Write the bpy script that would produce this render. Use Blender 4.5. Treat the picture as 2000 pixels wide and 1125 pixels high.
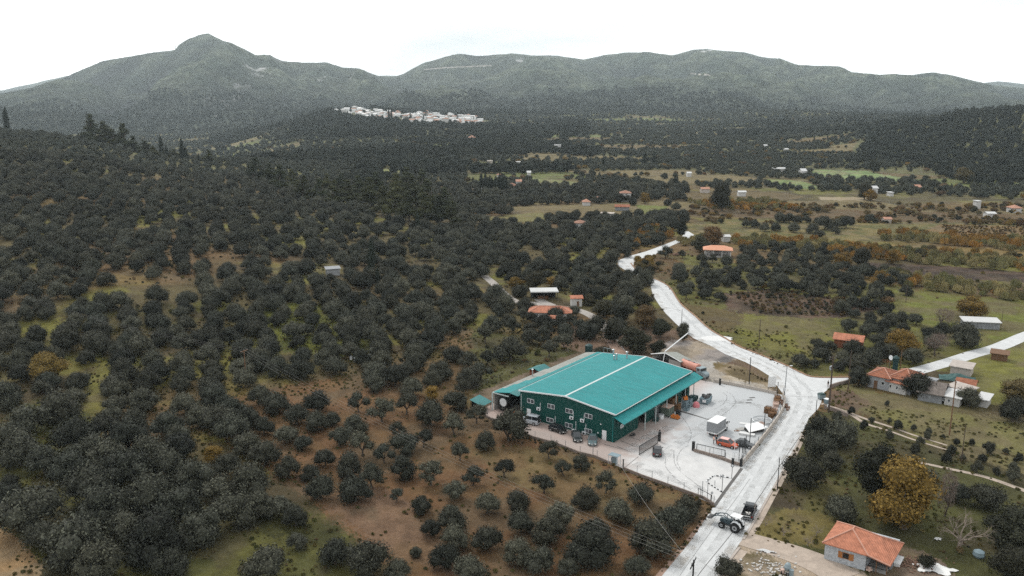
import bpy, math, random
import numpy as np
from mathutils import Vector, Matrix
from mathutils.geometry import tessellate_polygon
R = math.radians
sc = bpy.context.scene
for o in list(bpy.data.objects):
    bpy.data.objects.remove(o, do_unlink=True)
random.seed(7)
rng = np.random.default_rng(7)

# ------------------------------------------------------------------ camera, sky, sun, exposure
F = 1678.0; PITCH = math.atan(377.0 / F); CAM_H = 66.0
cam = bpy.data.cameras.new('camera'); camo = bpy.data.objects.new('camera', cam)
sc.collection.objects.link(camo); sc.camera = camo
camo.location = (0, 0, CAM_H); camo.rotation_euler = (R(90) - PITCH, 0, 0)
cam.sensor_width = 36; cam.lens = F / 2000 * 36
cam.clip_start = 1; cam.clip_end = 40000

SUN_EL, SUN_AZ = 48, 330          # light comes from beyond the hill, upper left
HAZE = 6.2e-5
w = bpy.data.worlds.new('World'); sc.world = w; w.use_nodes = True
nt = w.node_tree; nt.nodes.clear()
def N(t, **k):
    n = nt.nodes.new(t)
    for a, b in k.items(): setattr(n, a, b)
    return n
out = N('ShaderNodeOutputWorld'); bg = N('ShaderNodeBackground'); bg.inputs[1].default_value = 0.1
sky = N('ShaderNodeTexSky', sky_type='NISHITA', sun_disc=False, sun_elevation=R(SUN_EL), sun_rotation=R(SUN_AZ))
tc = N('ShaderNodeTexCoord'); mp = N('ShaderNodeMapping'); mp.inputs['Scale'].default_value = (1.2, 1.2, 5.0)
cn = N('ShaderNodeTexNoise'); cn.inputs['Scale'].default_value = 2.2; cn.inputs['Detail'].default_value = 6
cr = N('ShaderNodeValToRGB')
cr.color_ramp.elements[0].position = .33; cr.color_ramp.elements[0].color = (6.0, 6.25, 6.35, 1)
cr.color_ramp.elements[1].position = .60; cr.color_ramp.elements[1].color = (11.6, 11.7, 11.7, 1)
mx = N('ShaderNodeMixRGB'); mx.inputs[0].default_value = .94
nt.links.new(tc.outputs['Generated'], mp.inputs[0]); nt.links.new(mp.outputs[0], cn.inputs[0])
nt.links.new(cn.outputs[0], cr.inputs[0]); nt.links.new(sky.outputs[0], mx.inputs[1]); nt.links.new(cr.outputs[0], mx.inputs[2])
nt.links.new(mx.outputs[0], bg.inputs[0]); nt.links.new(bg.outputs[0], out.inputs[0])

sl = bpy.data.lights.new('sun', 'SUN'); sl.energy = 1.5; sl.angle = R(11); sl.color = (1, .96, .9)
so = bpy.data.objects.new('sun', sl); sc.collection.objects.link(so)
so.rotation_euler = (R(90 - SUN_EL), 0, R(180 - SUN_AZ))
sc.view_settings.view_transform = 'Standard'; sc.view_settings.look = 'None'
sc.view_settings.exposure = 0.66; sc.view_settings.gamma = 1
sc.render.engine = 'CYCLES'
cy = sc.cycles
cy.use_denoising = False; cy.max_bounces = 5; cy.diffuse_bounces = 3; cy.glossy_bounces = 2
cy.transmission_bounces = 2; cy.transparent_max_bounces = 6; cy.volume_bounces = 0
cy.use_adaptive_sampling = True; cy.adaptive_threshold = 0.008

# ------------------------------------------------------------------ helpers
COL = sc.collection
def P(px, py, z=0.0):
    """a point of the photograph (2000 px wide) on the level z, in metres"""
    a = (px - 1000) / F; b = (py - 562.5) / F
    dy = math.cos(PITCH) - b * math.sin(PITCH); dz = -math.sin(PITCH) - b * math.cos(PITCH)
    t = (z - CAM_H) / dz
    return (a * t, dy * t)
def proj(x, y, z):
    d = y * math.cos(PITCH) + (CAM_H - z) * math.sin(PITCH); u = y * math.sin(PITCH) - (CAM_H - z) * math.cos(PITCH)
    d = np.where(np.abs(d) < 1e-3, 1e-3, d)
    return 1000 + F * x / d, 562.5 - F * u / d
def hsh(a, b, s):
    n = np.sin(a * 127.1 + b * 311.7 + s * 74.7) * 43758.5453
    return n - np.floor(n)
def vn(x, y, s=0):
    xi = np.floor(x); yi = np.floor(y); xf = x - xi; yf = y - yi
    u = xf * xf * (3 - 2 * xf); v = yf * yf * (3 - 2 * yf)
    a = hsh(xi, yi, s); b = hsh(xi + 1, yi, s); c = hsh(xi, yi + 1, s); d = hsh(xi + 1, yi + 1, s)
    return a + (b - a) * u + (c - a) * v + (a - b - c + d) * u * v
def fbm(x, y, o=4, s=0):
    t = 0; amp = .5; k = 0
    for i in range(o):
        t = t + vn(x, y, s + i) * amp; k += amp; x = x * 2.03 + 11.3; y = y * 2.03 + 5.7; amp *= .5
    return t / k
def sst(x, a, b):
    t = np.clip((x - a) / (b - a), 0, 1); return t * t * (3 - 2 * t)

def inpoly(px, py, poly):
    r = np.zeros(np.shape(px), bool); n = len(poly); j = n - 1
    for i in range(n):
        xi, yi = poly[i]; xj, yj = poly[j]
        c = ((yi > py) != (yj > py)) & (px < (xj - xi) * (py - yi) / ((yj - yi) or 1e-9) + xi)
        r ^= c; j = i
    return r

# --- terrain -------------------------------------------------------
SK = [(-900,230),(-400,205),(0,182),(60,170),(120,152),(160,135),(200,120),(235,113),(300,102),(345,97),(352,88),(372,75),(395,67),(412,65),(425,72),(440,80),(455,84),(480,97),(500,108),(530,108),(550,117),(562,120),(590,122),(640,122),(670,133),(700,134),(735,146),(765,151),(785,145),(830,122),(870,110),(895,105),(930,109),(1000,105),(1040,108),(1090,109),(1140,117),(1180,108),(1220,103),(1265,102),(1310,108),(1350,98),(1380,95),(1420,101),(1450,103),(1480,110),(1520,115),(1560,127),(1600,129),(1640,130),(1665,141),(1720,146),(1750,145),(1780,147),(1825,141),(1860,147),(1910,160),(1940,166),(2000,172),(2400,190),(2900,200)]
FAR = [(-900,200),(0,176),(80,159),(130,148),(165,146),(230,160),(600,175),(700,152),(748,148),(790,149),(900,170),(1800,175),(1920,163),(1952,159),(1985,162),(2040,168),(2900,190)]
skx = np.array([p[0] for p in SK], float); sky_ = np.array([p[1] for p in SK], float)
fx = np.array([p[0] for p in FAR], float); fy = np.array([p[1] for p in FAR], float)
cP, sP = math.cos(PITCH), math.sin(PITCH)
def zpx(Y, py):
    b = (py - 562.5) / F
    return CAM_H + Y * (-sP - b * cP) / (cP - b * sP)
def upx(x, y, py=130.0):
    # image column of the azimuth x/y at the ridge line
    b = (py - 562.5) / F
    return 1000 + F * (x / np.maximum(y, 1.0)) * (cP - b * sP)
def gs(x, y, cx, cy_, h, sx, sy, rot=0):
    c, s = math.cos(rot), math.sin(rot); dx = x - cx; dy = y - cy_
    a = dx * c + dy * s; b = -dx * s + dy * c
    return h * np.exp(-(a * a) / (2 * sx * sx) - (b * b) / (2 * sy * sy))
Y0 = 2350.0
def T(x, y):
    x = np.asarray(x, float); y = np.asarray(y, float)
    u0 = upx(x, y, 330.)
    gA = np.interp(u0, [-900,-300,0,200,400,600,800,950,1100], [16,14,14,11,8,7,5,2,0])
    gB = np.interp(u0, [-900,-300,0,100,200,300,400,500,600,700,850], [46,40,35,32,24,16,9.5,7.5,4,2,0])
    z = gA * sst(y, 150, 330) * (1 - sst(y, 380, 640)) + gB * sst(y, 300, 690) * (1 - sst(y, 720, 1050))
    z = z + (fbm(x / 60, y / 60, 3, 3) - .5) * 5 * sst(-x, 60, 200) * (1 - sst(y, 900, 1200))
    z = z * sst(25 - x, 0, 150)
    z = z - 36 * sst(y, 760, 1200) * (1 - sst(u0, 360, 700)) * (1 - sst(y, 2500, 3600))
    z = z + gs(x, y, -395, 2050, 26, 95, 300) + gs(x, y, -210, 2050, 11, 160, 300) + gs(x, y, -200, 1500, 6, 260, 200)
    z = z + gs(x, y, 715, 1180, 44, 140, 220) + gs(x, y, 560, 1000, 7, 110, 120) + gs(x, y, 830, 1900, 17, 210, 200) + gs(x, y, 700, 2300, 20, 170, 130) + gs(x, y, 60, 2350, 10, 240, 120)
    z = z + gs(x, y, -1420, 2600, 50, 170, 200) + gs(x, y, 300, 2300, 8, 220, 160)
    z = z + (fbm(x / 150, y / 150, 4, 9) - .5) * 11 * sst(np.hypot(x, y), 900, 1700)
    m = y > Y0 - 200
    if np.any(m):
        X = x[m] if x.ndim else x; Yy = y[m] if y.ndim else y
        u = upx(X, Yy)
        wob = (fbm(u / 46., Yy / 1e5, 3, 71) - .5) * 5
        ridge = np.interp(u, skx, sky_) + wob * .35
        Yr = 4700 + 900 * sst(u, 560, 900) + 500 * (fbm(u / 170., u * 0, 2, 5) - .5)
        zr = zpx(Yr, ridge)
        s = (Yy - Y0) / (Yr - Y0)
        sc_ = np.clip(s, 0, 1)
        prof = sc_ ** (1.35 + .7 * fbm(u / 120., u * 0, 2, 8)) * (1 - .0) 
        rid = 1 - np.abs(2 * fbm(X / 620 + .25 * Yy / 620, Yy / 1500, 3, 21) - 1)
        rid2 = 1 - np.abs(2 * fbm(X / 210, Yy / 420, 3, 33) - 1)
        det = (rid - .72) * 330 + (rid2 - .75) * 150 + (fbm(X / 60, Yy / 60, 3, 41) - .5) * 34
        zz = zr * prof + det * np.clip(sc_ * (1 - sc_) * 4, 0, 1) * np.where(s < 1, 1, 0) * (.35 + .65 * sc_)
        zz = np.minimum(zz, CAM_H + (zr - CAM_H) * Yy / Yr - 3 * (1 - sc_) * (s < 1) + 1e6 * (s >= 1))
        back = zr - (Yy - Yr) * .22
        far = zpx(8600, np.interp(u, fx, fy)) * np.exp(-((Yy - 8600) / 900.) ** 2)
        zz = np.where(s < 1, zz, np.maximum(np.maximum(back, far), 20))
        b = sst(Yy, Y0 - 200, Y0 + 200)
        zb = zz * b
        if z.ndim:
            z[m] += zb
        else: z = z + zb
    return z
FANG = R(-12)
def cells(x, y):
    """the valley's patchwork: which field a point lies in and how near its edge"""
    a = (x*math.cos(FANG) - y*math.sin(FANG)) / 105.; b = (x*math.sin(FANG) + y*math.cos(FANG)) / 62.
    ia = np.floor(a); ib = np.floor(b); d1 = np.full(np.shape(x), 9.); d2 = d1.copy(); idd = np.zeros(np.shape(x))
    for i in (-1, 0, 1):
        for j in (-1, 0, 1):
            ca = ia + i + .15 + .7*hsh(ia+i, ib+j, 3); cb = ib + j + .15 + .7*hsh(ia+i, ib+j, 4)
            d = np.maximum(np.abs(a-ca), np.abs(b-cb)) + .12*(np.abs(a-ca) + np.abs(b-cb)); h_ = hsh(ia+i, ib+j, 5)
            n = d < d1; d2 = np.where(n, d1, np.minimum(d2, d)); idd = np.where(n, h_, idd); d1 = np.where(n, d, d1)
    return idd, d2 - d1
def valley_w(x, y, px):
    return sst(px, 820, 1000) * sst(np.hypot(x, y), 430, 520) + (px <= 1000) * sst(np.hypot(x, y), 900, 1100) * .8
def at(px, py, up=0.0):
    """ground point seen at a photo pixel: march the view ray to the terrain"""
    a = (px - 1000) / F; b = (py - 562.5) / F
    dy = cP - b * sP; dz = -sP - b * cP
    t = np.concatenate([np.arange(90, 900, 1.0), np.arange(900, 3000, 4.0)])
    x = a * t; y = dy * t; z = CAM_H + dz * t
    h = T(x, y); k = np.nonzero(z <= h)[0]
    i = int(k[0]) if len(k) else len(t) - 1
    return Vector((x[i], y[i], float(h[i]) + up))

# --- materials -----------------------------------------------------
M = {}
def mat(name, col, rough=.8, metal=0, var=.18, scale=6., bump=0., spec=.3, island=0., objr=0., tint=None, coord='Object', stretch=None):
    kk = .80 if sum(col) > 1.2 else .74; col = tuple(a * kk for a in col)
    if tint: tint = tuple(a * kk for a in tint)
    m = bpy.data.materials.new(name); m.use_nodes = True; t = m.node_tree; t.nodes.clear()
    def n(k, **kw):
        q = t.nodes.new(k)
        for a, b in kw.items(): setattr(q, a, b)
        return q
    o = n('ShaderNodeOutputMaterial'); p = n('ShaderNodeBsdfPrincipled')
    p.inputs['Roughness'].default_value = rough; p.inputs['Metallic'].default_value = metal
    p.inputs['Specular IOR Level'].default_value = spec
    t.links.new(p.outputs[0], o.inputs[0])
    tcx = n('ShaderNodeTexCoord'); nz = n('ShaderNodeTexNoise'); nz.inputs['Scale'].default_value = scale
    nz.inputs['Detail'].default_value = 5; nz.inputs['Roughness'].default_value = .65
    if stretch:
        mpp = n('ShaderNodeMapping'); mpp.inputs['Scale'].default_value = stretch; t.links.new(tcx.outputs[coord], mpp.inputs[0]); t.links.new(mpp.outputs[0], nz.inputs['Vector'])
    else: t.links.new(tcx.outputs[coord], nz.inputs['Vector'])
    mr = n('ShaderNodeMapRange'); mr.inputs[1].default_value = .25; mr.inputs[2].default_value = .75
    mr.inputs[3].default_value = 1 - var; mr.inputs[4].default_value = 1 + var
    t.links.new(nz.outputs[0], mr.inputs[0]); fac = mr.outputs[0]
    def mul(a, b):
        q = n('ShaderNodeMath', operation='MULTIPLY'); t.links.new(a, q.inputs[0]); t.links.new(b, q.inputs[1]); return q.outputs[0]
    if island:
        g = n('ShaderNodeNewGeometry'); r = n('ShaderNodeMapRange'); r.inputs[3].default_value = 1 - island; r.inputs[4].default_value = 1 + island
        t.links.new(g.outputs['Random Per Island'], r.inputs[0]); fac = mul(fac, r.outputs[0])
    oi = None
    if objr or tint:
        oi = n('ShaderNodeObjectInfo')
    if objr:
        r = n('ShaderNodeMapRange'); r.inputs[3].default_value = 1 - objr; r.inputs[4].default_value = 1 + objr
        t.links.new(oi.outputs['Random'], r.inputs[0]); fac = mul(fac, r.outputs[0])
    c = n('ShaderNodeRGB'); c.outputs[0].default_value = (*col, 1); cs = c.outputs[0]
    if tint:
        # every thing of the kind leans a different way between two colours
        ml = n('ShaderNodeMath', operation='MULTIPLY'); ml.inputs[1].default_value = 7.31
        fr = n('ShaderNodeMath', operation='FRACT'); t.links.new(oi.outputs['Random'], ml.inputs[0]); t.links.new(ml.outputs[0], fr.inputs[0])
        mxx = n('ShaderNodeMixRGB'); mxx.inputs[2].default_value = (*tint, 1)
        t.links.new(fr.outputs[0], mxx.inputs[0]); t.links.new(cs, mxx.inputs[1]); cs = mxx.outputs[0]
    vm = n('ShaderNodeVectorMath', operation='SCALE'); t.links.new(cs, vm.inputs[0]); t.links.new(fac, vm.inputs['Scale'])
    t.links.new(vm.outputs[0], p.inputs['Base Color'])
    if bump:
        bp = n('ShaderNodeBump'); bp.inputs['Strength'].default_value = bump; bp.inputs['Distance'].default_value = .1
        t.links.new(nz.outputs[0], bp.inputs['Height']); t.links.new(bp.outputs[0], p.inputs['Normal'])
    M[name] = m
    return m
def wave_bump(m, axis, freq, strength=.6, dist=.06, rot=0.0):
    """ribs, tiles or boards: a wave bump along one object axis"""
    t = m.node_tree; p = next(q for q in t.nodes if q.type == 'BSDF_PRINCIPLED')
    tcx = t.nodes.new('ShaderNodeTexCoord'); mpn = t.nodes.new('ShaderNodeMapping'); mpn.inputs['Rotation'].default_value = (0, 0, rot)
    wv = t.nodes.new('ShaderNodeTexWave'); wv.bands_direction = axis; wv.inputs['Scale'].default_value = freq
    wv.inputs['Distortion'].default_value = .15
    bp = t.nodes.new('ShaderNodeBump'); bp.inputs['Strength'].default_value = strength; bp.inputs['Distance'].default_value = dist
    t.links.new(tcx.outputs['Object'], mpn.inputs[0]); t.links.new(mpn.outputs[0], wv.inputs[0])
    t.links.new(wv.outputs['Fac'], bp.inputs['Height']); t.links.new(bp.outputs[0], p.inputs['Normal'])
    # base colour runs slightly darker in the troughs of ribs and tiles
    src = p.inputs['Base Color'].links[0].from_socket
    mxr = t.nodes.new('ShaderNodeMapRange'); mxr.inputs[3].default_value = .92; mxr.inputs[4].default_value = 1.04
    vm = t.nodes.new('ShaderNodeVectorMath'); vm.operation = 'SCALE'
    t.links.new(wv.outputs['Fac'], mxr.inputs[0]); t.links.new(src, vm.inputs[0]); t.links.new(mxr.outputs[0], vm.inputs['Scale'])
    t.links.new(vm.outputs[0], p.inputs['Base Color'])

# --- mesh builder ----------------------------------------------------
class MB:
    def __init__(s): s.v = []; s.f = []; s.m = []
    def add(s, v, f, mi=0):
        k = len(s.v); s.v += [tuple(a) for a in v]; s.f += [tuple(i + k for i in a) for a in f]; s.m += [mi] * len(f); return s
    def box(s, x0, x1, y0, y1, z0, z1, mi=0):
        return s.add([(x0,y0,z0),(x1,y0,z0),(x1,y1,z0),(x0,y1,z0),(x0,y0,z1),(x1,y0,z1),(x1,y1,z1),(x0,y1,z1)],
                     [(3,2,1,0),(4,5,6,7),(0,1,5,4),(1,2,6,5),(2,3,7,6),(3,0,4,7)], mi)
    def cbox(s, c, d, rz=0, mi=0):
        cx, cy_, cz = c; a, b, h = d[0]/2, d[1]/2, d[2]/2; cs, sn = math.cos(rz), math.sin(rz); v = []
        for z in (-h, h):
            for x, y in ((-a,-b),(a,-b),(a,b),(-a,b)): v.append((cx + x*cs - y*sn, cy_ + x*sn + y*cs, cz + z))
        return s.add(v, [(3,2,1,0),(4,5,6,7),(0,1,5,4),(1,2,6,5),(2,3,7,6),(3,0,4,7)], mi)
    def hexa(s, b, t, mi=0):
        return s.add(list(b) + list(t), [(3,2,1,0),(4,5,6,7),(0,1,5,4),(1,2,6,5),(2,3,7,6),(3,0,4,7)], mi)
    def loft(s, rings, cap=True, mi=0, closed=True):
        n = len(rings[0]); v = [p for r in rings for p in r]; f = []
        for i in range(len(rings) - 1):
            for j in range(n if closed else n - 1):
                a = i*n + j; b = i*n + (j+1) % n; f.append((a, b, b + n, a + n))
        if cap: f.append(tuple(range(n))[::-1]); f.append(tuple((len(rings)-1)*n + k for k in range(n)))
        return s.add(v, f, mi)
    def tube(s, pts, rad, n=8, mi=0, cap=True):
        pts = [Vector(p) for p in pts]; rings = []
        if not hasattr(rad, '__len__'): rad = [rad] * len(pts)
        for i, p in enumerate(pts):
            d = (pts[min(i+1, len(pts)-1)] - pts[max(i-1, 0)]).normalized()
            up = Vector((0,0,1)) if abs(d.z) < .9 else Vector((1,0,0))
            a = d.cross(up).normalized(); b = d.cross(a)
            rings.append([p + (a*math.cos(2*math.pi*k/n) + b*math.sin(2*math.pi*k/n)) * rad[i] for k in range(n)])
        return s.loft(rings, cap, mi)
    def prism(s, poly, z0, z1, mi=0):
        n = len(poly); v = [(x,y,z0) for x,y in poly] + [(x,y,z1) for x,y in poly]
        f = [tuple(range(n))[::-1], tuple(range(n, 2*n))] + [(i, (i+1)%n, n+(i+1)%n, n+i) for i in range(n)]
        return s.add(v, f, mi)
    def prism_y(s, prof, y0, y1, mi=0):
        """profile in x-z pushed along y"""
        n = len(prof); v = [(x,y0,z) for x,z in prof] + [(x,y1,z) for x,z in prof]
        f = [tuple(range(n)), tuple(range(n, 2*n))[::-1]] + [((i+1)%n, i, n+i, n+(i+1)%n) for i in range(n)]
        return s.add(v, f, mi)
    def disc(s, c, ax, r, h, n=16, mi=0):
        c = Vector(c); ax = Vector(ax).normalized(); return s.tube([c - ax*h/2, c + ax*h/2], r, n, mi)
    def build(s, name, m, parent=None, smooth=False, bevel=0):
        me = bpy.data.meshes.new(name); me.from_pydata(s.v, [], s.f); me.update()
        for q in (m if isinstance(m, (list, tuple)) else [m]): me.materials.append(M[q] if isinstance(q, str) else q)
        if len(me.materials) > 1: me.polygons.foreach_set('material_index', s.m)
        if smooth: me.polygons.foreach_set('use_smooth', [True]*len(me.polygons))
        o = bpy.data.objects.new(name, me); COL.objects.link(o)
        if parent: o.parent = parent
        if bevel:
            bv = o.modifiers.new('bevel', 'BEVEL'); bv.width = bevel; bv.segments = 2; bv.limit_method = 'ANGLE'
        return o
def tag(o, label, cat, group=None, kind=None):
    if label: o['label'] = label
    if cat: o['category'] = cat
    if group: o['group'] = group
    if kind: o['kind'] = kind
    return o
def thing(name, label, cat, loc=(0,0,0), rz=0, group=None):
    o = bpy.data.objects.new(name, None); COL.objects.link(o); o.location = loc; o.rotation_euler = (0,0,rz)
    o.empty_display_size = .5
    return tag(o, label, cat, group)
def copy_tree(o, parent=None):
    c = o.copy(); COL.objects.link(c); c.parent = parent
    for ch in list(o.children): copy_tree(ch, c)
    return c
def g3(px, py, z=0):
    x, y = P(px, py, z); return Vector((x, y, z))
def ang(a, b):
    """heading from photo point a to photo point b on the ground"""
    p, q = g3(*a), g3(*b); return math.atan2(q.y - p.y, q.x - p.x)
# ------------------------------------------------------------------ ground
def grid(name, az, rr, m, colf, kind='structure'):
    A, RR = np.meshgrid(az, rr); x = RR * np.sin(A); y = RR * np.cos(A)
    x = x.ravel(); y = y.ravel(); z = T(x, y); n1 = len(az); n2 = len(rr)
    i = np.arange(n1 - 1)[None, :] + np.arange(n2 - 1)[:, None] * n1
    q = np.stack([i, i + n1, i + n1 + 1, i + 1], -1).reshape(-1, 4)[:, ::-1]
    me = bpy.data.meshes.new(name); me.vertices.add(len(x)); me.vertices.foreach_set('co', np.stack([x, y, z], -1).ravel())
    me.loops.add(q.size); me.loops.foreach_set('vertex_index', q.ravel().astype(np.int32))
    me.polygons.add(len(q)); me.polygons.foreach_set('loop_start', np.arange(0, q.size, 4, dtype=np.int32))
    me.update(calc_edges=True); me.polygons.foreach_set('use_smooth', np.ones(len(q), bool))
    ca = me.color_attributes.new('ground_colour', 'FLOAT_COLOR', 'POINT')
    c = colf(x, y, z); ca.data.foreach_set('color', np.concatenate([c, np.ones((len(c), 1))], 1).ravel())
    me.materials.append(m); o = bpy.data.objects.new(name, me); COL.objects.link(o); o['kind'] = kind
    return o
def ground_mat(name, sc1, sc2, v1, v2, bump, dist):
    m = bpy.data.materials.new(name); m.use_nodes = True; t = m.node_tree; p = t.nodes['Principled BSDF']
    p.inputs['Roughness'].default_value = .95; p.inputs['Specular IOR Level'].default_value = .1
    at_ = t.nodes.new('ShaderNodeAttribute'); at_.attribute_name = 'ground_colour'
    tcx = t.nodes.new('ShaderNodeTexCoord'); f = None; cs = at_.outputs['Color']
    for s_, v in ((sc1, v1), (sc2, v2)):
        n = t.nodes.new('ShaderNodeTexNoise'); n.inputs['Scale'].default_value = s_; n.inputs['Detail'].default_value = 6; n.inputs['Roughness'].default_value = .7
        t.links.new(tcx.outputs['Object'], n.inputs['Vector'])
        r = t.nodes.new('ShaderNodeMapRange'); r.inputs[1].default_value = .3; r.inputs[2].default_value = .7; r.inputs[3].default_value = 1 - v; r.inputs[4].default_value = 1 + v
        t.links.new(n.outputs[0], r.inputs[0])
        vm = t.nodes.new('ShaderNodeVectorMath'); vm.operation = 'SCALE'; t.links.new(cs, vm.inputs[0]); t.links.new(r.outputs[0], vm.inputs['Scale']); cs = vm.outputs[0]
    t.links.new(cs, p.inputs['Base Color'])
    bp = t.nodes.new('ShaderNodeBump'); bp.inputs['Strength'].default_value = bump; bp.inputs['Distance'].default_value = dist
    t.links.new(n.outputs[0], bp.inputs['Height']); t.links.new(bp.outputs[0], p.inputs['Normal'])
    return m
def lerp(a, b, t): return a * (1 - t[:, None]) + b * t[:, None]
V = lambda *a: np.array(a, float)
# (outline in the photo, colour, second colour, softness in px)
PAINT = [
 ([(-200,1300),(-200,880),(60,850),(200,900),(420,960),(640,1010),(700,1060),(760,1300)], V(.055,.055,.02), V(.085,.08,.024), 16),
 ([(340,1300),(360,1080),(440,1035),(560,1040),(650,1090),(720,1300)], V(.105,.1,.03), V(.075,.075,.026), 20),
 ([(380,800),(470,770),(560,750),(740,735),(820,770),(960,828),(1080,862),(1200,907),(1395,986),(1440,905),(1300,1130),(1200,1300),(800,1300),(780,1125),(690,1040),(600,975),(500,900)], V(.165,.092,.046), V(.125,.075,.036), 10),
 ([(900,870),(1080,880),(1230,930),(1330,970),(1360,990),(1300,1040),(1150,1000),(980,940)], V(.165,.118,.055), V(.125,.082,.04), 16),
 ([(600,960),(760,960),(900,1060),(960,1125),(860,1125),(740,1070)], V(.18,.112,.07), V(.14,.088,.05), 14),
 ([(-60,1020),(20,1035),(55,1060),(75,1100),(95,1140),(90,1300),(-200,1300)], V(.33,.23,.13), V(.25,.16,.08), 10),
 ([(0,800),(80,780),(190,820),(210,900),(60,905),(0,890)], V(.09,.09,.026), V(.06,.062,.022), 10),
 ([(120,600),(330,590),(420,620),(300,650),(120,640)], V(.1,.09,.03), V(.075,.062,.026), 12),
 ([(500,590),(700,600),(720,690),(600,700),(480,650)], V(.12,.125,.022), V(.07,.075,.02), 14),
 ([(930,640),(1100,680),(1150,700),(1000,760),(930,770),(920,700)], V(.09,.085,.03), V(.07,.07,.025), 8),
 ([(1090,640),(1200,640),(1330,645),(1400,680),(1470,715),(1510,740),(1512,768),(1360,742),(1340,735),(1180,690),(1090,680)], V(.16,.105,.072), V(.11,.075,.05), 6),
 ([(1270,676),(1330,662),(1380,668),(1440,700),(1420,712),(1330,706)], V(.15,.14,.135), V(.25,.22,.2), 5),
 ([(1300,706),(1370,702),(1420,712),(1470,735),(1510,762),(1440,752),(1360,742),(1330,730)], V(.42,.4,.37), V(.3,.27,.23), 4),
 ([(1392,708),(1450,716),(1505,745),(1505,756),(1440,738),(1400,724)], V(.16,.12,.055), V(.24,.19,.13), 4),
 ([(925,770),(1000,740),(1130,686),(1190,682),(1190,700),(1000,790),(945,812)], V(.2,.15,.11), V(.12,.09,.06), 4),
 # valley east of the road
 ([(1236,515),(1330,490),(1440,515),(1700,555),(2200,600),(2200,690),(1770,730),(1590,738),(1500,700),(1415,662),(1330,598),(1290,548)], V(.13,.125,.035), V(.09,.085,.03), 8),
 ([(1236,515),(1260,500),(1330,495),(1330,545),(1290,548)], V(.13,.075,.03), V(.09,.07,.03), 5),
 ([(1418,572),(1500,566),(1690,590),(1740,600),(1650,622),(1560,622),(1460,612),(1420,604)], V(.07,.047,.036), V(.1,.065,.045), 5),
 ([(1330,590),(1430,606),(1470,618),(1430,650),(1400,645),(1350,615)], V(.12,.09,.04), V(.09,.07,.032), 5),
 ([(1450,612),(1600,628),(1640,660),(1600,700),(1450,670)], V(.155,.15,.033), V(.12,.11,.035), 7),
 ([(1750,560),(2000,590),(2100,640),(1900,680),(1780,640)], V(.14,.15,.035), V(.11,.1,.035), 7),
 ([(1860,705),(1960,680),(2200,640),(2200,800),(1930,790),(1890,740)], V(.17,.165,.04), V(.13,.12,.045), 7),
 ([(1620,745),(1680,755),(1900,810),(2200,850),(2200,990),(1850,880),(1640,790)], V(.165,.145,.065), V(.13,.12,.045), 8),
 ([(1615,760),(1660,765),(1700,790),(1660,810),(1620,790)], V(.16,.105,.07), V(.1,.07,.05), 5),
 ([(1590,800),(1640,800),(1850,885),(2200,990),(2200,1300),(1420,1300),(1470,1040),(1560,880)], V(.085,.085,.03), V(.06,.058,.024), 8),
 ([(1488,1005),(1560,985),(1640,1020),(1625,1075),(1530,1060),(1470,1045)], V(.175,.14,.05), V(.12,.1,.035), 6),
 ([(1500,945),(1600,930),(1660,960),(1600,1000),(1500,990)], V(.07,.055,.035), V(.09,.08,.03), 6),
 ([(1444,1046),(1500,1060),(1560,1078),(1610,1090),(1690,1118),(1740,1180),(1560,1240),(1500,1125),(1440,1075)], V(.43,.35,.27), V(.32,.25,.18), 4),
 ([(1425,1075),(1500,1085),(1545,1110),(1540,1200),(1410,1200)], V(.16,.13,.07), V(.3,.24,.18), 5),
 ([(1745,1060),(1800,1075),(1850,1100),(1880,1150),(1700,1150),(1700,1110)], V(.2,.15,.11), V(.13,.1,.06), 5),
 # far fields
 ([(1330,436),(1450,428),(2200,440),(2200,485),(1700,470),(1440,466),(1345,458)], V(.12,.115,.045), V(.15,.12,.05), 3),
 ([(1840,438),(2200,446),(2200,482),(1900,474),(1800,452)], V(.19,.12,.055), V(.14,.1,.05), 2),
 ([(1430,466),(1700,476),(2200,496),(2200,520),(1700,505),(1440,486)], V(.2,.14,.055), V(.14,.1,.04), 3),
 ([(1690,512),(1850,520),(2200,548),(2200,562),(1850,545),(1700,530)], V(.06,.043,.034), V(.08,.055,.04), 2),
 ([(1580,331),(1690,334),(1775,349),(1760,354),(1680,352),(1590,343)], V(.14,.2,.085), V(.17,.22,.09), 1.2),
 ([(1495,350),(1560,352),(1605,366),(1580,370),(1500,358)], V(.14,.19,.075), V(.17,.2,.08), 1.2),
 ([(1030,348),(1080,350),(1145,358),(1130,364),(1050,361)], V(.16,.18,.07), V(.14,.15,.06), 1.2),
 ([(744,331),(790,330),(780,341),(750,340)], V(.2,.22,.08), V(.18,.2,.08), 1),
 ([(1240,401),(1305,402),(1300,418),(1260,420)], V(.15,.17,.05), V(.12,.12,.04), 1.5),
 ([(930,425),(1060,415),(1070,432),(980,436)], V(.17,.15,.06), V(.13,.12,.05), 2),
 ([(1600,384),(1700,386),(1720,392),(1600,391)], V(.3,.25,.17), V(.25,.2,.13), 1),
 ([(1350,400),(1600,408),(2200,424),(2200,440),(1600,430),(1350,422)], V(.13,.085,.045), V(.1,.075,.04), 2.5),
]
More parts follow.
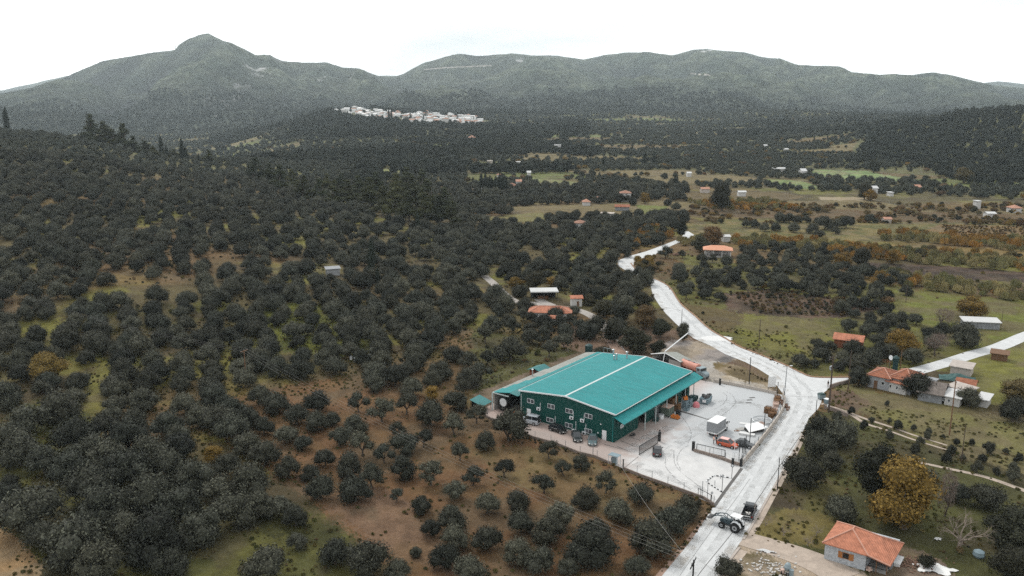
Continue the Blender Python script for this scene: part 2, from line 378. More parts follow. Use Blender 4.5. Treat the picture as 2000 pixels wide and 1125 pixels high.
def ground_cols(x, y, z):
    n1 = fbm(x / 18, y / 18, 4, 51); n2 = fbm(x / 5, y / 5, 3, 61); n3 = fbm(x / 70, y / 70, 3, 77)
    c = lerp(V(.09,.072,.034), V(.14,.132,.034), sst(n1, .48, .62))
    c = lerp(c, V(.15,.09,.045), sst(n3, .5, .66) * .7)
    r = np.hypot(x, y)
    c = lerp(c, V(.06,.06,.032), sst(r, 500, 900))
    c = lerp(c, V(.1,.1,.045), sst(n1, .56, .66) * sst(r, 500, 900) * .5)
    px, py = proj(x, y, z)
    c = c + V(.035,.034,.012)[None] * sst(r, 450, 900)[:, None]
    cid, ce = cells(x, y); vw = valley_w(x, y, px) * (1 - sst(y, 2100, 2400)) * (1 - inpoly(px, py, [(1640,330),(1700,240),(2300,150),(2300,380)]))
    opn = (cid > .74) * vw; fc = np.where((cid > .92)[:, None], V(.15,.12,.06), np.where((cid > .84)[:, None], V(.115,.13,.045), V(.12,.09,.045)))
    c = lerp(c, fc, opn); c = lerp(c, V(.07,.06,.035), (ce < .05) * vw * .8)
    wx = (fbm(x / 6, y / 6, 3, 81) - .5) * 2; wy = (fbm(x / 6, y / 6, 3, 91) - .5) * 2
    g = np.random.default_rng(3); jx = g.normal(0, .6, len(x)); jy = g.normal(0, .6, len(x))
    for poly, a, b, s in PAINT:
        k = inpoly(px + wx * s * 2 + jx * s * .9, py + wy * s + jy * s * .5, poly) & (r > 60)
        if k.any():
            t = sst(n2[k], .35, .65); c[k] = a[None] * (1 - t[:, None]) + b[None] * t[:, None]
    n4 = fbm(x / 1.6, y / 1.6, 2, 95); c = c * (1 + (n2[:, None] - .5) * .7 + (n4[:, None] - .5) * .5 * (r < 500)[:, None])
    # straw and bare soil showing through the turf
    ss = sst(fbm(x / 9, y / 9, 4, 120), .5, .66) * (r < 900) * .55
    c = c * (1 - ss[:, None]) + (c.mean(1)[:, None] * V(1.25, .98, .62)) * ss[:, None]
    return np.clip(c * .80, .008, .8)
def mount_cols(x, y, z):
    px, py = proj(x, y, z)
    n1 = fbm(x / 90, y / 90, 4, 12); n2 = fbm(x / 26, y / 26, 3, 15)
    c = lerp(V(.040,.050,.037), V(.070,.080,.056), sst(n1, .4, .62))
    c = c * (1 + (n2[:, None] - .5) * 1.3)
    rock = np.zeros(len(x))
    for cx, cy_, sx, sy, k in ((470,175,38,34,1),(450,205,40,18,1),(540,120,26,12,1),(500,140,30,20,.8),(640,152,36,14,.8),(690,150,20,12,.6),(560,190,30,20,.5),(900,125,12,6,.5),(1015,119,14,5,.8),(1150,135,10,6,.6),(1240,160,22,12,.6),(1380,99,20,4,.7),(1790,215,14,12,.6)):
        rock = np.maximum(rock, k * np.exp(-((px - cx) / sx) ** 2 - ((py - cy_) / sy) ** 2))
    rn = fbm(x / 30, z / 22 + y / 300, 4, 18) * .6 + fbm(x / 110, y / 300, 2, 19) * .4
    c = lerp(c, V(.34,.34,.33), sst(rock * .62 + (rn - .5) * 3.0, .62, .95) * (rock > .12))
    # the forest track cut along the slope
    for a, b in (((828,136),(870,132)),((870,132),(960,128)),((1345,143),(1388,147)),((1000,170),(1050,172))):
        t = np.clip((px - a[0]) / (b[0] - a[0]), 0, 1); d = np.abs(py - (a[1] + (b[1] - a[1]) * t))
        k = (px > a[0]) & (px < b[0]) & (d < .9) & (z > 120)
        c[k] = V(.36,.33,.3)
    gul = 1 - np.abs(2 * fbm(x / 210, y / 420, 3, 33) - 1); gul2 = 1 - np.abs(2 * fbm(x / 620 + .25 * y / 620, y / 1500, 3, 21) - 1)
    c = c * (.28 + .6 * sst(gul, .5, .95) + .5 * sst(gul2, .5, .95))[:, None]  # denser gully growth plus relief shade, both put into the colour
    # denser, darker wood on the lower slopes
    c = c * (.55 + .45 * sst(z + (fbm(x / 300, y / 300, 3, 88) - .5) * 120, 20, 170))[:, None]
    return np.clip(c * .8, .01, .8)
gm = ground_mat('ground_soil', 1.6, 7.0, .22, .42, .9, .25)
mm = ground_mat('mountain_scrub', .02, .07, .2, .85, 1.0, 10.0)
az = np.radians(np.concatenate([np.linspace(-100, -33, 60)[:-1], np.linspace(-33, 33, 620), np.linspace(33, 100, 60)[1:]]))
rr = np.concatenate([np.linspace(3, 95, 20)[:-1], np.geomspace(95, 2500, 1050)])
ground = grid('ground', az, rr, gm, ground_cols)
az2 = np.radians(np.concatenate([np.linspace(-58, -33, 60)[:-1], np.linspace(-33, 33, 900), np.linspace(33, 58, 60)[1:]]))
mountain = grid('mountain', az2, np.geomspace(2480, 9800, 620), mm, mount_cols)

# --- roads, yard and paths: sheets a few mm above the soil ----------------
def sheet(name, pts, m, z, world=False):
    p3 = [Vector((*(q if world else P(*q)), 0)) for q in pts]
    tri = tessellate_polygon([p3]); me = bpy.data.meshes.new(name)
    vz = [(p.x, p.y, float(T(np.array([p.x]), np.array([p.y]))[0]) + z) for p in p3]
    fs = []
    for t in tri:
        a, b, c = (Vector(vz[i]) for i in t)
        fs.append(t if (b - a).cross(c - a).z > 0 else t[::-1])
    me.from_pydata(vz, [], fs); me.materials.append(M[m] if isinstance(m, str) else m); me.update()
    o = bpy.data.objects.new(name, me); COL.objects.link(o); o['kind'] = 'structure'; return o
def ribbon(name, pts, wdt, m, z, px=True, kind='structure', sub=10):
    p = [Vector((*(P(*q) if px else q), 0)) for q in pts]
    # smooth it
    c = []
    for i in range(len(p) - 1):
        a, b, cc, d = p[max(i-1,0)], p[i], p[i+1], p[min(i+2, len(p)-1)]
        for k in range(sub):
            t = k / sub; c.append(.5*((2*b) + (cc-a)*t + (2*a-5*b+4*cc-d)*t*t + (-a+3*b-3*cc+d)*t**3))
    c.append(p[-1]); v = []; f = []
    for i, q in enumerate(c):
        d = (c[min(i+1,len(c)-1)] - c[max(i-1,0)]).normalized(); n = Vector((-d.y, d.x, 0))
        ww = wdt if not hasattr(wdt, '__len__') else wdt[0] + (wdt[1]-wdt[0]) * i / (len(c)-1)
        for s in (.5, -.5):
            e = q + n * ww * s; v.append((e.x, e.y, float(T(np.array([e.x]), np.array([e.y]))[0]) + z))
        if i: f.append((2*i-2, 2*i-1, 2*i+1, 2*i))
    me = bpy.data.meshes.new(name); me.from_pydata(v, [], f); me.materials.append(M[m]); me.update()
    o = bpy.data.objects.new(name, me); COL.objects.link(o); o['kind'] = kind; return o
mat('road_concrete', (.52,.527,.525), .9, var=.16, scale=.5, bump=.2, coord='Object')
mat('path_dirt', (.40,.33,.27), .95, var=.25, scale=.8, bump=.5)
mat('path_red', (.33,.22,.165), .95, var=.25, scale=.8, bump=.5)
mat('track_grey', (.36,.33,.3), .95, var=.2, scale=.8, bump=.4)
mat('kerb_concrete', (.42,.37,.33), .9, var=.2, scale=2, bump=.3)
mat('wall_beige', (.46,.41,.36), .9, var=.15, scale=2, bump=.3)
mat('crack_dark', (.09,.085,.08), .9, var=.2, scale=3)
mat('patch_light', (.62,.62,.61), .9, var=.08, scale=2)
mat('patch_grey', (.42,.43,.43), .9, var=.08, scale=2)
mat('drain_dark', (.10,.095,.09), .8, var=.25, scale=3, bump=.4)
RL = [(1205,1240),(1297,1120),(1350,1056),(1393,990),(1420,950),(1448,912),(1475,880),(1500,847),(1520,820),(1531,803),(1534,786),(1530,770),(1516,752),(1502,734),(1480,720),(1455,707),(1417,692),(1387,675),(1355,661),(1337,648),(1318,630),(1300,612),(1287,595),(1275,576),(1270,555),(1258,544),(1240,534),(1220,527),(1207,519),(1206,509),(1230,500),(1262,491),(1292,480),(1318,470),(1330,464),(1336,457),(1334,452)]
RR_ = [(1345,452),(1356,459),(1348,464),(1335,470),(1316,478),(1297,487),(1280,497),(1255,504),(1238,511),(1237,519),(1247,529),(1262,539),(1280,545),(1300,555),(1312,567),(1321,582),(1333,597),(1355,615),(1372,632),(1392,647),(1417,661),(1442,676),(1480,691),(1532,712),(1565,728),(1590,736),(1657,737),(1657,747),(1622,756),(1606,770),(1604,786),(1598,798),(1580,817),(1568,843),(1553,873),(1538,900),(1522,930),(1496,974),(1470,1020),(1447,1058),(1413,1108),(1330,1240)]
# lighter joint lines and dark tar lines lie on the slab
def worn(name, col, lo, hi, scale):
    m = mat(name, col, .9, var=.1, scale=2); t = m.node_tree; o = next(q for q in t.nodes if q.type == 'OUTPUT_MATERIAL'); p = next(q for q in t.nodes if q.type == 'BSDF_PRINCIPLED')
    tr_ = t.nodes.new('ShaderNodeBsdfTransparent'); mxs = t.nodes.new('ShaderNodeMixShader'); n = t.nodes.new('ShaderNodeTexNoise'); n.inputs['Scale'].default_value = scale; n.inputs['Detail'].default_value = 7
    tcx = t.nodes.new('ShaderNodeTexCoord'); t.links.new(tcx.outputs['Object'], n.inputs['Vector']); r = t.nodes.new('ShaderNodeMapRange'); r.inputs[1].default_value = lo; r.inputs[2].default_value = hi; r.inputs[4].default_value = .42
    t.links.new(n.outputs[0], r.inputs[0]); t.links.new(r.outputs[0], mxs.inputs[0]); t.links.new(tr_.outputs[0], mxs.inputs[1]); t.links.new(p.outputs[0], mxs.inputs[2]); t.links.new(mxs.outputs[0], o.inputs[0])
worn('wheel_wear', (.44,.445,.44), .42, .68, .5); worn('dust_wash', (.45,.41,.36), .47, .66, .35); worn('tyre_mark', (.27,.27,.27), .35, .62, 1.2)
for pts in ([(1330,1150),(1400,1058),(1462,962),(1520,862),(1553,805),(1560,770),(1530,735),(1470,705),(1390,665),(1345,625),(1315,595),(1290,562),(1262,545)], [(1372,1150),(1430,1062),(1488,965),(1540,868),(1575,808),(1582,770),(1560,742),(1490,705),(1410,665),(1362,625),(1322,590)], [(1300,1150),(1375,1045),(1435,958),(1490,872),(1533,806)]):
    ribbon('wheel_wear', pts, 1.1, 'wheel_wear', .034)
for pts in ([(1320,1110),(1400,995),(1452,920),(1508,845),(1536,803)], [(1398,1115),(1452,1040),(1500,962),(1545,880),(1590,800)], [(1345,652),(1420,688),(1500,722),(1535,765)], [(1300,605),(1270,560),(1238,530),(1215,512)]): ribbon('dust_wash', pts, 1.6, 'dust_wash', .0355)
road = sheet('main_road', RL + RR_, 'road_concrete', .03)
for pts, wd in (([(1396,1125),(1400,1118)],.1), ([(1310,1200),(1365,1122),(1415,1060),(1448,1018)],.10), ([(1467,995),(1510,930),(1550,870),(1570,842)],.10), ([(1300,1165),(1345,1100),(1395,1030),(1430,985),(1465,935)],.05), ([(1393,991),(1425,997),(1450,1003)],.06), ([(1535,774),(1570,775),(1602,776)],.09), ([(1285,596),(1310,603),(1333,607)],.1), ([(1545,712),(1560,745),(1590,765)],.05)):
    ribbon('road_joint', pts, wd, 'crack_dark', .036)
for a, b, c, mt in ((1400,661,1,'patch_light'),(1352,629,.7,'patch_grey')):
    q = g3(a, b); o = MB().add([(q.x + math.cos(t)*4.6*c, q.y + math.sin(t)*2.6*c, .035) for t in np.linspace(0, 2*math.pi, 24, endpoint=False)], [tuple(range(24))]).build('road_patch', mt); o['kind'] = 'structure'
def kerb(name, pts, h, t, m, z0=-.2, closed=False, label=None, cat=None, sub=6):
    """low solid strip following photo points"""
    p = [Vector((*P(*q), 0)) for q in pts]; c = []
    for i in range(len(p) - 1):
        a, b, cc, d = p[max(i-1,0)], p[i], p[i+1], p[min(i+2, len(p)-1)]
        for k in range(sub):
            u = k / sub; c.append(.5*((2*b) + (cc-a)*u + (2*a-5*b+4*cc-d)*u*u + (-a+3*b-3*cc+d)*u**3))
    c.append(p[-1]); rings = []
    for i, q in enumerate(c):
        d = (c[min(i+1,len(c)-1)] - c[max(i-1,0)]).normalized(); n = Vector((-d.y, d.x, 0)) * t / 2
        zz = float(T(np.array([q.x]), np.array([q.y]))[0])
        a, b = q + n, q - n; rings.append([(a.x,a.y,zz+z0),(b.x,b.y,zz+z0),(b.x,b.y,zz+h),(a.x,a.y,zz+h)])
    return MB().loft(rings).build(name, m), c
mat('kerb_brick', (.3,.18,.11), .9, var=.3, scale=2)
k1, _ = kerb('kerb', [(1232,514),(1247,531),(1281,546),(1301,556),(1313,568),(1322,583),(1334,598),(1356,616),(1374,633),(1393,648),(1418,662),(1443,677),(1481,692),(1533,713),(1566,729),(1591,737),(1657,737.5)], .22, .4, 'kerb_brick'); k1['kind'] = 'structure'
k2, _ = kerb('kerb', [(1568,845),(1555,873),(1540,900),(1524,930),(1499,974),(1473,1020),(1452,1054)], .14, .35, 'kerb_concrete'); k2['kind'] = 'structure'
k3, _ = kerb('kerb', [(1444,1070),(1415,1110),(1340,1230)], .14, .35, 'kerb_concrete'); k3['kind'] = 'structure'
verge = ribbon('verge', [(1572,850),(1559,875),(1545,900),(1530,930),(1505,975),(1480,1020),(1460,1048)], [.7,1.3], 'path_dirt', .05)
verge2 = ribbon('verge', [(1385,1000),(1350,1050),(1290,1122),(1220,1210)], [.7,1.1], 'path_red', .02)
verge3 = ribbon('verge', [(1452,1075),(1424,1110),(1360,1210)], [1.3,1.8], 'path_dirt', .02)
# side roads
ribbon('side_road', [(1735,748),(1772,730),(1800,722),(1850,708),(1900,692),(1950,678),(2005,655),(2060,636)], [4.2,4.4], 'road_concrete', .03)
for off in ((0,0),(6,9)):
    ribbon('field_path', [(1604+off[0],788+off[1]*.2),(1655+off[0],805+off[1]*.5),(1690,818+off[1]),(1740,834+off[1]),(1785,850+off[1]),(1850,870+off[1])], [1.1,.5], 'path_dirt', .03)
ribbon('field_path', [(1780,900),(1850,915),(1925,932),(2000,958),(2060,980)], [.8,1.4], 'path_dirt', .03)
ribbon('dirt_track', [(945,540),(962,553),(985,575),(1010,590),(1040,592),(1075,598),(1110,602),(1135,608),(1160,620),(1180,640),(1195,665),(1212,690),(1232,708)], [3.2,3.6], 'track_grey', .05)
ribbon('dirt_track', [(1183,648),(1195,668),(1212,690),(1230,706)], 3.0, 'path_red', .09)
ribbon('dirt_track', [(1078,597),(1060,590),(1052,584)], 3.4, 'track_grey', .09)
ribbon('house_path', [(1452,1052),(1500,1066),(1560,1085),(1610,1106),(1650,1130)], [4.4,6], 'path_dirt', .04)

# the yard keeps the warehouse's own axes
WO = Vector((19.8, 156.4, 0)); WA = R(52.8)
def wl(x, y, z=0):
    return Vector((WO.x + x*math.cos(WA) - y*math.sin(WA), WO.y + x*math.sin(WA) + y*math.cos(WA), z))
YD = [(935,803),(955,814),(1010,842),(1060,860),(1120,880),(1160,893),(1207,911),(1253,932),(1293,946),(1343,964),(1397,987),(1420,950),(1448,911),(1475,879),(1500,846),(1520,819),(1530,802),(1532,786),(1527,771),(1490,765),(1450,757),(1400,748),(1365,742),(1330,722),(1250,700),(1180,689),(1120,705),(1030,755)]
ym = mat('yard_concrete', (.53,.525,.515), .85, var=.13, scale=.4, bump=.15)
t = ym.node_tree; p = next(q for q in t.nodes if q.type == 'BSDF_PRINCIPLED'); src = p.inputs['Base Color'].links[0].from_socket
tcx = t.nodes.new('ShaderNodeTexCoord'); sp = t.nodes.new('ShaderNodeSeparateXYZ'); t.links.new(tcx.outputs['Object'], sp.inputs[0])
nn = t.nodes.new('ShaderNodeTexNoise'); nn.inputs['Scale'].default_value = .35; nn.inputs['Detail'].default_value = 7
t.links.new(tcx.outputs['Object'], nn.inputs['Vector'])
def yramp(sock, a, b, c0, c1):
    r = t.nodes.new('ShaderNodeMapRange'); r.inputs[1].default_value = a; r.inputs[2].default_value = b; r.inputs[3].default_value = c0; r.inputs[4].default_value = c1; r.clamp = True
    t.links.new(sock, r.inputs[0]); return r.outputs[0]
def ymath(op, a, b):
    q = t.nodes.new('ShaderNodeMath'); q.operation = op
    for i, s in enumerate((a, b)):
        if isinstance(s, (int, float)): q.inputs[i].default_value = s
        else: t.links.new(s, q.inputs[i])
    return q.outputs[0]
def ymix(f, a, col):
    q = t.nodes.new('ShaderNodeMixRGB'); t.links.new(f, q.inputs[0]); t.links.new(a, q.inputs[1]); q.inputs[2].default_value = (*col, 1); return q.outputs[0]
nz = yramp(nn.outputs[0], .35, .62, -1.0, 1.0)
# worn reddish dust along the building, grey wheel-polished slab in the back of the yard
grey = ymath('MULTIPLY', yramp(ymath('ADD', sp.outputs[0], ymath('MULTIPLY', nz, 3)), 2, 12, 0, 1), yramp(sp.outputs[1], -3, -8, .6, 1))
c1 = ymix(grey, src, (.33,.34,.345))
pink = ymath('MAXIMUM', yramp(ymath('ADD', sp.outputs[1], ymath('MULTIPLY', nz, 2.0)), -9, -3, 0, .9), 0)
pink = ymath('MULTIPLY', pink, yramp(sp.outputs[0], 22, 14, 0, 1))
c2 = ymix(pink, c1, (.27,.215,.19))
red = ymath('MULTIPLY', yramp(ymath('ADD', sp.outputs[0], ymath('MULTIPLY', nz, 1.2)), -4.5, -1.0, 0, .75), yramp(sp.outputs[1], -2, 3, 0, 1))
c3 = ymix(red, c2, (.32,.235,.2))
t.links.new(c3, p.inputs['Base Color'])
yp = [P(*q) for q in YD]
inv = [((x-WO.x)*math.cos(WA)+(y-WO.y)*math.sin(WA), -(x-WO.x)*math.sin(WA)+(y-WO.y)*math.cos(WA)) for x, y in yp]
tri = tessellate_polygon([[Vector((a, b, 0)) for a, b in inv]])
fs = []
for q in tri:
    a, b, c = (Vector((*inv[i], 0)) for i in q); fs.append(q if (b-a).cross(c-a).z > 0 else q[::-1])
yard = MB().add([(a, b, .034) for a, b in inv], fs).build('yard', ym); yard.location = WO; yard.rotation_euler.z = WA; yard['kind'] = 'structure'
for pts in ([(1300,893),(1300,910),(1310,925),(1328,942),(1350,957)], [(1316,880),(1318,905),(1330,922),(1352,940),(1372,955)], [(1330,812),(1345,833),(1350,850),(1342,868)], [(1410,812),(1425,800),(1436,786),(1430,772),(1418,765)], [(1395,800),(1412,790),(1420,776),(1412,766)], [(1345,870),(1330,880),(1322,900),(1330,918)]):
    ribbon('tyre_mark', pts, .22, 'tyre_mark', .04)
for pts in ([(1290,900),(1320,870),(1370,835),(1420,800),(1450,780)], [(1240,905),(1290,925),(1340,945),(1380,960)], [(1350,800),(1400,785),(1470,790),(1490,800)], [(1230,880),(1270,850),(1310,835)]): ribbon('wheel_wear', pts, 2.2, 'wheel_wear', .0385)
ribbon('wet_streak', [(1331,804),(1345,808),(1362,813),(1384,820)], [.9,.3], 'drain_dark', .041)
for a in ([(1205,872),(1233,884)],[(1212,861),(1245,874)],[(1228,853),(1256,862)],[(1180,868),(1215,878)]): ribbon('wet_streak', a, [.22,.08], 'drain_dark', .041)
ribbon('drain_channel', [(1394,991),(1420,954),(1449,915)], .55, 'drain_dark', .045)
ribbon('gate_rail', [(1222,912),(1247,892)], .10, 'crack_dark', .045)
for c in ((1463,783),(1465,780),(1469,774)): pass
for i, (a, b) in enumerate(((1462,787),(1464,781.5),(1469,777))):
    q = g3(a, b); o = MB().cbox((q.x, q.y, .045), (1.3,.62,.012), R(8)).build('drain_cover', 'drain_dark'); o['kind'] = 'structure'
# ------------------------------------------------------------------ building materials
wave_bump(mat('teal_roof', (.016,.235,.24), .6, var=.24, scale=1.6, spec=.2, stretch=(1,.09,1)), 'Y', 1.35, .5, .05)
mat('teal_roof_plain', (.030,.27,.265), .45, var=.12, scale=.6)
wave_bump(mat('teal_roof_deep', (.02,.17,.17), .5, var=.15, scale=.6), 'Y', 1.35, .5, .05)
wave_bump(mat('rooflight_grey', (.27,.28,.25), .5, var=.2, scale=.6), 'Y', 1.35, .5, .05)
wave_bump(mat('green_wall', (.006,.066,.056), .6, var=.14, scale=1.6, spec=.2, stretch=(1,1,.12)), 'Y', 1.2, .4, .04)
wave_bump(mat('green_wall_side', (.006,.066,.056), .6, var=.14, scale=1.6, spec=.2, stretch=(1,1,.12)), 'X', 1.2, .4, .04)
mat('trim_pale', (.50,.56,.55), .5, var=.1, scale=2)
mat('white_paint', (.74,.75,.75), .5, var=.06, scale=2)
mat('white_metal', (.7,.72,.73), .45, var=.06, scale=2)
mat('glass_dark', (.02,.025,.03), .12, var=.2, scale=1, spec=.6)
mat('window_shade', (.07,.08,.09), .3, var=.3, scale=2, spec=.5)
mat('black_metal', (.018,.019,.02), .5, var=.2, scale=3)
mat('dark_inside', (.02,.02,.02), .9, var=.3, scale=2)
mat('steel_grey', (.30,.31,.32), .45, metal=.5, var=.15, scale=3)
mat('zinc', (.45,.47,.48), .4, metal=.6, var=.15, scale=3)
mat('concrete', (.36,.35,.33), .9, var=.2, scale=2, bump=.3)
mat('plaster_white', (.5,.49,.47), .9, var=.08, scale=1.5)
mat('plaster_grey', (.33,.34,.35), .95, var=.25, scale=1.6, bump=.3)
mat('stone_wall', (.40,.42,.44), .95, var=.38, scale=2.4, bump=.8)
mat('old_stone', (.24,.25,.26), .95, var=.35, scale=1.5, bump=.8)
mat('wood_brown', (.16,.085,.045), .8, var=.3, scale=4)
mat('shutter_wood', (.36,.14,.04), .7, var=.2, scale=4)
mat('rust_red', (.25,.085,.04), .8, var=.3, scale=3)
mat('ridge_tile', (.55,.30,.22), .9, var=.2, scale=3)
wave_bump(mat('terracotta', (.50,.20,.12), .9, var=.38, scale=1.2), 'X', 1.6, .8, .08)
wave_bump(mat('terracotta_old', (.33,.125,.07), .9, var=.4, scale=1.1), 'X', 1.6, .8, .08)
wave_bump(mat('tile_weathered', (.20,.17,.15), .95, var=.4, scale=1.2), 'X', 1.6, .8, .08)
mat('terracotta_far', (.36,.19,.13), .9, var=.15, scale=.5, objr=.2)
mat('salmon_roof', (.62,.30,.19), .9, var=.1, scale=1)
mat('sheet_white', (.5,.5,.49), .5, var=.12, scale=1)
mat('canvas_tin', (.22,.23,.24), .6, var=.15, scale=2)
mat('sheet_rusty', (.42,.37,.33), .7, var=.25, scale=1)
mat('tarp_green', (.04,.10,.095), .7, var=.3, scale=1, bump=.4)
mat('tarp_white', (.70,.70,.68), .7, var=.1, scale=1, bump=.5)

def win(parent, p, ux, n, w_, h_, name='window', fm='white_metal', gm='window_shade', panes=2, fr=.07):
    """window standing 4 cm proud of a wall: p centre, ux along the wall, n outward"""
    ux, n = Vector(ux).normalized(), Vector(n).normalized(); p = Vector(p)
    def bx(mb, cx, cz, a, b, d0, d1):
        c = p + ux*cx + Vector((0,0,cz)); v = []
        for z in (-b/2, b/2):
            for s, t in ((-1,d0),(1,d0),(1,d1),(-1,d1)): v.append(c + ux*(s*a/2) + n*t + Vector((0,0,z)))
        mb.hexa(v[:4], v[4:])
    f = MB(); bx(f, 0, h_/2-fr/2, w_, fr, -.02, .06); bx(f, 0, -h_/2+fr/2, w_, fr, -.02, .06)
    hs = h_ - 2*fr
    for k in range(panes + 1): bx(f, -w_/2+fr/2 + k*(w_-fr)/panes, 0, fr*(1 if k in (0,panes) else 1.4), hs, -.02, .055)
    o = f.build(name, fm, parent); g = MB(); bx(g, 0, 0, w_-.02, h_-.02, -.02, .03); g.build('pane', gm, o); return o

# ------------------------------------------------------------------ the green warehouse
W = thing('warehouse', 'large green warehouse with teal metal roof and white trimmed gable', 'warehouse', WO, WA)
LN, WD, EV, RG = 33.0, 22.7, 5.85, 7.05; MY = WD/2
f = MB()
f.add([(0,0,-.2),(0,WD,-.2),(0,WD,EV),(0,MY,RG),(0,0,EV), (.18,0,-.2),(.18,WD,-.2),(.18,WD,EV),(.18,MY,RG),(.18,0,EV)],
      [(0,1,2,3,4),(9,8,7,6,5),(0,4,9,5),(1,6,7,2),(0,5,6,1),(4,3,8,9),(3,2,7,8)])
f.build('front_wall', 'green_wall', W)
f = MB(); f.add([(LN,0,-.2),(LN,WD,-.2),(LN,WD,EV),(LN,MY,RG),(LN,0,EV),(LN-.18,0,-.2),(LN-.18,WD,-.2),(LN-.18,WD,EV),(LN-.18,MY,RG),(LN-.18,0,EV)],
      [(4,3,2,1,0),(5,6,7,8,9),(0,5,9,4),(1,2,7,6)]); f.build('back_wall', 'green_wall', W)
# side wall with its door openings
ops = [(9.6,12.6,3.6),(16.5,19.0,2.6),(21.5,25.0,3.8),(29.0,32.0,3.6)]; f = MB(); x0 = .18
for a, b, h in ops:
    f.box(x0, a, 0, .2, -.2, EV); f.box(a, b, 0, .2, h, EV); x0 = b
f.box(x0, LN-.18, 0, .2, -.2, EV); f.build('side_wall', 'green_wall_side', W)
MB().box(.18, LN-.18, WD-.2, WD, -.2, EV).build('left_wall', 'green_wall_side', W)
MB().box(1.0, LN-1, 1.0, WD-1, .01, .04).build('floor', 'concrete', W)
for a, b, h in ops[1:2]: MB().box(a+.04, b-.04, .05, .12, 0, h-.03).build('roller_door', 'steel_grey', W)
# roof: two ribbed slopes with thickness and small overhang
for nm, ya, yb in (('roof_slope', -.25, MY), ('roof_slope', WD+.25, MY)):
    za = EV + .10 - .012; zb = RG + .12
    y_, z_ = (ya, za), (yb, zb); f = MB()
    b4 = [(-.22,ya,za-.09),(LN+.22,ya,za-.09),(LN+.22,yb,zb-.09),(-.22,yb,zb-.09)]; t4 = [(a,b,c+.12) for a,b,c in b4]
    if ya > yb: b4 = b4[::-1]; t4 = t4[::-1]
    f.hexa(b4, t4)
    n_ = 66
    f.build(nm, 'teal_roof', W)
f = MB()
for s in (-1, 1):
    ye = MY + s*(MY+.25); f.add([(-.26,MY,RG+.17),(LN+.26,MY,RG+.17),(LN+.26,MY+s*.24,RG+.145),(-.26,MY+s*.24,RG+.145)], [(0,1,2,3) if s < 0 else (3,2,1,0)])
f.build('ridge_cap', 'trim_pale', W)
f = MB()
for xe in (-.30, LN+.18):
    for s in (-1, 1):
        f = MB(); ye = MY + s*(MY+.28); f.hexa([(xe,MY,RG-.06),(xe+.13,MY,RG-.06),(xe+.13,ye,EV-.10),(xe,ye,EV-.10)][::s*-1 or 1], [(xe,MY,RG+.21),(xe+.13,MY,RG+.21),(xe+.13,ye,EV+.17),(xe,ye,EV+.17)][::s*-1 or 1]); f.build('verge_trim', 'white_metal', W)
for ye, nm in ((-.42,'gutter'), (WD+.30,'gutter')): MB().box(-.2, LN+.2, ye, ye+.16, EV-.06, EV+.06).build(nm, 'trim_pale', W)
MB().box(-.06, -.02, 3.0, 8.5, -.2, .22).box(-.06, -.02, 9.0, 22.6, -.2, .22).build('plinth', 'concrete', W)
# canopy on the yard side
cz0, cz1 = 5.25, 4.35; cn = MB(); cn.hexa([(-.25,-2.25,cz1),(34.9,-2.25,cz1),(34.9,-.02,cz0),(-.25,-.02,cz0)], [(-.25,-2.25,cz1+.08),(34.9,-2.25,cz1+.08),(34.9,-.02,cz0+.08),(-.25,-.02,cz0+.08)])
can = cn.build('canopy', 'teal_roof', W)
MB().box(-.27, 34.92, -2.32, -2.253, cz1-.08, cz1+.10).build('canopy_edge', 'teal_roof_deep', can)
for x in np.linspace(0, 34.6, 12):
    f = MB(); f.hexa([(x,-2.2,cz1-.16),(x+.1,-2.2,cz1-.16),(x+.1,-.05,cz0-.16),(x,-.05,cz0-.16)], [(x,-2.2,cz1-.01),(x+.1,-2.2,cz1-.01),(x+.1,-.05,cz0-.01),(x,-.05,cz0-.01)]); f.build('rafter', 'green_wall', can)
for x in (9.3, 13.8, 18.6, 22.9, 27.3, 31.5): MB().box(x, x+.14, -1.75, -1.6, -.1, 4.5).build('column', 'trim_pale', W)
# left lean-to: shallow hood over the tanker, then a long strip with grey sheets along its rim
LT = MB(); YA, YM, YB = WD + .32, WD + 2.6, 29.9
LT.hexa([(-.4,YA,4.55),(LN+3.5,YA,4.75),(LN+3.5,YM,4.85),(-.4,YM,4.85)], [(-.4,YA,4.63),(LN+3.5,YA,4.83),(LN+3.5,YM,4.93),(-.4,YM,4.93)])
l1 = LT.build('lean_to_roof', 'teal_roof_deep', W)
def lt_w(x): return 0 if x < 2 else min(3.4, (x-2)*.22)
xs = np.linspace(-.4, LN+3.5, 12); f = MB(); g_ = MB()
for a, b in zip(xs[:-1], xs[1:]):
    for q, (ma, mb_, mc, md) in ((f, (YM, YM, YB - lt_w(b), YB - lt_w(b))), ):
        zc = 4.85 - (YB - lt_w(b) - YM) / (YB - YM) * .85
        q.hexa([(a,YM+.003,4.85),(b-.03,YM+.003,4.85),(b-.03,YB-lt_w(b),zc),(a,YB-lt_w(b),zc)], [(a,YM+.003,4.93),(b-.03,YM+.003,4.93),(b-.03,YB-lt_w(b),zc+.08),(a,YB-lt_w(b),zc+.08)])
        if lt_w(b) > .05:
            ye = YB + .1 - .4*(b > 20); zd = 4.0
            g_.hexa([(a,YB-lt_w(b)+.01,zc-.02),(b-.08,YB-lt_w(b)+.01,zc-.02),(b-.08,ye,zd),(a,ye,zd)], [(a,YB-lt_w(b)+.01,zc+.05),(b-.08,YB-lt_w(b)+.01,zc+.05),(b-.08,ye,zd+.07),(a,ye,zd+.07)])
f.build('lean_to_roof', 'teal_roof', W); g_.build('rooflight_strip', 'rooflight_grey', W)
f = MB().box(.0, LN+3, YB-.35, YB-.2, -.1, 3.9); f.build('lean_to_wall', 'concrete', W)
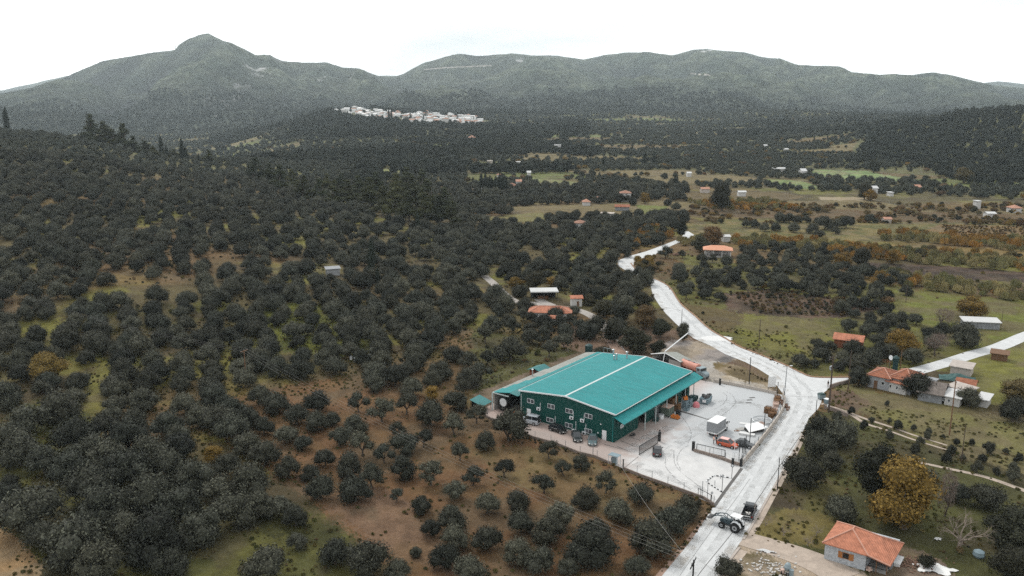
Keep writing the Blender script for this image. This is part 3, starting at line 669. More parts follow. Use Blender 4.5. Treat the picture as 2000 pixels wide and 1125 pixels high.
MB().box(-.5, -.3, YB-.25, YB, -.1, 4.0).box(-.5,-.3,YM+.1,YB-.26,3.95,4.15).build('lean_to_frame', 'trim_pale', W)
MB().box(LN+2.8, LN+2.95, WD, YB-.4, -.1, 4.0).build('lean_to_wall', 'dark_inside', W)
# windows, doors and outdoor units of the gable
for y, z in ((20.0,4.15),(14.85,4.15),(10.45,4.15),(5.88,4.15),(18.9,1.1),(15.1,1.15),(10.5,1.1),(5.88,1.0)):
    win(W, (0,y,z), (0,1,0), (-1,0,0), 1.75, .95)
def door(parent, x, y, z0, w_, h_, m, side=-1, handle=True):
    d = MB().box(x-.05, x-.005, y-w_/2, y+w_/2, z0, z0+h_).build('door', m, parent)
    if handle: MB().box(x-.09, x-.052, y+w_/2-.16, y+w_/2-.1, z0+.95, z0+1.08).build('handle', 'black_metal', d)
    return d
door(W, 0, 2.2, -.1, 1.0, 2.15, 'white_paint'); door(W, 0, 20.45, .35, 1.0, 2.0, 'white_paint')
def acunit(parent, y, z, pipe, brackets=True):
    a = MB().box(-.38, -.06, y-.42, y+.42, z-.29, z+.29).build('outdoor_unit', 'white_metal', parent)
    MB().disc((-.385,y-.08,z), (1,0,0), .21, .02, 18).build('fan_grille', 'black_metal', a)
    MB().box(-.34,-.002,y-.36,y+.36,z-.34,z-.295).build('bracket', 'steel_grey', a)
    if pipe: MB().box(-.07, -.005, y-.36, y-.28, z+.3, z+pipe).build('pipe_duct', 'white_metal', parent)
acunit(W, 17.85, 3.0, 1.4); acunit(W, 9.75, 2.95, 1.4); acunit(W, 7.2, 2.95, 1.3); acunit(W, 6.75, .42, 2.0); acunit(W, 14.1, .34, 1.9); acunit(W, 9.1, .35, 2.0)
MB().box(-.09,-.005,22.35,22.45,.2,5.2).build('downpipe', 'trim_pale', W); MB().box(-.06,-.004,.25,.33,.0,5.6).build('downpipe', 'teal_roof_plain', W)
for y, z in ((3.0,3.15),(3.6,1.2)): MB().box(-.14,-.004,y-.11,y+.11,z-.1,z+.1).build('wall_lamp', 'white_paint', W)
s_ = MB().box(2.3, 3.6, -.07, -.01, 2.2, 3.0).build('notice_board', 'white_paint', W); MB().box(2.4,3.5,-.085,-.072,2.3,2.9).build('notice', 'patch_grey', s_)
MB().tube([(2.95,-.35,3.35),(2.95,-.1,3.45)], [.18,.06], 10).build('wall_lamp', 'black_metal', W)
for x, y, h, r in ((30.2,14.6,1.6,.2),(28.2,16.8,1.0,.17),(28.5,16.3,1.4,.16),(32.6,19.6,1.2,.2)):
    zb = EV + (WD - y) / MY * (RG - EV)
    v_ = MB().tube([(x,y,zb-.1),(x,y,zb+h)], r, 12).build('roof_vent', 'zinc', W, smooth=False); MB().tube([(x,y,zb+h+.02),(x,y,zb+h+.16),(x,y,zb+h+.3)], [r*1.6,r*1.6,.03], 12).build('vent_cap', 'zinc', v_)
v_ = MB().tube([(13.5,29.3,4.0),(13.5,29.3,5.6)], .13, 10).build('roof_vent', 'zinc', W); MB().tube([(13.5,29.3,5.6),(13.5,29.3,5.75)], .24, 10).build('vent_cap', 'white_paint', v_)
# pale railing stubs at the far ridge corner
f = MB()
for x, y in ((33.2,22.6),(33.2,21.6),(33.2,20.6)): f.tube([(x,y,5.9),(x,y,7.3)], .04, 6)
f.tube([(33.2,22.6,7.3),(33.2,20.6,7.3)], .04, 6); f.build('roof_rail', 'zinc', W)

# ------------------------------------------------------------------ generic house
def house(label, loc, rz, L, D, H, rh, roof='hip', wm='plaster_white', rm='terracotta', wins=(), doors=(), ov=.4, name='house', cat='house', group=None, flat=False, hip=None, simple=False):
    h = thing(name, label, cat, loc, rz, group)
    MB().box(-L/2, L/2, -D/2, D/2, -.6, H).build('wall', wm, h)
    a, b = L/2+ov, D/2+ov; hp = min(a, b) if hip is None else hip; z0 = H + .01; th = .16
    if roof == 'flat':
        MB().box(-a, a, -b, b, z0, z0+.2).build('roof', rm, h)
    elif roof == 'shed':
        MB().hexa([(-a,-b,z0),(a,-b,z0),(a,b,z0+rh),(-a,b,z0+rh)], [(-a,-b,z0+th),(a,-b,z0+th),(a,b,z0+rh+th),(-a,b,z0+rh+th)]).build('roof', rm, h)
        MB().add([(-L/2,-D/2,H-.05),(-L/2,D/2,H-.05),(-L/2,D/2,H+rh*.93),(L/2,-D/2,H-.05),(L/2,D/2,H-.05),(L/2,D/2,H+rh*.93)], [(0,1,2)[::-1],(3,4,5),(1,4,5,2)[::-1]]).build('upper_wall', wm, h)
    elif roof == 'gable':
        MB().add([(-a,-b,z0),(a,-b,z0),(a,0,z0+rh),(-a,0,z0+rh),(a,b,z0),(-a,b,z0),(-a,-b,z0+th),(a,-b,z0+th),(a,0,z0+rh+th),(-a,0,z0+rh+th),(a,b,z0+th),(-a,b,z0+th)],
                 [(6,7,8,9),(9,8,10,11),(0,3,2,1),(3,5,4,2),(0,1,7,6),(4,5,11,10),(1,2,8,7),(2,4,10,8),(0,6,9,3),(3,9,11,5)]).build('roof', rm, h)
        for s_ in (-1, 1): MB().add([(s_*L/2,-D/2,H-.02),(s_*L/2,D/2,H-.02),(s_*L/2,0,H+rh*.88),(s_*(L/2-.2),-D/2,H-.02),(s_*(L/2-.2),D/2,H-.02),(s_*(L/2-.2),0,H+rh*.88)], [(2,1,0) if s_ < 0 else (0,1,2),(3,4,5) if s_ < 0 else (5,4,3)] + [(0,1,4,3),(1,2,5,4),(2,0,3,5)]).build('gable_wall', wm, h)
    else:
        v = [(-a,-b,z0),(a,-b,z0),(a,b,z0),(-a,b,z0),(-a,-b,z0+th),(a,-b,z0+th),(a,b,z0+th),(-a,b,z0+th),(-a+hp,0,z0+rh+th),(a-hp,0,z0+rh+th)]
        MB().add(v, [(3,2,1,0),(0,1,5,4),(1,2,6,5),(2,3,7,6),(3,0,4,7),(4,5,9,8),(6,7,8,9),(5,6,9),(7,4,8)]).build('roof', rm, h)
        if not simple:
            f = MB()
            for p_, q_ in ((4,8),(7,8),(5,9),(6,9),(8,9)): f.tube([Vector(v[p_])+Vector((0,0,.03)), Vector(v[q_])+Vector((0,0,.05))], .11, 6)
            f.build('ridge_tiles', 'ridge_tile' if 'terra' in rm or 'salmon' in rm else rm, h)
    for s, x, z, w_, hh in wins:
        n = {'f':(0,-1,0),'b':(0,1,0),'l':(-1,0,0),'r':(1,0,0)}[s]; p_ = {'f':(x,-D/2,z),'b':(x,D/2,z),'l':(-L/2,x,z),'r':(L/2,x,z)}[s]
        win(h, p_, (1,0,0) if s in 'fb' else (0,1,0), n, w_, hh, panes=2 if w_ > .9 else 1, gm='glass_dark')
    for s, x, w_, hh in doors:
        if s == 'f': d = MB().box(x-w_/2, x+w_/2, -D/2-.05, -D/2-.005, 0, hh)
        else: d = MB().box(-L/2-.05, -L/2-.005, x-w_/2, x+w_/2, 0, hh) if s == 'l' else MB().box(L/2+.005, L/2+.05, x-w_/2, x+w_/2, 0, hh)
        d.build('door', 'wood_brown', h)
    return h

# --- stone house, bottom right: irregular hipped roof with a long right wing
hp0 = Vector((*P(1609,1091), 0)); hp1 = Vector((*P(1689,1115), 0)); ha = math.atan2(hp1.y-hp0.y, hp1.x-hp0.x)
SH = thing('stone_house', 'small grey stone house with salmon tiled hip roof and open porch', 'house', hp0, ha)
LA = (hp1-hp0).length
f = MB().box(0, LA, 0, .35, -.3, 2.65).box(0, .35, .353, 6.7, -.3, 2.65).box(0, LA+3.0, 6.703, 7.05, -.3, 2.65).box(LA-.35, LA, .353, 6.7, -.3, 2.65)
f.build('wall', 'stone_wall', SH)
MB().box(LA+2.7, LA+3.0, 2.4, 6.7, -.3, 2.1).build('wing_wall', 'old_stone', SH)
MB().box(LA+.05, LA+2.65, .6, 6.6, -.1, .06).build('porch_floor', 'concrete', SH)
A_, B_, D_, E_, C_ = (-.35,-.35,2.62), (LA+.35,-.35,2.62), (LA+3.3,-.25,1.95), (LA+3.5,7.4,2.05), (-.35,7.4,2.62)
P1, P2, F2 = (2.95,2.9,4.35), (3.0,3.9,4.35), (LA+.9,4.2,3.75)
def thick(mb, polys, th=.14):
    for pl in polys:
        n = len(pl); v = [tuple(p_) for p_ in pl] + [(p_[0],p_[1],p_[2]-th) for p_ in pl]
        mb.add(v, [tuple(range(n)), tuple(range(n, 2*n))[::-1]] + [((i+1)%n, i, n+i, n+(i+1)%n) for i in range(n)])
f = MB(); thick(f, [(A_,B_,P1)]); f.build('roof', 'terracotta', SH)
f = MB(); thick(f, [(A_,P1,P2,C_)]); f.build('roof', 'terracotta', SH)
f = MB(); thick(f, [(B_,D_,F2),(D_,E_,F2),(B_,F2,P2,P1)]); f.build('roof', 'terracotta', SH)
f = MB(); thick(f, [(C_,P2,F2),(C_,F2,E_)]); f.build('roof', 'terracotta', SH)
f = MB()
for a, b in ((A_,P1),(B_,P1),(P1,P2),(P2,C_),(P2,F2),(F2,E_),(B_,D_)): f.tube([Vector(a)+Vector((0,0,.04)), Vector(b)+Vector((0,0,.04))], .10, 6)
f.build('ridge_tiles', 'ridge_tile', SH)
wn = win(SH, (3.0,0,1.45), (1,0,0), (0,-1,0), .9, .95, fm='shutter_wood', gm='dark_inside', panes=1, fr=.06)
for s in (-1, 1): MB().cbox((3.0+s*.78,-.09,1.45), (.6,.05,1.0), s*.25).build('shutter', 'shutter_wood', wn)
for x, y in ((LA+2.8,.2),(LA+1.4,.25)): MB().box(x-.06,x+.06,y-.06,y+.06,-.1,2.05).build('porch_post', 'wood_brown', SH)
MB().box(LA+.1, LA+2.8, .2, .27, .85, .93).build('porch_rail', 'black_metal', SH)

# --- salmon roofed house in the valley
c = g3(1405,503); aa = math.atan2(P(1432,505)[1]-P(1378,503)[1], P(1432,505)[0]-P(1378,503)[0])
NH = thing('open_house', 'unfinished white house with salmon hipped roof and open pillared front', 'house', (c.x, c.y+3.5, 0), aa)
MB().box(-5.4,5.4,-3.2,3.4,-.3,.35).build('floor', 'concrete', NH)
MB().box(-5.3,5.3,2.4,2.6,.35,2.7).box(-5.3,-1.2,.2,.35,.35,2.7).build('wall', 'plaster_white', NH)
for x in (-5.2,-1.8,1.7,5.2): MB().box(x-.2,x+.2,-3.1,-2.75,.35,2.75).build('column', 'plaster_white', NH)
for x in (-5.2,5.2): MB().box(x-.2,x+.2,2.61,2.95,.35,2.75).build('column', 'plaster_white', NH)
MB().box(-5.4,5.4,-3.15,-2.7,2.76,3.0).build('beam', 'plaster_white', NH)
MB().box(-5.2,5.2,-2.95,-2.85,1.1,1.18).build('railing', 'black_metal', NH)
v = [(-6.1,-3.9,3.0),(6.1,-3.9,3.0),(6.1,3.9,3.0),(-6.1,3.9,3.0),(-6.1,-3.9,3.15),(6.1,-3.9,3.15),(6.1,3.9,3.15),(-6.1,3.9,3.15),(-2.6,0,4.6),(2.6,0,4.6)]
MB().add(v, [(3,2,1,0),(0,1,5,4),(1,2,6,5),(2,3,7,6),(3,0,4,7),(4,5,9,8),(6,7,8,9),(5,6,9),(7,4,8)]).build('roof', 'salmon_roof', NH)

# --- farm row by the side road (photo crop at 6.667x from 1660,690)
def fx_(a, b, z=0): return g3(1660 + a/6.667, 690 + b/6.667, z)
def row(label, a, b, z, L, D, H, rh, roof, wm, rm, dx=0, wins=(), doors=(), **k):
    p_, q_ = fx_(*a), fx_(*b); m_ = (p_+q_)/2; r_ = math.atan2(q_.y-p_.y, q_.x-p_.x); n = Vector((-math.sin(r_), math.cos(r_), 0))
    return house(label, m_ + n*(D/2) , r_, L or (q_-p_).length, D, H, rh, roof, wm, rm, wins=wins, doors=doors, **k)
row('grey plastered farmhouse with red tiled roof, left end of the farm row', (228,435),(500,495),0, 0, 6.0, 2.9, 1.3, 'hip', 'plaster_grey', 'terracotta_old', wins=(('f',1.0,1.6,.7,.8),), doors=(('f',-.6,.8,1.9),), name='farmhouse')
row('farmhouse with large brown-red hipped roof in the middle of the farm row', (505,480),(780,545),0, 0, 7.0, 3.1, 1.6, 'hip', 'plaster_grey', 'terracotta_old', wins=(('f',-.6,1.5,.9,.9),), name='farmhouse')
row('lower porch of the farm row under a strip of orange tiles', (470,487),(720,548),0, 0, 2.2, 2.3, .5, 'shed', 'plaster_white', 'terracotta', wins=(('f',-1.3,1.3,.5,.8),('f',.2,1.3,.5,.8)), name='porch', cat='porch')
row('long low barn with weathered grey-brown tiles right of the farmhouses', (880,610),(1190,665),0, 0, 8.5, 1.9, 1.6, 'gable', 'old_stone', 'tile_weathered', name='barn', cat='barn')
row('white walled shed with pale sheet roof beside the grey barn', (1225,665),(1420,705),0, 0, 4.2, 1.9, .5, 'shed', 'plaster_white', 'sheet_white', wins=(('f',-1.6,1.1,.5,.7),('f',-.6,1.1,.5,.7)), name='shed', cat='shed')
row('narrow shed under rusty cream sheets behind the white walled shed', (1260,560),(1520,640),0, 0, 3.4, 2.4, .3, 'shed', 'old_stone', 'sheet_rusty', name='shed', cat='shed')
row('low outbuilding with dull red tiled roof behind the farm row', (1370,520),(1600,560),0, 0, 5.0, 1.8, 1.2, 'gable', 'old_stone', 'terracotta_old', name='outbuilding', cat='shed')
row('last small white shed with grey sheet roof at the right of the farm row', (1660,690),(1780,715),0, 0, 3.6, 1.7, .4, 'shed', 'plaster_white', 'sheet_white', name='shed', cat='shed')
row('pink-walled shack with slanted cream sheet roof by the side road', (1300,275),(1560,320),0, 0, 4.4, 2.1, .3, 'shed', 'wall_beige', 'sheet_rusty', name='shack', cat='shed')
row('bluish tin lean-to roof tucked behind the middle farmhouse', (900,470),(1060,505),0, 0, 3, 2.0, .3, 'shed', 'old_stone', 'steel_grey', name='lean_to', cat='shed')
row('brown roofed hut in the meadow by the side road', (1885,90),(1990,105),0, 3.6, 3.0, 1.7, .3, 'shed', 'wood_brown', 'wood_brown', name='hut', cat='shed')
p_ = fx_(1400,345); g_ = np.random.default_rng(5)
f = MB(); n_ = 12; v = []
for j in range(n_):
    for i in range(n_):
        u, w_ = i/(n_-1)-.5, j/(n_-1)-.5; v.append((u*8, w_*4.6, max(0, 1.5*(1-abs(u)*1.7)*(1-abs(w_)*1.6)) + g_.random()*.35))
f.add(v, [(j*n_+i, j*n_+i+1, (j+1)*n_+i+1, (j+1)*n_+i) for j in range(n_-1) for i in range(n_-1)])
o = f.build('netting_heap', 'tarp_green'); o.location = (p_.x, p_.y, 0); o.rotation_euler.z = -.4; tag(o, 'heap of dark green netting in front of the pink-walled shack', 'netting')

# --- small houses around
def at2(px, py): q = at(px, py); return (q.x, q.y, q.z)
house('small orange tiled hut inside the valley olive grove', at2(1657,678), R(-28), 7.0, 4.6, 2.2, 1.2, 'gable', 'rust_red', 'terracotta', name='hut', cat='hut')
house('long low shed with white roof standing in the meadow', at2(1913,640), R(-10), 9.5, 3.6, 2.0, .5, 'shed', 'old_stone', 'sheet_white', name='shed', cat='shed')
h = thing('pavilion', 'open pavilion with flat white roof beside the grey dirt track', 'pavilion', at2(1062,584), R(3))
MB().box(-4.6,4.6,-3,3,3.0,3.16).box(-4.7,4.7,-3.1,-3.0,2.85,3.2).build('roof', 'sheet_white', h); MB().box(-4.2,4.2,2.3,2.5,-.3,2.98).build('wall', 'dark_inside', h)
for x in (-4.2,0,4.2):
    MB().box(x-.08,x+.08,-2.7,-2.54,-.3,2.98).build('post', 'black_metal', h)
MB().box(-2,1.5,-.5,.8,-.2,1.0).build('bench', 'wood_brown', h)
house('tiny white hut with small red roof below the pavilion', at2(1125,598), R(5), 3.4, 2.8, 2.6, .7, 'gable', 'plaster_white', 'terracotta', doors=(('f',.4,.7,1.8),), name='hut', cat='hut')
house('low farmhouse with orange tiled roof half hidden below the dirt track', at2(1075,622), R(-6), 12.5, 6, 2.2, 1.3, 'hip', 'plaster_white', 'terracotta', wins=(('f',-4,1.5,1,1),('f',3,1.5,1,1)), name='farmhouse')
house('small outhouse with a red roof below the half hidden farmhouse', at2(1082,634), R(-6), 3.2, 3, 1.9, .6, 'gable', 'plaster_white', 'terracotta', name='outhouse', cat='hut')
house('grey sheet roofed shed among the hillside olives', at2(650,536), R(20), 4.6, 3.2, 2.2, .3, 'shed', 'plaster_grey', 'canvas_tin', name='shed', cat='shed')
# distant single houses
def far(px, py, wpx, D, H, rh, roof, wm, rm, label, rz=0, **k):
    b = at(px, py); L = wpx * .85 * math.hypot(b.x, b.y) / F; D *= .8; H *= .85; rh *= .9
    return house(label, b, R(rz), L, D, H, rh, roof, wm, rm, simple=True, **k)
far(1221,393,24,8,6.2,1.6,'hip','plaster_white','terracotta_far','two-storey white house with a brown roof above the valley road',-4, wins=(('f',-2.5,4.4,1,1.2),('f',.5,4.4,1,1.2),('f',-2.5,1.5,1.6,1.6),('f',1,1.5,1,1.2)))
far(1215,411,32,6,2.6,1.2,'gable','old_stone','terracotta_old','long dark roofed outbuilding below the two-storey white house',-5)
far(1186,427,28,6,3.4,.3,'flat','plaster_white','wall_beige','flat white block building below the dark outbuilding',-16)
far(1133,447,24,7,3.6,1.4,'hip','plaster_white','terracotta_far','white house with an arcade and orange roof among olives',-8, wins=(('f',-1.5,1.6,1.2,1.8),('f',1.2,1.6,1.2,1.8)))
far(1145,401,16,6,2.6,1.8,'hip','plaster_white','terracotta_far','low house with a red pyramid roof left of the white block',4)
far(1170,392,8,5,2,1,'gable','plaster_white','terracotta_far','tiny red roof left of the two-storey white house',2)
far(1000,368,20,7,2.6,1.8,'hip','plaster_white','terracotta_far','red roofed farmhouse at the end of the cypress row',-8)
far(1013,364,12,7,4.4,1.4,'gable','plaster_white','terracotta_far','narrow white house behind the red roofed farmhouse',3)
far(974,352,8,6,5.2,.8,'hip','plaster_white','terracotta_far','pale house seen between the cypresses',0)
far(934,375,18,6,2.6,.3,'flat','plaster_white','sheet_white','flat white shed left of the cypress row',-5)
far(1089,297,14,12,9.5,.3,'flat','plaster_white','sheet_white','tall left end of the long white building',-6)
far(1118,300,36,10,4.6,.5,'flat','plaster_white','sheet_rusty','long white low building on the valley slope',-12)
far(922,277,18,14,7,3.2,'hip','plaster_white','terracotta_far','lone house with a bright red roof below the village',0)
far(1417,472,14,5,2.8,.8,'gable','plaster_white','sheet_white','small white house behind the salmon roofed house',5)
far(1376,376,18,7,3,1.2,'gable','wall_beige','terracotta_far','pinkish long roof left of the large dark tree',0)
far(1448,383,16,6,3.2,.9,'gable','plaster_white','sheet_white','white farm building right of the large dark tree',0)
far(1520,336,26,8,3.6,1.0,'gable','plaster_white','sheet_white','long white farm building by the far green meadow',0)
far(1567,344,11,9,5,2.2,'gable','plaster_white','sheet_white','bright white barn left of the long green field',4)
far(1706,377,10,7,4,1.6,'gable','plaster_white','sheet_white','white gabled shed right of the dark tree pair',6)
far(1738,383,8,6,3,.6,'flat','plaster_white','sheet_white','small white kiosk-like shed on the valley track',0)
far(1790,372,10,8,3,1.6,'gable','wall_beige','terracotta_far','faraway pink roofed barn in the right valley',0)
far(1731,435,15,5,2.4,1.0,'gable','wall_beige','terracotta_far','pink roofed hut beside the olive row',0)
far(1980,415,18,8,3.2,1.8,'hip','plaster_white','terracotta_far','red roofed house near the right edge',3)
far(1932,424,16,7,2.6,.8,'gable','plaster_white','sheet_white','white tent-like shed left of the red roofed house at right',-4)
far(1907,408,9,5,5.5,.5,'flat','plaster_white','sheet_white','narrow tall white building with a mast-like wall at right',0)
far(1033,343,8,6,3,1.5,'gable','plaster_white','sheet_white','tiny white shed above the green meadow',0)
far(957,320,12,8,3.5,.8,'flat','wall_beige','sheet_rusty','beige flat building among dark trees left of the meadow',0)
far(1010,322,14,8,3.5,.8,'flat','plaster_white','sheet_white','low pale building among dark trees above the meadow',-4)
far(1345,345,9,7,3.5,1,'gable','plaster_white','sheet_white','small pale house in the middle of the olive plain',0)
far(1535,298,7,9,4.5,1,'gable','plaster_white','sheet_white','far white speck of a house at the valley head',0)
far(1494,290,7,9,4.5,1,'gable','plaster_white','sheet_white','far pale house left at the valley head',0)
# --- the hill village: every house a thing
g_ = np.random.default_rng(12); nv = 0; VH = []
wmat = ['village_white','village_white','plaster_white','village_white']
mat('village_white', (.85,.85,.84), .9, var=.05, scale=.3)
spots = []
while len(spots) < 125:
    a = g_.random(); px = 690 + a*250 + g_.normal()*3
    ytop = np.interp(px, [650,690,720,745,800,860,900,940], [219,217,222,226,229,227,232,238]); yb = ytop - 4 + g_.random() * np.interp(px, [650,700,760,860,940], [16,16,16,22,12])
    if all(abs(px-q[0]) > 3.2 or abs(yb-q[1]) > 1.4 for q in spots): spots.append((px, yb))
for k in range(9): spots.append((655 + k*7 + g_.normal()*2, 219 + g_.random()*6))
spots.append((704, 221))
def ordname(i): return '%d%s' % (i, 'th' if 10 <= i % 100 <= 20 else {1:'st',2:'nd',3:'rd'}.get(i % 10, 'th'))
spots.sort(key=lambda q: q[0])
for i, (px, py) in enumerate(spots):
    b = at(px, py)
    while b.y > 2420: py += .7; b = at(px, py)
    big = abs(px-704) < .6 and abs(py-221) < .1
    L = g_.uniform(8, 13) * (1.5 if big else 1); H = g_.uniform(5, 9) * (1.6 if big else 1); red = g_.random() < .34
    lab = 'large white church-like block crowning the left of the hill village' if big else '%s %s house from the left in the white hill village' % (ordname(i+1), 'red roofed' if red else 'pale roofed')
    house(lab, (b.x, b.y, b.z), g_.uniform(-.5,.5), L, g_.uniform(7,10), H, g_.uniform(1.2,2.2), ['hip','gable'][i%2], wmat[i%4], 'terracotta_far' if red else 'sheet_white', simple=True, name='village_house', group='houses of the white hill village')
# ------------------------------------------------------------------ things in and around the yard
mat('bark', (.10,.082,.065), .95, var=.3, scale=4, bump=.6)
mat('pale_bark', (.26,.21,.17), .95, var=.25, scale=3, bump=.5)
mat('bare_twig', (.22,.17,.14), .95, var=.25, scale=3)
def paint(name, col, rough=.3): return mat(name, col, rough, var=.06, scale=2, spec=.6)
paint('paint_black', (.012,.012,.013)); paint('paint_dark', (.02,.026,.028)); paint('paint_teal_grey', (.10,.15,.16)); paint('paint_silver', (.42,.45,.48), .4)
paint('paint_orange', (.52,.08,.02)); paint('paint_pinktop', (.75,.42,.38)); paint('paint_white', (.75,.75,.74)); paint('lamp_white', (.7,.7,.68)); paint('lamp_red', (.3,.01,.01))
mat('tyre', (.018,.018,.018), .9, var=.2); mat('rim', (.40,.41,.42), .4, metal=.6, var=.1); mat('number_plate', (.7,.7,.68), .6, var=.05)
mat('skin', (.45,.27,.19), .7, var=.05); mat('hair_black', (.012,.01,.01), .8); mat('cloth_peach', (.68,.42,.34), .9, var=.1); mat('cloth_dark', (.03,.05,.055), .9, var=.15); mat('cloth_grey', (.30,.27,.27), .9, var=.1); mat('cloth_black', (.015,.015,.016), .9)
mat('canvas_grey', (.30,.31,.32), .9, var=.08, scale=1); mat('tank_pink', (.60,.27,.20), .55, var=.22, scale=.8); mat('tank_silver', (.55,.57,.58), .35, metal=.5, var=.15, scale=.8); mat('tank_dark', (.03,.032,.034), .5, var=.3, scale=1)
mat('tractor_body', (.06,.09,.105), .5, var=.15); mat('cab_grey', (.25,.31,.33), .5, var=.12); mat('crate_brown', (.19,.10,.045), .85, var=.35, scale=5); mat('crate_pink', (.55,.40,.33), .85, var=.2, scale=5); mat('crate_blue', (.20,.27,.30), .7, var=.25, scale=3)
mat('crate_green', (.11,.14,.11), .8, var=.25, scale=3); mat('orange_goods', (.55,.17,.03), .7, var=.3, scale=4); mat('pink_goods', (.62,.20,.22), .7, var=.4, scale=4); mat('scrap', (.07,.07,.07), .8, var=.5, scale=5)
mat('tank_green', (.012,.045,.045), .6, var=.15); mat('forklift_orange', (.80,.16,.02), .5, var=.1); mat('pole_wood', (.09,.065,.05), .95, var=.35, scale=5, bump=.4); mat('pole_brown', (.20,.11,.06), .95, var=.3, scale=5); mat('wire', (.30,.29,.27), .6)
mat('stripe_black', (.03,.03,.03), .9, var=.1); mat('stripe_red', (.35,.06,.04), .8); mat('rubble_brown', (.22,.13,.09), .95, var=.4, scale=3); mat('rubble_white', (.5,.48,.45), .95, var=.3, scale=3); mat('stone_brown', (.25,.20,.17), .95, var=.4, scale=2, bump=.8)

def wheel(parent, x, y, r, w_, m='rim', name='wheel'):
    t_ = MB().disc((x,y,r), (0,1,0), r, w_, 20).build(name, 'tyre', parent)
    s = 1 if y > 0 else -1; MB().disc((x, y + s*(w_/2+.008), r), (0,1,0), r*.62, .016, 16).build('rim', m, t_); return t_
def car(label, loc, rz, L, Wd, H, body, st='hatch', group=None, name='car', roofm=None, cat='car'):
    """x forward; body shell lofted over stations, glasshouse on top"""
    c = thing(name, label, cat, loc, rz, group); h = L/2; w_ = Wd/2; zb = .22; belt = H*.62
    if st == 'suv': S = [(-h,.86,.95),(-h+.06,.96,1),(-h*.3,1,1),(h*.32,1,1),(h*.42,.98,.93),(h*.85,.94,.88),(h,.84,.75)]; G = [(-h+.08,.90),(-h+.22,1),(h*.22,1),(h*.44,0)]
    elif st == 'sedan': S = [(-h,.80,.72),(-h+.12,.92,.88),(-h*.55,1,.96),(h*.1,1,.98),(h*.42,.99,.88),(h*.86,.9,.72),(h,.74,.55)]; G = [(-h*.80,0),(-h*.42,.97),(h*.02,1),(h*.45,0)]
    else: S = [(-h,.82,.82),(-h+.1,.94,.96),(-h*.4,1,1),(h*.2,1,1),(h*.45,.99,.88),(h*.88,.9,.72),(h,.74,.55)]; G = [(-h+.06,0.05),(-h*.72,.95),(h*.08,1),(h*.5,0)]
    rings = []
    for x, kw, kz in S:
        a = w_*kw; z = zb + (belt - zb)*kz
        rings.append([(x,-a*.92,zb),(x,a*.92,zb),(x,a,zb+.16),(x,a,z-.16),(x,a*.94,z-.03),(x,a*.8,z),(x,-a*.8,z),(x,-a*.94,z-.03),(x,-a,z-.16),(x,-a,zb+.16)])
    MB().loft(rings).build('body', body, c, smooth=False, bevel=.03)
    def zbelt(x):
        return zb + (belt - zb)*float(np.interp(x, [s[0] for s in S], [s[2] for s in S]))
    rg = []
    for x, k in G:
        z0 = zbelt(x) - .02; z1 = z0 + max(.02, (H - z0)*k); b0 = w_*.88; b1 = w_*(.88 - .2*k)
        rg.append([(x,-b0,z0),(x,b0,z0),(x,b1,z1),(x,-b1,z1)])
    gl = MB().loft(rg).build('glasshouse', 'glass_dark', c)
    x0, x1 = G[1][0], G[2][0]; b1 = w_*.70
    MB().add([(x0-.05,-b1,H-.03),(x1+.05,-b1,H-.03),(x1+.05,b1,H-.03),(x0-.05,b1,H-.03),(x0,-b1+.04,H+.025),(x1,-b1+.04,H+.025),(x1,b1-.04,H+.025),(x0,b1-.04,H+.025)], [(3,2,1,0),(4,5,6,7),(0,1,5,4),(1,2,6,5),(2,3,7,6),(3,0,4,7)]).build('roof', roofm or body, c)
    for s in (-1, 1):   # pillars
        f = MB()
        for (xa, ka), (xb, kb) in ((G[0], G[1]), (G[2], G[3])):
            za, z2 = zbelt(xa), zbelt(xb); pa = (xa, s*w_*(.885-.2*ka), za + (H-za)*ka); pb = (xb, s*w_*(.885-.2*kb), z2 + (H-z2)*kb); f.tube([pa, pb], .045, 5)
        xm = (x0+x1)/2 - .1; f.tube([(xm, s*w_*.885, zbelt(xm)-.05), (xm, s*w_*.695, H-.02)], .04, 5); f.build('pillar', body, c)
        MB().cbox((h*.36, s*(w_+.09), zbelt(h*.36)+.1), (.12,.2,.13)).build('mirror', body, c)
    r = .33 if st != 'suv' else .39
    for x in (-h*.62, h*.62):
        for s in (-1, 1): wheel(c, x, s*(w_-.09), r, .22)
    zf = zb + (belt-zb)*.5
    for s in (-1, 1):
        MB().cbox((h-.09, s*w_*.66, zf), (.2,.3,.13)).build('headlight', 'lamp_white', c); MB().cbox((-h+.03, s*w_*.70, zf+.14), (.1,.2,.22)).build('tail_light', 'lamp_red', c)
    MB().cbox((-h-.005,0,zf), (.03,.5,.12)).build('number_plate', 'number_plate', c); MB().cbox((h+.0,0,zb+.2), (.03,.5,.11)).build('number_plate', 'number_plate', c)
    return c
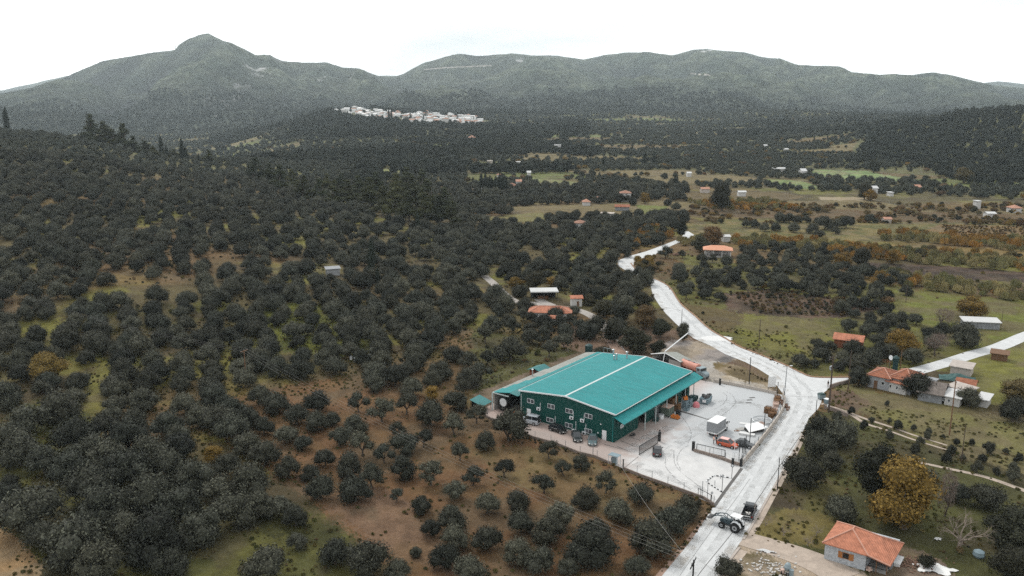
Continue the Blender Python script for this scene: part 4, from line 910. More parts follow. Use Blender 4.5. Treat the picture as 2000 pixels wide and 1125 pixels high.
# parked along the gable
c_ = car('silver boxy off-road car parked left by the warehouse gable', wl(-1.75,19.0), WA + R(100), 4.3, 1.75, 1.9, 'paint_silver', 'suv', name='parked_car')
MB().disc((-2.22,.1,1.0), (1,0,0), .36, .2, 16).build('spare_wheel', 'tyre', c_)
car('black hatchback parked against the gable, second from the left', wl(-1.8,11.9), WA + R(-95), 3.9, 1.7, 1.42, 'paint_black', 'hatch', name='parked_car')
car('dark saloon parked at a slant beside the teal-grey car', wl(-2.6,6.9), WA + R(-140), 4.5, 1.8, 1.45, 'paint_dark', 'sedan', name='parked_car')
car('teal-grey car parked at a slant nearest the white gable door', wl(-2.3,3.4), WA + R(-150), 4.4, 1.76, 1.45, 'paint_teal_grey', 'sedan', name='parked_car')
rc = g3(1421,872); ra = ang((1404,868),(1441,877))
c_ = car('orange-red small hatchback in the yard with its bonnet end by the fence', (rc.x,rc.y,.034), ra, 3.9, 1.7, 1.52, 'paint_orange', 'hatch', name='parked_car', roofm='paint_pinktop')
bc = g3(1283.5,886); car('black hatchback driving in between the two sliding gates', (bc.x,bc.y,.034), ang((1283,900),(1284.5,868)), 4.0, 1.72, 1.5, 'paint_black', 'hatch', name='car')
bc = g3(1445,877); car('dark car half hidden behind the white gate panel', (bc.x+1.1,bc.y+1.2,.034), ra+.1, 3.9, 1.65, 1.4, 'paint_dark', 'sedan', name='parked_car')

# black pickup on the road, seen from behind
pk = g3(1463,1004); pa_ = ang((1458,1018),(1470,986))
c = thing('pickup_truck', 'black pickup with open load bed waiting behind the tractor on the road', 'pickup truck', (pk.x,pk.y,.03), pa_)
w_ = .9
MB().loft([[(x,-a,.32),(x,a,.32),(x,a*1.02,z-.1),(x,a*.95,z),(x,-a*.95,z),(x,-a*1.02,z-.1)] for x, a, z in ((-.35,w_,1.02),(.9,w_,1.02),(1.5,w_*.98,1.0),(2.3,w_*.9,.92),(2.5,w_*.8,.7))]).build('body', 'paint_black', c, bevel=.03)
f = MB().box(-2.55,-.352,-w_,w_,.35,.62).box(-2.55,-.352,-w_,-w_+.09,.622,1.08).box(-2.55,-.352,w_-.09,w_,.622,1.08).box(-2.55,-2.47,-w_+.092,w_-.092,.622,1.08)
bed = f.build('load_bed', 'paint_black', c)
MB().loft([[(x,-a,1.0),(x,a,1.0),(x,b,z),(x,-b,z)] for x, a, b, z in ((-.33,.82,.72,1.5),(-.25,.82,.70,1.66),(.75,.82,.68,1.68),(1.45,.82,.75,1.03))]).build('glasshouse', 'glass_dark', c)
MB().box(-.3,.75,-.70,.70,1.69,1.74).build('roof', 'paint_dark', c)
f = MB()
for x, y, s in ((-1.5,.1,.3),(-1.2,-.25,.24),(-1.7,-.2,.22),(-1.1,.3,.2)): f.cbox((x,y,.62+s/2+.003), (s,s*1.3,s), x*3)
tag(f.build('bundle', 'scrap'), 'small pile of pale bundles lying in the pickup bed', 'bundle').matrix_world = Matrix.Translation(c.location) @ Matrix.Rotation(pa_, 4, 'Z'); bpy.data.objects['bundle'].data.materials[0] = M['rubble_white']
for x in (-1.6, 1.55):
    for s in (-1, 1): wheel(c, x, s*.82, .38, .24)
MB().box(-2.72,-2.56,-.86,.86,.36,.52).build('bumper', 'steel_grey', c); MB().box(-2.575,-2.552,-.55,.55,.72,.86).build('tailgate_strip', 'lamp_white', c)
for s in (-1,1): MB().cbox((-2.57,s*.8,.82),(.05,.14,.28)).build('tail_light','lamp_red',c); MB().cbox((.95,s*1.0,1.12),(.14,.2,.18)).build('mirror','paint_black',c)

# tractor with front loader crossing the road
tr = g3(1429,1033); ta = ang((1441,1030),(1408,1019))
c = thing('tractor', 'dark tractor with white cab roof, white rims and raised front loader on the road', 'tractor', (tr.x,tr.y,.03), ta)
def bigwheel(x, y, r, w_):
    t_ = MB().disc((x,y,r),(0,1,0),r,w_,24).build('wheel','tyre',c); f = MB()
    for k in range(20):
        a = k/20*2*math.pi
        for s in (-1,1): f.cbox((x+math.cos(a)*r, y+s*w_*.22, r+math.sin(a)*r), (.07,w_*.45,.07), 0)
    f.build('tread','tyre',t_); s = 1 if y>0 else -1
    MB().disc((x,y+s*(w_/2+.01),r),(0,1,0),r*.52,.03,20).build('rim','rim',t_); MB().disc((x,y+s*(w_/2+.04),r),(0,1,0),r*.22,.04,12).build('hub','scrap',t_)
for s in (-1,1): bigwheel(-.9, s*.85, .78, .42); bigwheel(1.35, s*.78, .5, .3)
MB().loft([[(x,-a,z0),(x,a,z0),(x,a*.9,z1),(x,-a*.9,z1)] for x,a,z0,z1 in ((-.1,.36,.75,1.5),(1.0,.34,.75,1.45),(1.85,.3,.75,1.3),(1.95,.24,.8,1.2))]).build('bonnet','tractor_body',c,bevel=.04)
MB().box(-1.35,.0,-.42,.42,.55,1.15).build('chassis','scrap',c); MB().box(-.1,1.7,-.2,.2,.45,.74).build('engine','scrap',c)
for s in (-1,1): MB().prism_y([(-1.75,.95),(-1.5,1.5),(-.9,1.72),(-.3,1.5),(-.1,1.15),(-.25,1.2),(-.5,1.5),(-.9,1.6),(-1.35,1.4),(-1.6,.95)], s*.62-.2, s*.62+.2).build('mudguard','white_metal',c)
f = MB()
for x in (-1.35,-.05):
    for s in (-1,1): f.tube([(x,s*.55,1.2),(x*.9,s*.5,2.35)], .04, 6)
f.build('cab_frame','black_metal',c); MB().box(-1.5,.1,-.66,.66,2.36,2.47).build('cab_roof','white_paint',c,bevel=.03); MB().box(-1.0,-.45,-.25,.25,1.18,1.3).box(-1.08,-.95,-.25,.25,1.3,1.75).build('seat','black_metal',c)
st_ = MB(); st_.tube([(.0,0,1.4),(-.3,0,1.7)], .03, 6); st_.disc((-.32,0,1.72),(-.6,0,.8),.2,.03,14); st_.build('steering_wheel','black_metal',c)
MB().tube([(.9,-.25,1.45),(.9,-.25,2.1)], .05, 8).build('exhaust','black_metal',c)
ld = MB()
for s in (-1,1): ld.tube([(.15,s*.5,1.55),(1.2,s*.52,2.0),(2.3,s*.52,1.75),(3.0,s*.5,1.35)], .075, 6); ld.tube([(.4,s*.5,.8),(.2,s*.5,1.6)], .07, 6); ld.tube([(.7,s*.5,1.1),(1.7,s*.52,1.8)], .045, 6)
ld.tube([(2.35,-.52,1.72),(2.35,.52,1.72)], .06, 6); ldo = ld.build('loader_arm','tractor_body',c)
MB().prism_y([(2.95,1.5),(3.1,1.0),(3.6,.85),(3.95,.95),(3.6,1.0),(3.2,1.1),(3.1,1.45)], -.75, .75).build('bucket','scrap',ldo)
MB().box(-1.9,-1.45,-.5,.5,.5,.65).build('hitch','scrap',c)

# box truck with grey canvas
bt = g3(1402,845); ba = ang((1390,851),(1417,833))
c = thing('box_truck', 'small truck with grey canvas box and white roof parked in the yard', 'truck', (bt.x,bt.y,.034), ba)
bx_ = MB().box(-2.9,1.2,-1.1,1.1,.95,3.0).build('canvas_box','canvas_grey',c)
MB().add([(-2.95,-1.13,3.0),(1.25,-1.13,3.0),(1.25,1.13,3.0),(-2.95,1.13,3.0),(-2.9,-.6,3.12),(1.2,-.6,3.12),(1.2,.6,3.12),(-2.9,.6,3.12)], [(3,2,1,0),(4,5,6,7),(0,1,5,4),(1,2,6,5),(2,3,7,6),(3,0,4,7)]).build('box_roof','paint_white',bx_)
MB().box(-2.98,1.25,-1.14,1.14,.72,.94).build('side_rail','paint_white',c); MB().box(-2.8,2.9,-.4,.4,.45,.7).build('chassis','scrap',c)
MB().loft([[(x,-a,.5),(x,a,.5),(x,a,z),(x,-a,z)] for x,a,z in ((1.32,.95,2.15),(2.3,.95,2.15),(2.75,.93,1.35),(2.95,.9,1.15))]).build('cab','paint_white',c,bevel=.05)
MB().loft([[(x,-.86,z0),(x,.86,z0),(x,.8,z1),(x,-.8,z1)] for x,z0,z1 in ((2.36,1.35,2.05),(2.80,1.32,1.40))]).build('windscreen','glass_dark',c)
for s in (-1,1): MB().cbox((1.95,s*.955,1.72),(.7,.02,.5)).build('side_window','glass_dark',c); MB().cbox((2.55,s*1.12,1.75),(.1,.18,.34)).build('mirror','black_metal',c); MB().cbox((-2.99,s*.85,.6),(.04,.22,.14)).build('tail_light','lamp_red',c)
for x in (-1.8,2.0):
    for s in (-1,1): wheel(c, x, s*.85, .4, .3)

# tank trucks
def tanker(label, loc, rz, L, r, tm, cm, bonnet=False):
    c = thing('tank_truck', label, 'tank truck', loc, rz); z = 1.15 + r; x1 = 1.2
    MB().tube([(x1-L,0,z),(x1-L+.1,0,z),(x1-.1,0,z),(x1,0,z)], [r*.9,r,r,r*.9], 24).build('tank', tm, c, smooth=False)
    MB().disc((x1-L-.012,0,z),(1,0,0),r*.86,.02,24).build('tank_end','white_metal' if not bonnet else tm,c)
    MB().box(x1-L+.5,x1-.5,-.12,.12,z+r-.02,z+r+.08).build('walkway','steel_grey',c)
    for x in (x1-L*.3, x1-L*.65): MB().tube([(x,0,z+r),(x,0,z+r+.2)], .25, 12).build('hatch','steel_grey',c)
    MB().box(x1-L-.1,x1+2.2,-.45,.45,.75,1.1).build('chassis','scrap',c)
    for x in [x1-L+.7, x1-L+1.9, x1+1.5 + (.5 if bonnet else 0)]:
        for s in (-1,1): wheel(c, x, s*.95, .5, .34)
    if bonnet:
        MB().box(x1+.15,x1+1.6,-1.05,1.05,1.12,2.6).build('cab',cm,c,bevel=.06); MB().loft([[(x,-a,.85),(x,a,.85),(x,a*.85,z2),(x,-a*.85,z2)] for x,a,z2 in ((x1+1.6,.95,1.85),(x1+2.6,.85,1.7),(x1+3.0,.7,1.45))]).build('bonnet',cm,c,bevel=.05)
        MB().box(x1+1.605,x1+1.63,-.9,.9,1.9,2.45).build('windscreen','glass_dark',c)
    else:
        MB().box(x1+.2,x1+2.1,-1.15,1.15,.9,2.9).build('cab',cm,c,bevel=.06)
    for s in (-1,1): MB().cbox((x1+.9,s*(1.06 if bonnet else 1.16),2.15),(.8,.02,.5)).build('side_window','glass_dark',c)
    MB().box(x1-L-.2,x1-L-.1,-1.1,1.1,.55,.75).build('bumper','black_metal',c); return c
tanker('dark tank truck with silver end parked backwards under the lean-to', wl(5.9,27.3), WA, 7.0, 1.05, 'tank_dark', 'paint_dark')
tanker('old pinkish tank truck with grey bonneted cab behind the warehouse', (*P(1357,733),0), ang((1330,722),(1372,738)), 5.4, 1.0, 'tank_pink', 'cab_grey', True)
# forklift
c = thing('forklift', 'bright orange forklift beside the warehouse corner under the lean-to', 'forklift', wl(.3,24.1), WA + R(95))
MB().prism_y([(-1.1,.25),(-1.15,1.0),(-.4,1.1),(-.3,.7),(.6,.7),(.8,.25)], -.52, .52).build('body','forklift_orange',c,bevel=.04)
f = MB()
for x, s in ((-.75,-1),(-.75,1),(.5,-1),(.5,1)): f.tube([(x,s*.45,.7),(x*.9,s*.42,2.0)], .04, 6)
f.box(-.75,.5,-.45,.45,2.0,2.06); f.build('overhead_guard','black_metal',c); MB().box(.82,.92,-.4,-.32,.1,2.1).box(.82,.92,.32,.4,.1,2.1).build('mast','black_metal',c); MB().box(.93,1.9,-.3,-.18,.08,.13).box(.93,1.9,.18,.3,.08,.13).build('forks','steel_grey',c)
for x in (-.75,.55):
    for s in (-1,1): wheel(c, x, s*.45, .27, .2, 'forklift_orange')

# ------------------------------------------------------------------ small buildings about the warehouse
k = thing('kiosk', 'small kiosk with teal gabled roof and orange-brown walls beside the lean-to', 'kiosk', (*P(1053,735),0), WA)
MB().box(-1.7,1.7,-1.6,1.6,-.2,1.75).build('wall','rust_red',k); MB().box(-1.72,-1.705,-1.6,.2,.1,1.7).build('opening','dark_inside',k)
MB().add([(-2.2,-2.1,1.75),(2.2,-2.1,1.75),(2.2,0,2.5),(-2.2,0,2.5),(2.2,2.1,1.75),(-2.2,2.1,1.75),(-2.2,-2.1,1.85),(2.2,-2.1,1.85),(2.2,0,2.6),(-2.2,0,2.6),(2.2,2.1,1.85),(-2.2,2.1,1.85)], [(6,7,8,9),(9,8,10,11),(0,3,2,1),(3,5,4,2),(0,1,7,6),(4,5,11,10),(1,2,8,7),(2,4,10,8),(0,6,9,3),(3,9,11,5)]).build('roof','teal_roof_deep',k)
k = thing('shelter', 'low shelter with slanted teal sheet roof left of the lean-to', 'shelter', wl(-1.3,32.3), WA)
MB().hexa([(-1.6,-1.7,1.35),(1.8,-1.7,1.5),(1.8,1.8,2.3),(-1.6,1.8,2.1)],[(-1.6,-1.7,1.42),(1.8,-1.7,1.57),(1.8,1.8,2.37),(-1.6,1.8,2.17)]).build('roof','teal_roof_deep',k)
for x, y, z in ((-1.4,-1.5,1.35),(1.6,-1.5,1.5),(1.6,1.6,2.2),(-1.4,1.6,2.0)): MB().box(x-.05,x+.05,y-.05,y+.05,-.1,z).build('post','black_metal',k)
MB().box(-1.3,1.5,1.2,1.5,-.1,1.9).build('back_wall','dark_inside',k)
k = thing('water_tank', 'dark green cylindrical water tank behind the warehouse', 'water tank', (*P(1150,690),0), 0)
MB().tube([(0,0,0),(0,0,2.2)], 1.0, 24).build('tank','tank_green',k); MB().tube([(0,0,2.2),(0,0,2.45),(0,0,2.6)], [1.0,.55,.2], 24).build('lid','tank_green',k)
k = thing('barn', 'grey open barn with white edged gable roof behind the warehouse', 'barn', (*P(1311,716),0), ang((1290,716),(1333,728)))
MB().box(-4.2,4.2,1.6,1.8,-.2,2.2).box(-4.2,-4.0,-2.2,1.6,-.2,2.25).box(.8,4.2,-2.2,-2.0,-.2,2.6).build('wall','concrete',k)
MB().hexa([(-4.5,-2.5,2.7),(0,-2.5,3.9),(0,2,3.3),(-4.5,2,2.3)],[(-4.5,-2.5,2.8),(0,-2.5,4.0),(0,2,3.4),(-4.5,2,2.4)]).hexa([(.003,-2.5,3.9),(4.6,-2.5,2.7),(4.6,2,2.3),(.003,2,3.3)],[(.003,-2.5,4.0),(4.6,-2.5,2.8),(4.6,2,2.4),(.003,2,3.4)]).build('roof','rooflight_grey',k)
MB().tube([(-4.5,-2.55,2.8),(0,-2.55,4.0),(4.6,-2.55,2.8)], .1, 4).build('roof_edge','white_paint',k); MB().box(-3.9,.7,-1.0,-.8,-.1,1.6).build('dark_fill','dark_inside',k)  # near-black block added as the shade inside the open barn
k = MB(); a = g3(1298,712,1.0); b = g3(1342,672,0); k.tube([Vector((a.x,a.y,4.4)), Vector((a.x,a.y,4.4)).lerp(Vector((b.x,b.y,3.0)), .5), Vector((b.x,b.y,3.0))], .14, 8)
k.tube([Vector((a.x,a.y,4.4)), Vector((a.x-1.0,a.y-1.5,.0))], .1, 6); tag(k.build('conveyor_pipe','white_paint'), 'long white pipe slanting up beyond the open grey barn', 'pipe')

# ------------------------------------------------------------------ goods under and by the canopy
def stack(name, label, cat, lx, ly, dims, n, m, rz=0, group=None, gap=.05):
    s = thing(name, label, cat, wl(lx,ly,.035), WA+rz, group)
    for i in range(n):
        z = i*(dims[2]+gap); f = MB()
        a, b, h = dims; f.box(-a/2,a/2,-b/2,b/2,z,z+.06)
        for k_ in range(3):
            z1 = z+.08+k_*(h-.08)/3; f.box(-a/2,a/2,-b/2,-b/2+.04,z1,z1+(h-.08)/3-.05); f.box(-a/2,a/2,b/2-.04,b/2,z1,z1+(h-.08)/3-.05)
            f.box(-a/2,-a/2+.04,-b/2+.043,b/2-.043,z1,z1+(h-.08)/3-.05); f.box(a/2-.04,a/2,-b/2+.043,b/2-.043,z1,z1+(h-.08)/3-.05)
        f.build('crate', m, s)
    return s
t_ = thing('tub', 'round white tub on the ground by the canopy columns', 'tub', wl(17.0,-1.35,.035))
MB().tube([(0,0,0),(0,0,.95)], [.5,.6], 20, cap=True).build('shell','white_paint',t_); MB().tube([(0,0,.951),(0,0,.97)], .5, 20).build('content','canvas_grey',t_)
k = thing('container', 'grey-green metal container box between the tub and brown crates', 'container', wl(19.6,-1.4,.035), WA)
MB().box(-1.2,1.2,-.95,.95,.25,2.0).build('body','crate_green',k); MB().box(-1.25,1.25,-1.0,1.0,2.0,2.08).build('lid','crate_pink',k)
for x in (-1.1,1.1):
    for y in (-.85,.85): MB().box(x-.07,x+.07,y-.07,y+.07,0,.248).build('leg','black_metal',k)
for x in (-.4,.4): MB().box(x-.02,x+.02,-.99,-.955,.3,1.95).build('rib','steel_grey',k)
k = thing('pallet_goods', 'orange goods heaped on a low pallet at the edge of the yard slab', 'goods', wl(19.0,-3.6,.035), WA)
MB().box(-.6,.6,-.9,.9,0,.12).build('pallet','crate_brown',k); f = MB()
for i in range(4):
    for j in range(3): f.cbox((-.4+j*.4,-.65+i*.43,.3+.1*((i+j)%2)), (.36,.38,.34+.2*((i+j)%2)), .1*i)
f.build('sacks','orange_goods',k)
k = thing('bin', 'small dark blue bin behind the orange pallet goods', 'bin', wl(20.9,-3.4,.035), WA); MB().hexa([(-.35,-.4,0),(.35,-.4,0),(.35,.4,0),(-.35,.4,0)],[(-.45,-.5,1.0),(.45,-.5,1.0),(.45,.5,1.0),(-.45,.5,1.0)]).build('body','paint_dark',k); MB().box(-.48,.48,-.53,.53,1.0,1.06).build('lid','black_metal',k)
for i, (x, y, n_) in enumerate(((22.6,-.9,5),(23.9,-.9,5),(23.2,-2.0,3))):
    stack('crate_stack', ['tall stack of brown wooden crates nearest the grey-green container','tall stack of brown wooden crates further along the wall','lower stack of brown crates in front of two tall ones'][i], 'crates', x, y, (1.15,1.0,.55), n_, 'crate_brown', group='brown crates under the canopy')
for i, (x, y, n_) in enumerate(((25.6,-2.6,3),(24.6,-3.4,1),(26.9,-2.9,3))):
    stack('crate_stack', ['stack of grey-blue crates with orange boxes on top','single low grey-blue crate in front','stack of grey-blue crates beside the pink goods'][i], 'crates', x, y, (1.2,1.0,.6), n_, 'crate_blue', group='grey-blue crates outside the canopy')
o = MB().cbox((0,0,.25),(.9,.7,.5),.2).cbox((.1,.1,.6),(.5,.4,.3),.6).build('orange_box','orange_goods'); o.location = wl(25.6,-2.6,2.02); tag(o,'orange boxes on top of the grey-blue crate stack','box')
o = MB().tube([(0,0,0),(0,0,.5),(0,0,1.0),(0,0,1.2)],[.8,.75,.5,.1],9).build('pink_sacks','pink_goods'); o.location = wl(27.9,-4.1,.035); tag(o,'pile of pink and white sacks next to the grey-blue crates','sacks')
k = thing('skip', 'grey open skip filled with dark scrap near the canopy end', 'skip', wl(31.6,-4.6,.035), WA+R(8))
MB().hexa([(-1.3,-.9,.1),(1.3,-.9,.1),(1.3,.9,.1),(-1.3,.9,.1)],[(-1.5,-1.05,1.3),(1.5,-1.05,1.3),(1.5,1.05,1.3),(-1.5,1.05,1.3)]).build('body','crate_blue',k); f = MB()
for i in range(14): f.cbox((random.uniform(-1.1,1.1),random.uniform(-.7,.7),1.4+random.random()*.3),(.6,.4,.35),random.random()*3)
f.build('scrap','scrap',k); MB().box(-1.56,-1.50,-.5,.3,.5,1.1).build('label_plate','white_paint',k)
k = thing('machine', 'long dark machine part lying between the canopy and the skip', 'machine', wl(30.4,-2.0,.035), WA+R(-6))
MB().box(-1.6,1.6,-.5,.5,.2,1.1).box(-1.2,.2,-.4,.4,1.1,1.5).build('body','tank_green',k); MB().tube([(-1.7,.1,.9),(1.8,.1,.9)], .18, 10).build('shaft','steel_grey',k)
k = MB(); 
for i in range(5): k.cbox((random.uniform(-.5,.5),random.uniform(-.3,.3),.12+.1*i),(.7,.3,.2),random.random()*3)
o = k.build('scrap_heap','scrap'); o.location = wl(5.2,-1.4,.035); tag(o,'small dark heap of scrap under the front end of the canopy','scrap')
k = MB()
for x in (10.9,11.6): k.cbox((x-11,0,.45),(.5,.5,.9),.2)
o = k.build('drum_pair','tank_green'); o.location = wl(14.8,-.9,.035); tag(o,'dark green drums between canopy columns near the tub','drums')

# crates and clutter by the road wall
def wcr(label, px, py, dims, n_, m, rz=0.3, group='wooden crates by the road wall'):
    q = g3(px, py); s = stack('crate_stack', label, 'crates', 0, 0, dims, n_, m, 0, group); s.location = (q.x,q.y,.035); s.rotation_euler.z = rz; return s
for i, (a, b, n_, m, l) in enumerate(((1499,806,3,'crate_brown','leftmost stack of brown crates by the road wall'),(1508,806,2,'crate_brown','brown crate stack behind the leftmost one'),(1506,815,3,'crate_brown','front stack of brown crates by the road wall'),(1512,811,2,'crate_brown','brown crates squeezed against the road wall'),(1513,800,1,'crate_pink','pale pinkish crate lowest in the row toward the corner'),(1515,793,2,'crate_pink','pale pinkish crates in the middle of the row'),(1517,786,2,'crate_brown','brown crates second from the yard corner'),(1519,780,2,'crate_brown','brown crates nearest the yard corner'))):
    wcr(l, a, b, (1.5,1.1,.42), n_, m, .9+.1*i)
wcr('small salmon crate beside the white sheet panel', 1485,834,(1.6,1.0,.45),2,'crate_pink',.6)
def flatt(name, label, cat, px, py, dims, rz, m, z=0.035, tilt=0):
    q = g3(px,py); o = MB().box(-dims[0]/2,dims[0]/2,-dims[1]/2,dims[1]/2,0,dims[2]).build(name,m,bevel=.02); o.location=(q.x,q.y,z); o.rotation_euler=(tilt,0,rz); return tag(o,label,cat)
k = thing('metal_ring', 'large pale metal ring frame leaning by the crates', 'metal ring', (*P(1488,824),.1), .2)
f = MB(); pts = [(2.0*math.cos(t), 1.7*math.sin(t), .35+.2*math.sin(t)) for t in np.linspace(0,2*math.pi,25)]; f.tube(pts, .12, 8); f.build('rim','zinc',k)
f = MB()
for t in (0,1.05,2.1): f.tube([(1.95*math.cos(t),1.65*math.sin(t),.35+.2*math.sin(t)),(-1.95*math.cos(t),-1.65*math.sin(t),.35-.2*math.sin(t))], .06, 6)
f.build('spokes','zinc',k)
k = thing('sheet_pile', 'big white sheet panels piled on dark supports near the road wall', 'panels', (*P(1472,842),.035), .35)
MB().hexa([(-2.2,-1.6,.55),(2.6,-1.2,.75),(2.0,1.6,1.0),(-1.4,1.3,.9)],[(-2.2,-1.6,.65),(2.6,-1.2,.85),(2.0,1.6,1.1),(-1.4,1.3,1.0)]).build('panel','paint_white',k)
MB().box(-1.6,-1.4,-1,1,0,.6).box(1.2,1.4,-1,1,0,.7).build('support','scrap',k); MB().box(-1.3,1.9,-.9,.9,.02,.45).build('dark_fill','scrap',k)  # dark box fills the space under the panel
flatt('slab_stack','long low stack of grey slabs in front of the white panels','slabs',1459,850,(3.0,1.0,.4),-.45,'patch_light')
flatt('pallet','grey weathered pallet lying left of the white panels','pallet',1447,839,(1.8,1.3,.14),.5,'concrete')
flatt('boards','thin pale boards behind the white panels','boards',1455,828,(2.2,.9,.1),-.3,'patch_light')
flatt('curved_panel','brown shallow trough near the grey pallet','trough',1440,842,(1.2,.5,.12),.2,'rubble_brown')

# ------------------------------------------------------------------ walls, fences, gates
def fence_run(name, label, pts, wall_h, wall_t, wm, post_every, post_h, pm, wires=(), rail=False, sub=1, cat='fence', mesh_m='wire', post_r=.045):
    r = thing(name, label, cat, (*P(*pts[0]),0)); o3 = r.location
    p3 = [Vector((*P(*q),0)) - Vector((o3.x,o3.y,0)) for q in pts]
    if wall_h:
        rings = []
        for i, q in enumerate(p3):
            d = (p3[min(i+1,len(p3)-1)] - p3[max(i-1,0)]).normalized(); n = Vector((-d.y,d.x,0))*wall_t/2; a, b = q+n, q-n
            rings.append([(a.x,a.y,-.3),(b.x,b.y,-.3),(b.x,b.y,wall_h),(a.x,a.y,wall_h)])
        MB().loft(rings).build('base_wall', wm, r)
    cum = [0.0]
    for a, b in zip(p3[:-1], p3[1:]): cum.append(cum[-1] + (b-a).length)
    def along(s):
        for i in range(len(p3)-1):
            if s <= cum[i+1] or i == len(p3)-2: return p3[i].lerp(p3[i+1], (s-cum[i])/max(1e-6,cum[i+1]-cum[i]))
    if post_every:
        n_ = max(1, int(cum[-1]/post_every))
        for k_ in range(n_+1):
            q = along(cum[-1]*k_/n_); MB().tube([(q.x,q.y,wall_h-.02 if wall_h else -.2),(q.x,q.y,wall_h+post_h)], post_r, 6).build('post', pm, r)
    if wires:
        f = MB()
        for z in wires:
            for a, b in zip(p3[:-1], p3[1:]): f.tube([a+Vector((0,0,wall_h+z)), b+Vector((0,0,wall_h+z))], .012 if not rail else .03, 4)
        f.build('wires' if not rail else 'rails', mesh_m, r)
    return r
fence_run('boundary_fence','low grey block wall with thin posts and wire along the orchard side of the yard',[(1217,917),(1253,932),(1293,946),(1343,964),(1374,975),(1394,988)],.55,.25,'stone_brown',2.9,1.25,'steel_grey',(.3,.6,.9,1.2))
fence_run('boundary_fence','stepped block wall and wire fence in front of the parked cars',[(935,806),(955,818),(1000,838),(1040,856),(1085,868),(1130,886),(1160,893),(1195,908)],.5,.25,'stone_brown',3.4,1.1,'steel_grey',(.3,.7,1.05))
fence_run('field_fence','thin post and wire fence on the grass above the lean-to',[(905,770),(935,760),(960,745),(1040,712),(1110,690)],0,0,'concrete',4.5,1.3,'steel_grey',(.5,.9,1.25))
fence_run('road_wall','curved beige concrete wall with mesh posts between yard and road',[(1449,910),(1475,879),(1500,847),(1520,819),(1530,801),(1533,786),(1529,774)],1.15,.25,'wall_beige',2.6,.9,'black_metal',(.2,.4,.6,.8),cat='wall',mesh_m='steel_grey')
fence_run('yard_wall','low beige wall at the back of the yard with pale railing',[(1394,747),(1420,751),(1450,757),(1490,765),(1516,771)],.75,.2,'wall_beige',3.2,.5,'steel_grey',(.25,.45),cat='wall',mesh_m='steel_grey')
fence_run('railing','grey railing from the canopy end to the dark gate post',[(1362,745),(1378,747),(1394,749)],0,.2,'concrete',1.6,1.3,'steel_grey',(.3,1.25),rail=True,mesh_m='steel_grey')
fence_run('gate_wall','low stone wall with thin iron posts right of the entrance',[(1355,882),(1380,889),(1410,898),(1431,906),(1447,911)],.6,.3,'stone_brown',2.6,1.1,'black_metal',(.5,1.0),cat='wall')
def sliding_gate(label, a, b, h, m, bars):
    p_, q_ = g3(*a), g3(*b); r = thing('sliding_gate', label, 'gate', (p_.x,p_.y,.035), math.atan2(q_.y-p_.y,q_.x-p_.x)); L = (q_-p_).length
    MB().box(0,L,-.04,.04,.1,.22).box(0,L,-.04,.04,h-.1,h).box(0,.1,-.04,.04,.22,h-.1).box(L-.1,L,-.04,.04,.22,h-.1).build('frame', m, r)
    f = MB()
    for x in np.arange(.1, L-.1, bars): f.box(x,x+.035,-.015,.015,.22,h-.1)
    f.build('bars', m, r)
    if bars > 1: 
        f = MB()
        for x in np.arange(.12, L-.1, .28): f.box(x,x+.012,-.006,.006,.22,h-.1)
        f.build('infill','steel_grey', r)
    return r
sliding_gate('open black barred sliding gate left of the entrance', (1248,890),(1285,867), 1.9, 'black_metal', .16)
sliding_gate('black framed sliding gate right of the entrance', (1360,881),(1416,894), 1.5, 'black_metal', 1.6)
def pillar(label, px, py, w_, h, lamp=False, m='black_metal', name='gate_post', z=0.0):
    q = g3(px,py); r = thing(name, label, 'post', (q.x,q.y,z), WA); MB().box(-w_/2,w_/2,-w_/2,w_/2,-.1,h).build('shaft',m,r); MB().box(-w_/2-.05,w_/2+.05,-w_/2-.05,w_/2+.05,h,h+.06).build('cap',m,r)
    if lamp: MB().tube([(0,0,h+.06),(0,0,h+.3)],.04,6).tube([(0,0,h+.3),(0,0,h+.5)],[.2,.1],8).build('lamp','black_metal',r)
    return r
pillar('black gate post with a lamp at the end of the left gate', 1288,862,.4,1.9,True)
pillar('black gate post at the left end of the right gate', 1354,880,.45,1.75)
pillar('dark pillar near the corner of the entrance wall', 1431,907,.35,1.1)
pillar('dark corner pillar where entrance wall meets road wall', 1447,911,.4,1.3)
pillar('dark post standing in the railing behind the yard', 1406,752,.35,1.5)
pillar('slim post beside the meter cabinet', 1217,917,.16,1.9)
for i, (a, b, h, l) in enumerate(((1443,902,4.2,'tall thin black post left of a close group behind the entrance wall'),(1449,899,3.4,'first of three thin black posts at the road wall corner'),(1452,897,4.3,'second of three thin black posts at the road wall corner'),(1455,894,4.4,'third of three thin black posts at the road wall corner'),(1464,868,5.4,'dark pole inside the yard near the slab stack'),(1492,842,3.9,'dark pole behind the road wall near the ring frame'),(1518,774,3.4,'dark post right of the white billboard'))):
    q = g3(a,b); t_ = MB().tube([(0,0,-.1),(0,0,h)], .075, 8); o = t_.build('steel_post','black_metal'); o.location = (q.x,q.y,0); tag(o,l,'post')
q = g3(1433,906); k = thing('flagpole','slender white pole rising beside the entrance wall','pole',(q.x,q.y,0)); MB().tube([(0,0,0),(0,0,6.6)],[.06,.035],8).build('shaft','white_paint',k); MB().tube([(0,0,0),(0,0,.12)],.2,10).build('foot','concrete',k)
k = thing('wire_panel','pale mesh panel between the flagpole and black posts','panel',(*P(1430,901),.3),ang((1428,898),(1444,903))); MB().box(0,2.6,-.02,.02,0,.05).box(0,2.6,-.02,.02,1.75,1.8).box(0,.05,-.02,.02,.05,1.75).box(2.55,2.6,-.02,.02,.05,1.75).build('frame','white_metal',k); f = MB()
for x in np.arange(.12,2.5,.14): f.box(x,x+.03,-.01,.01,.05,1.75)
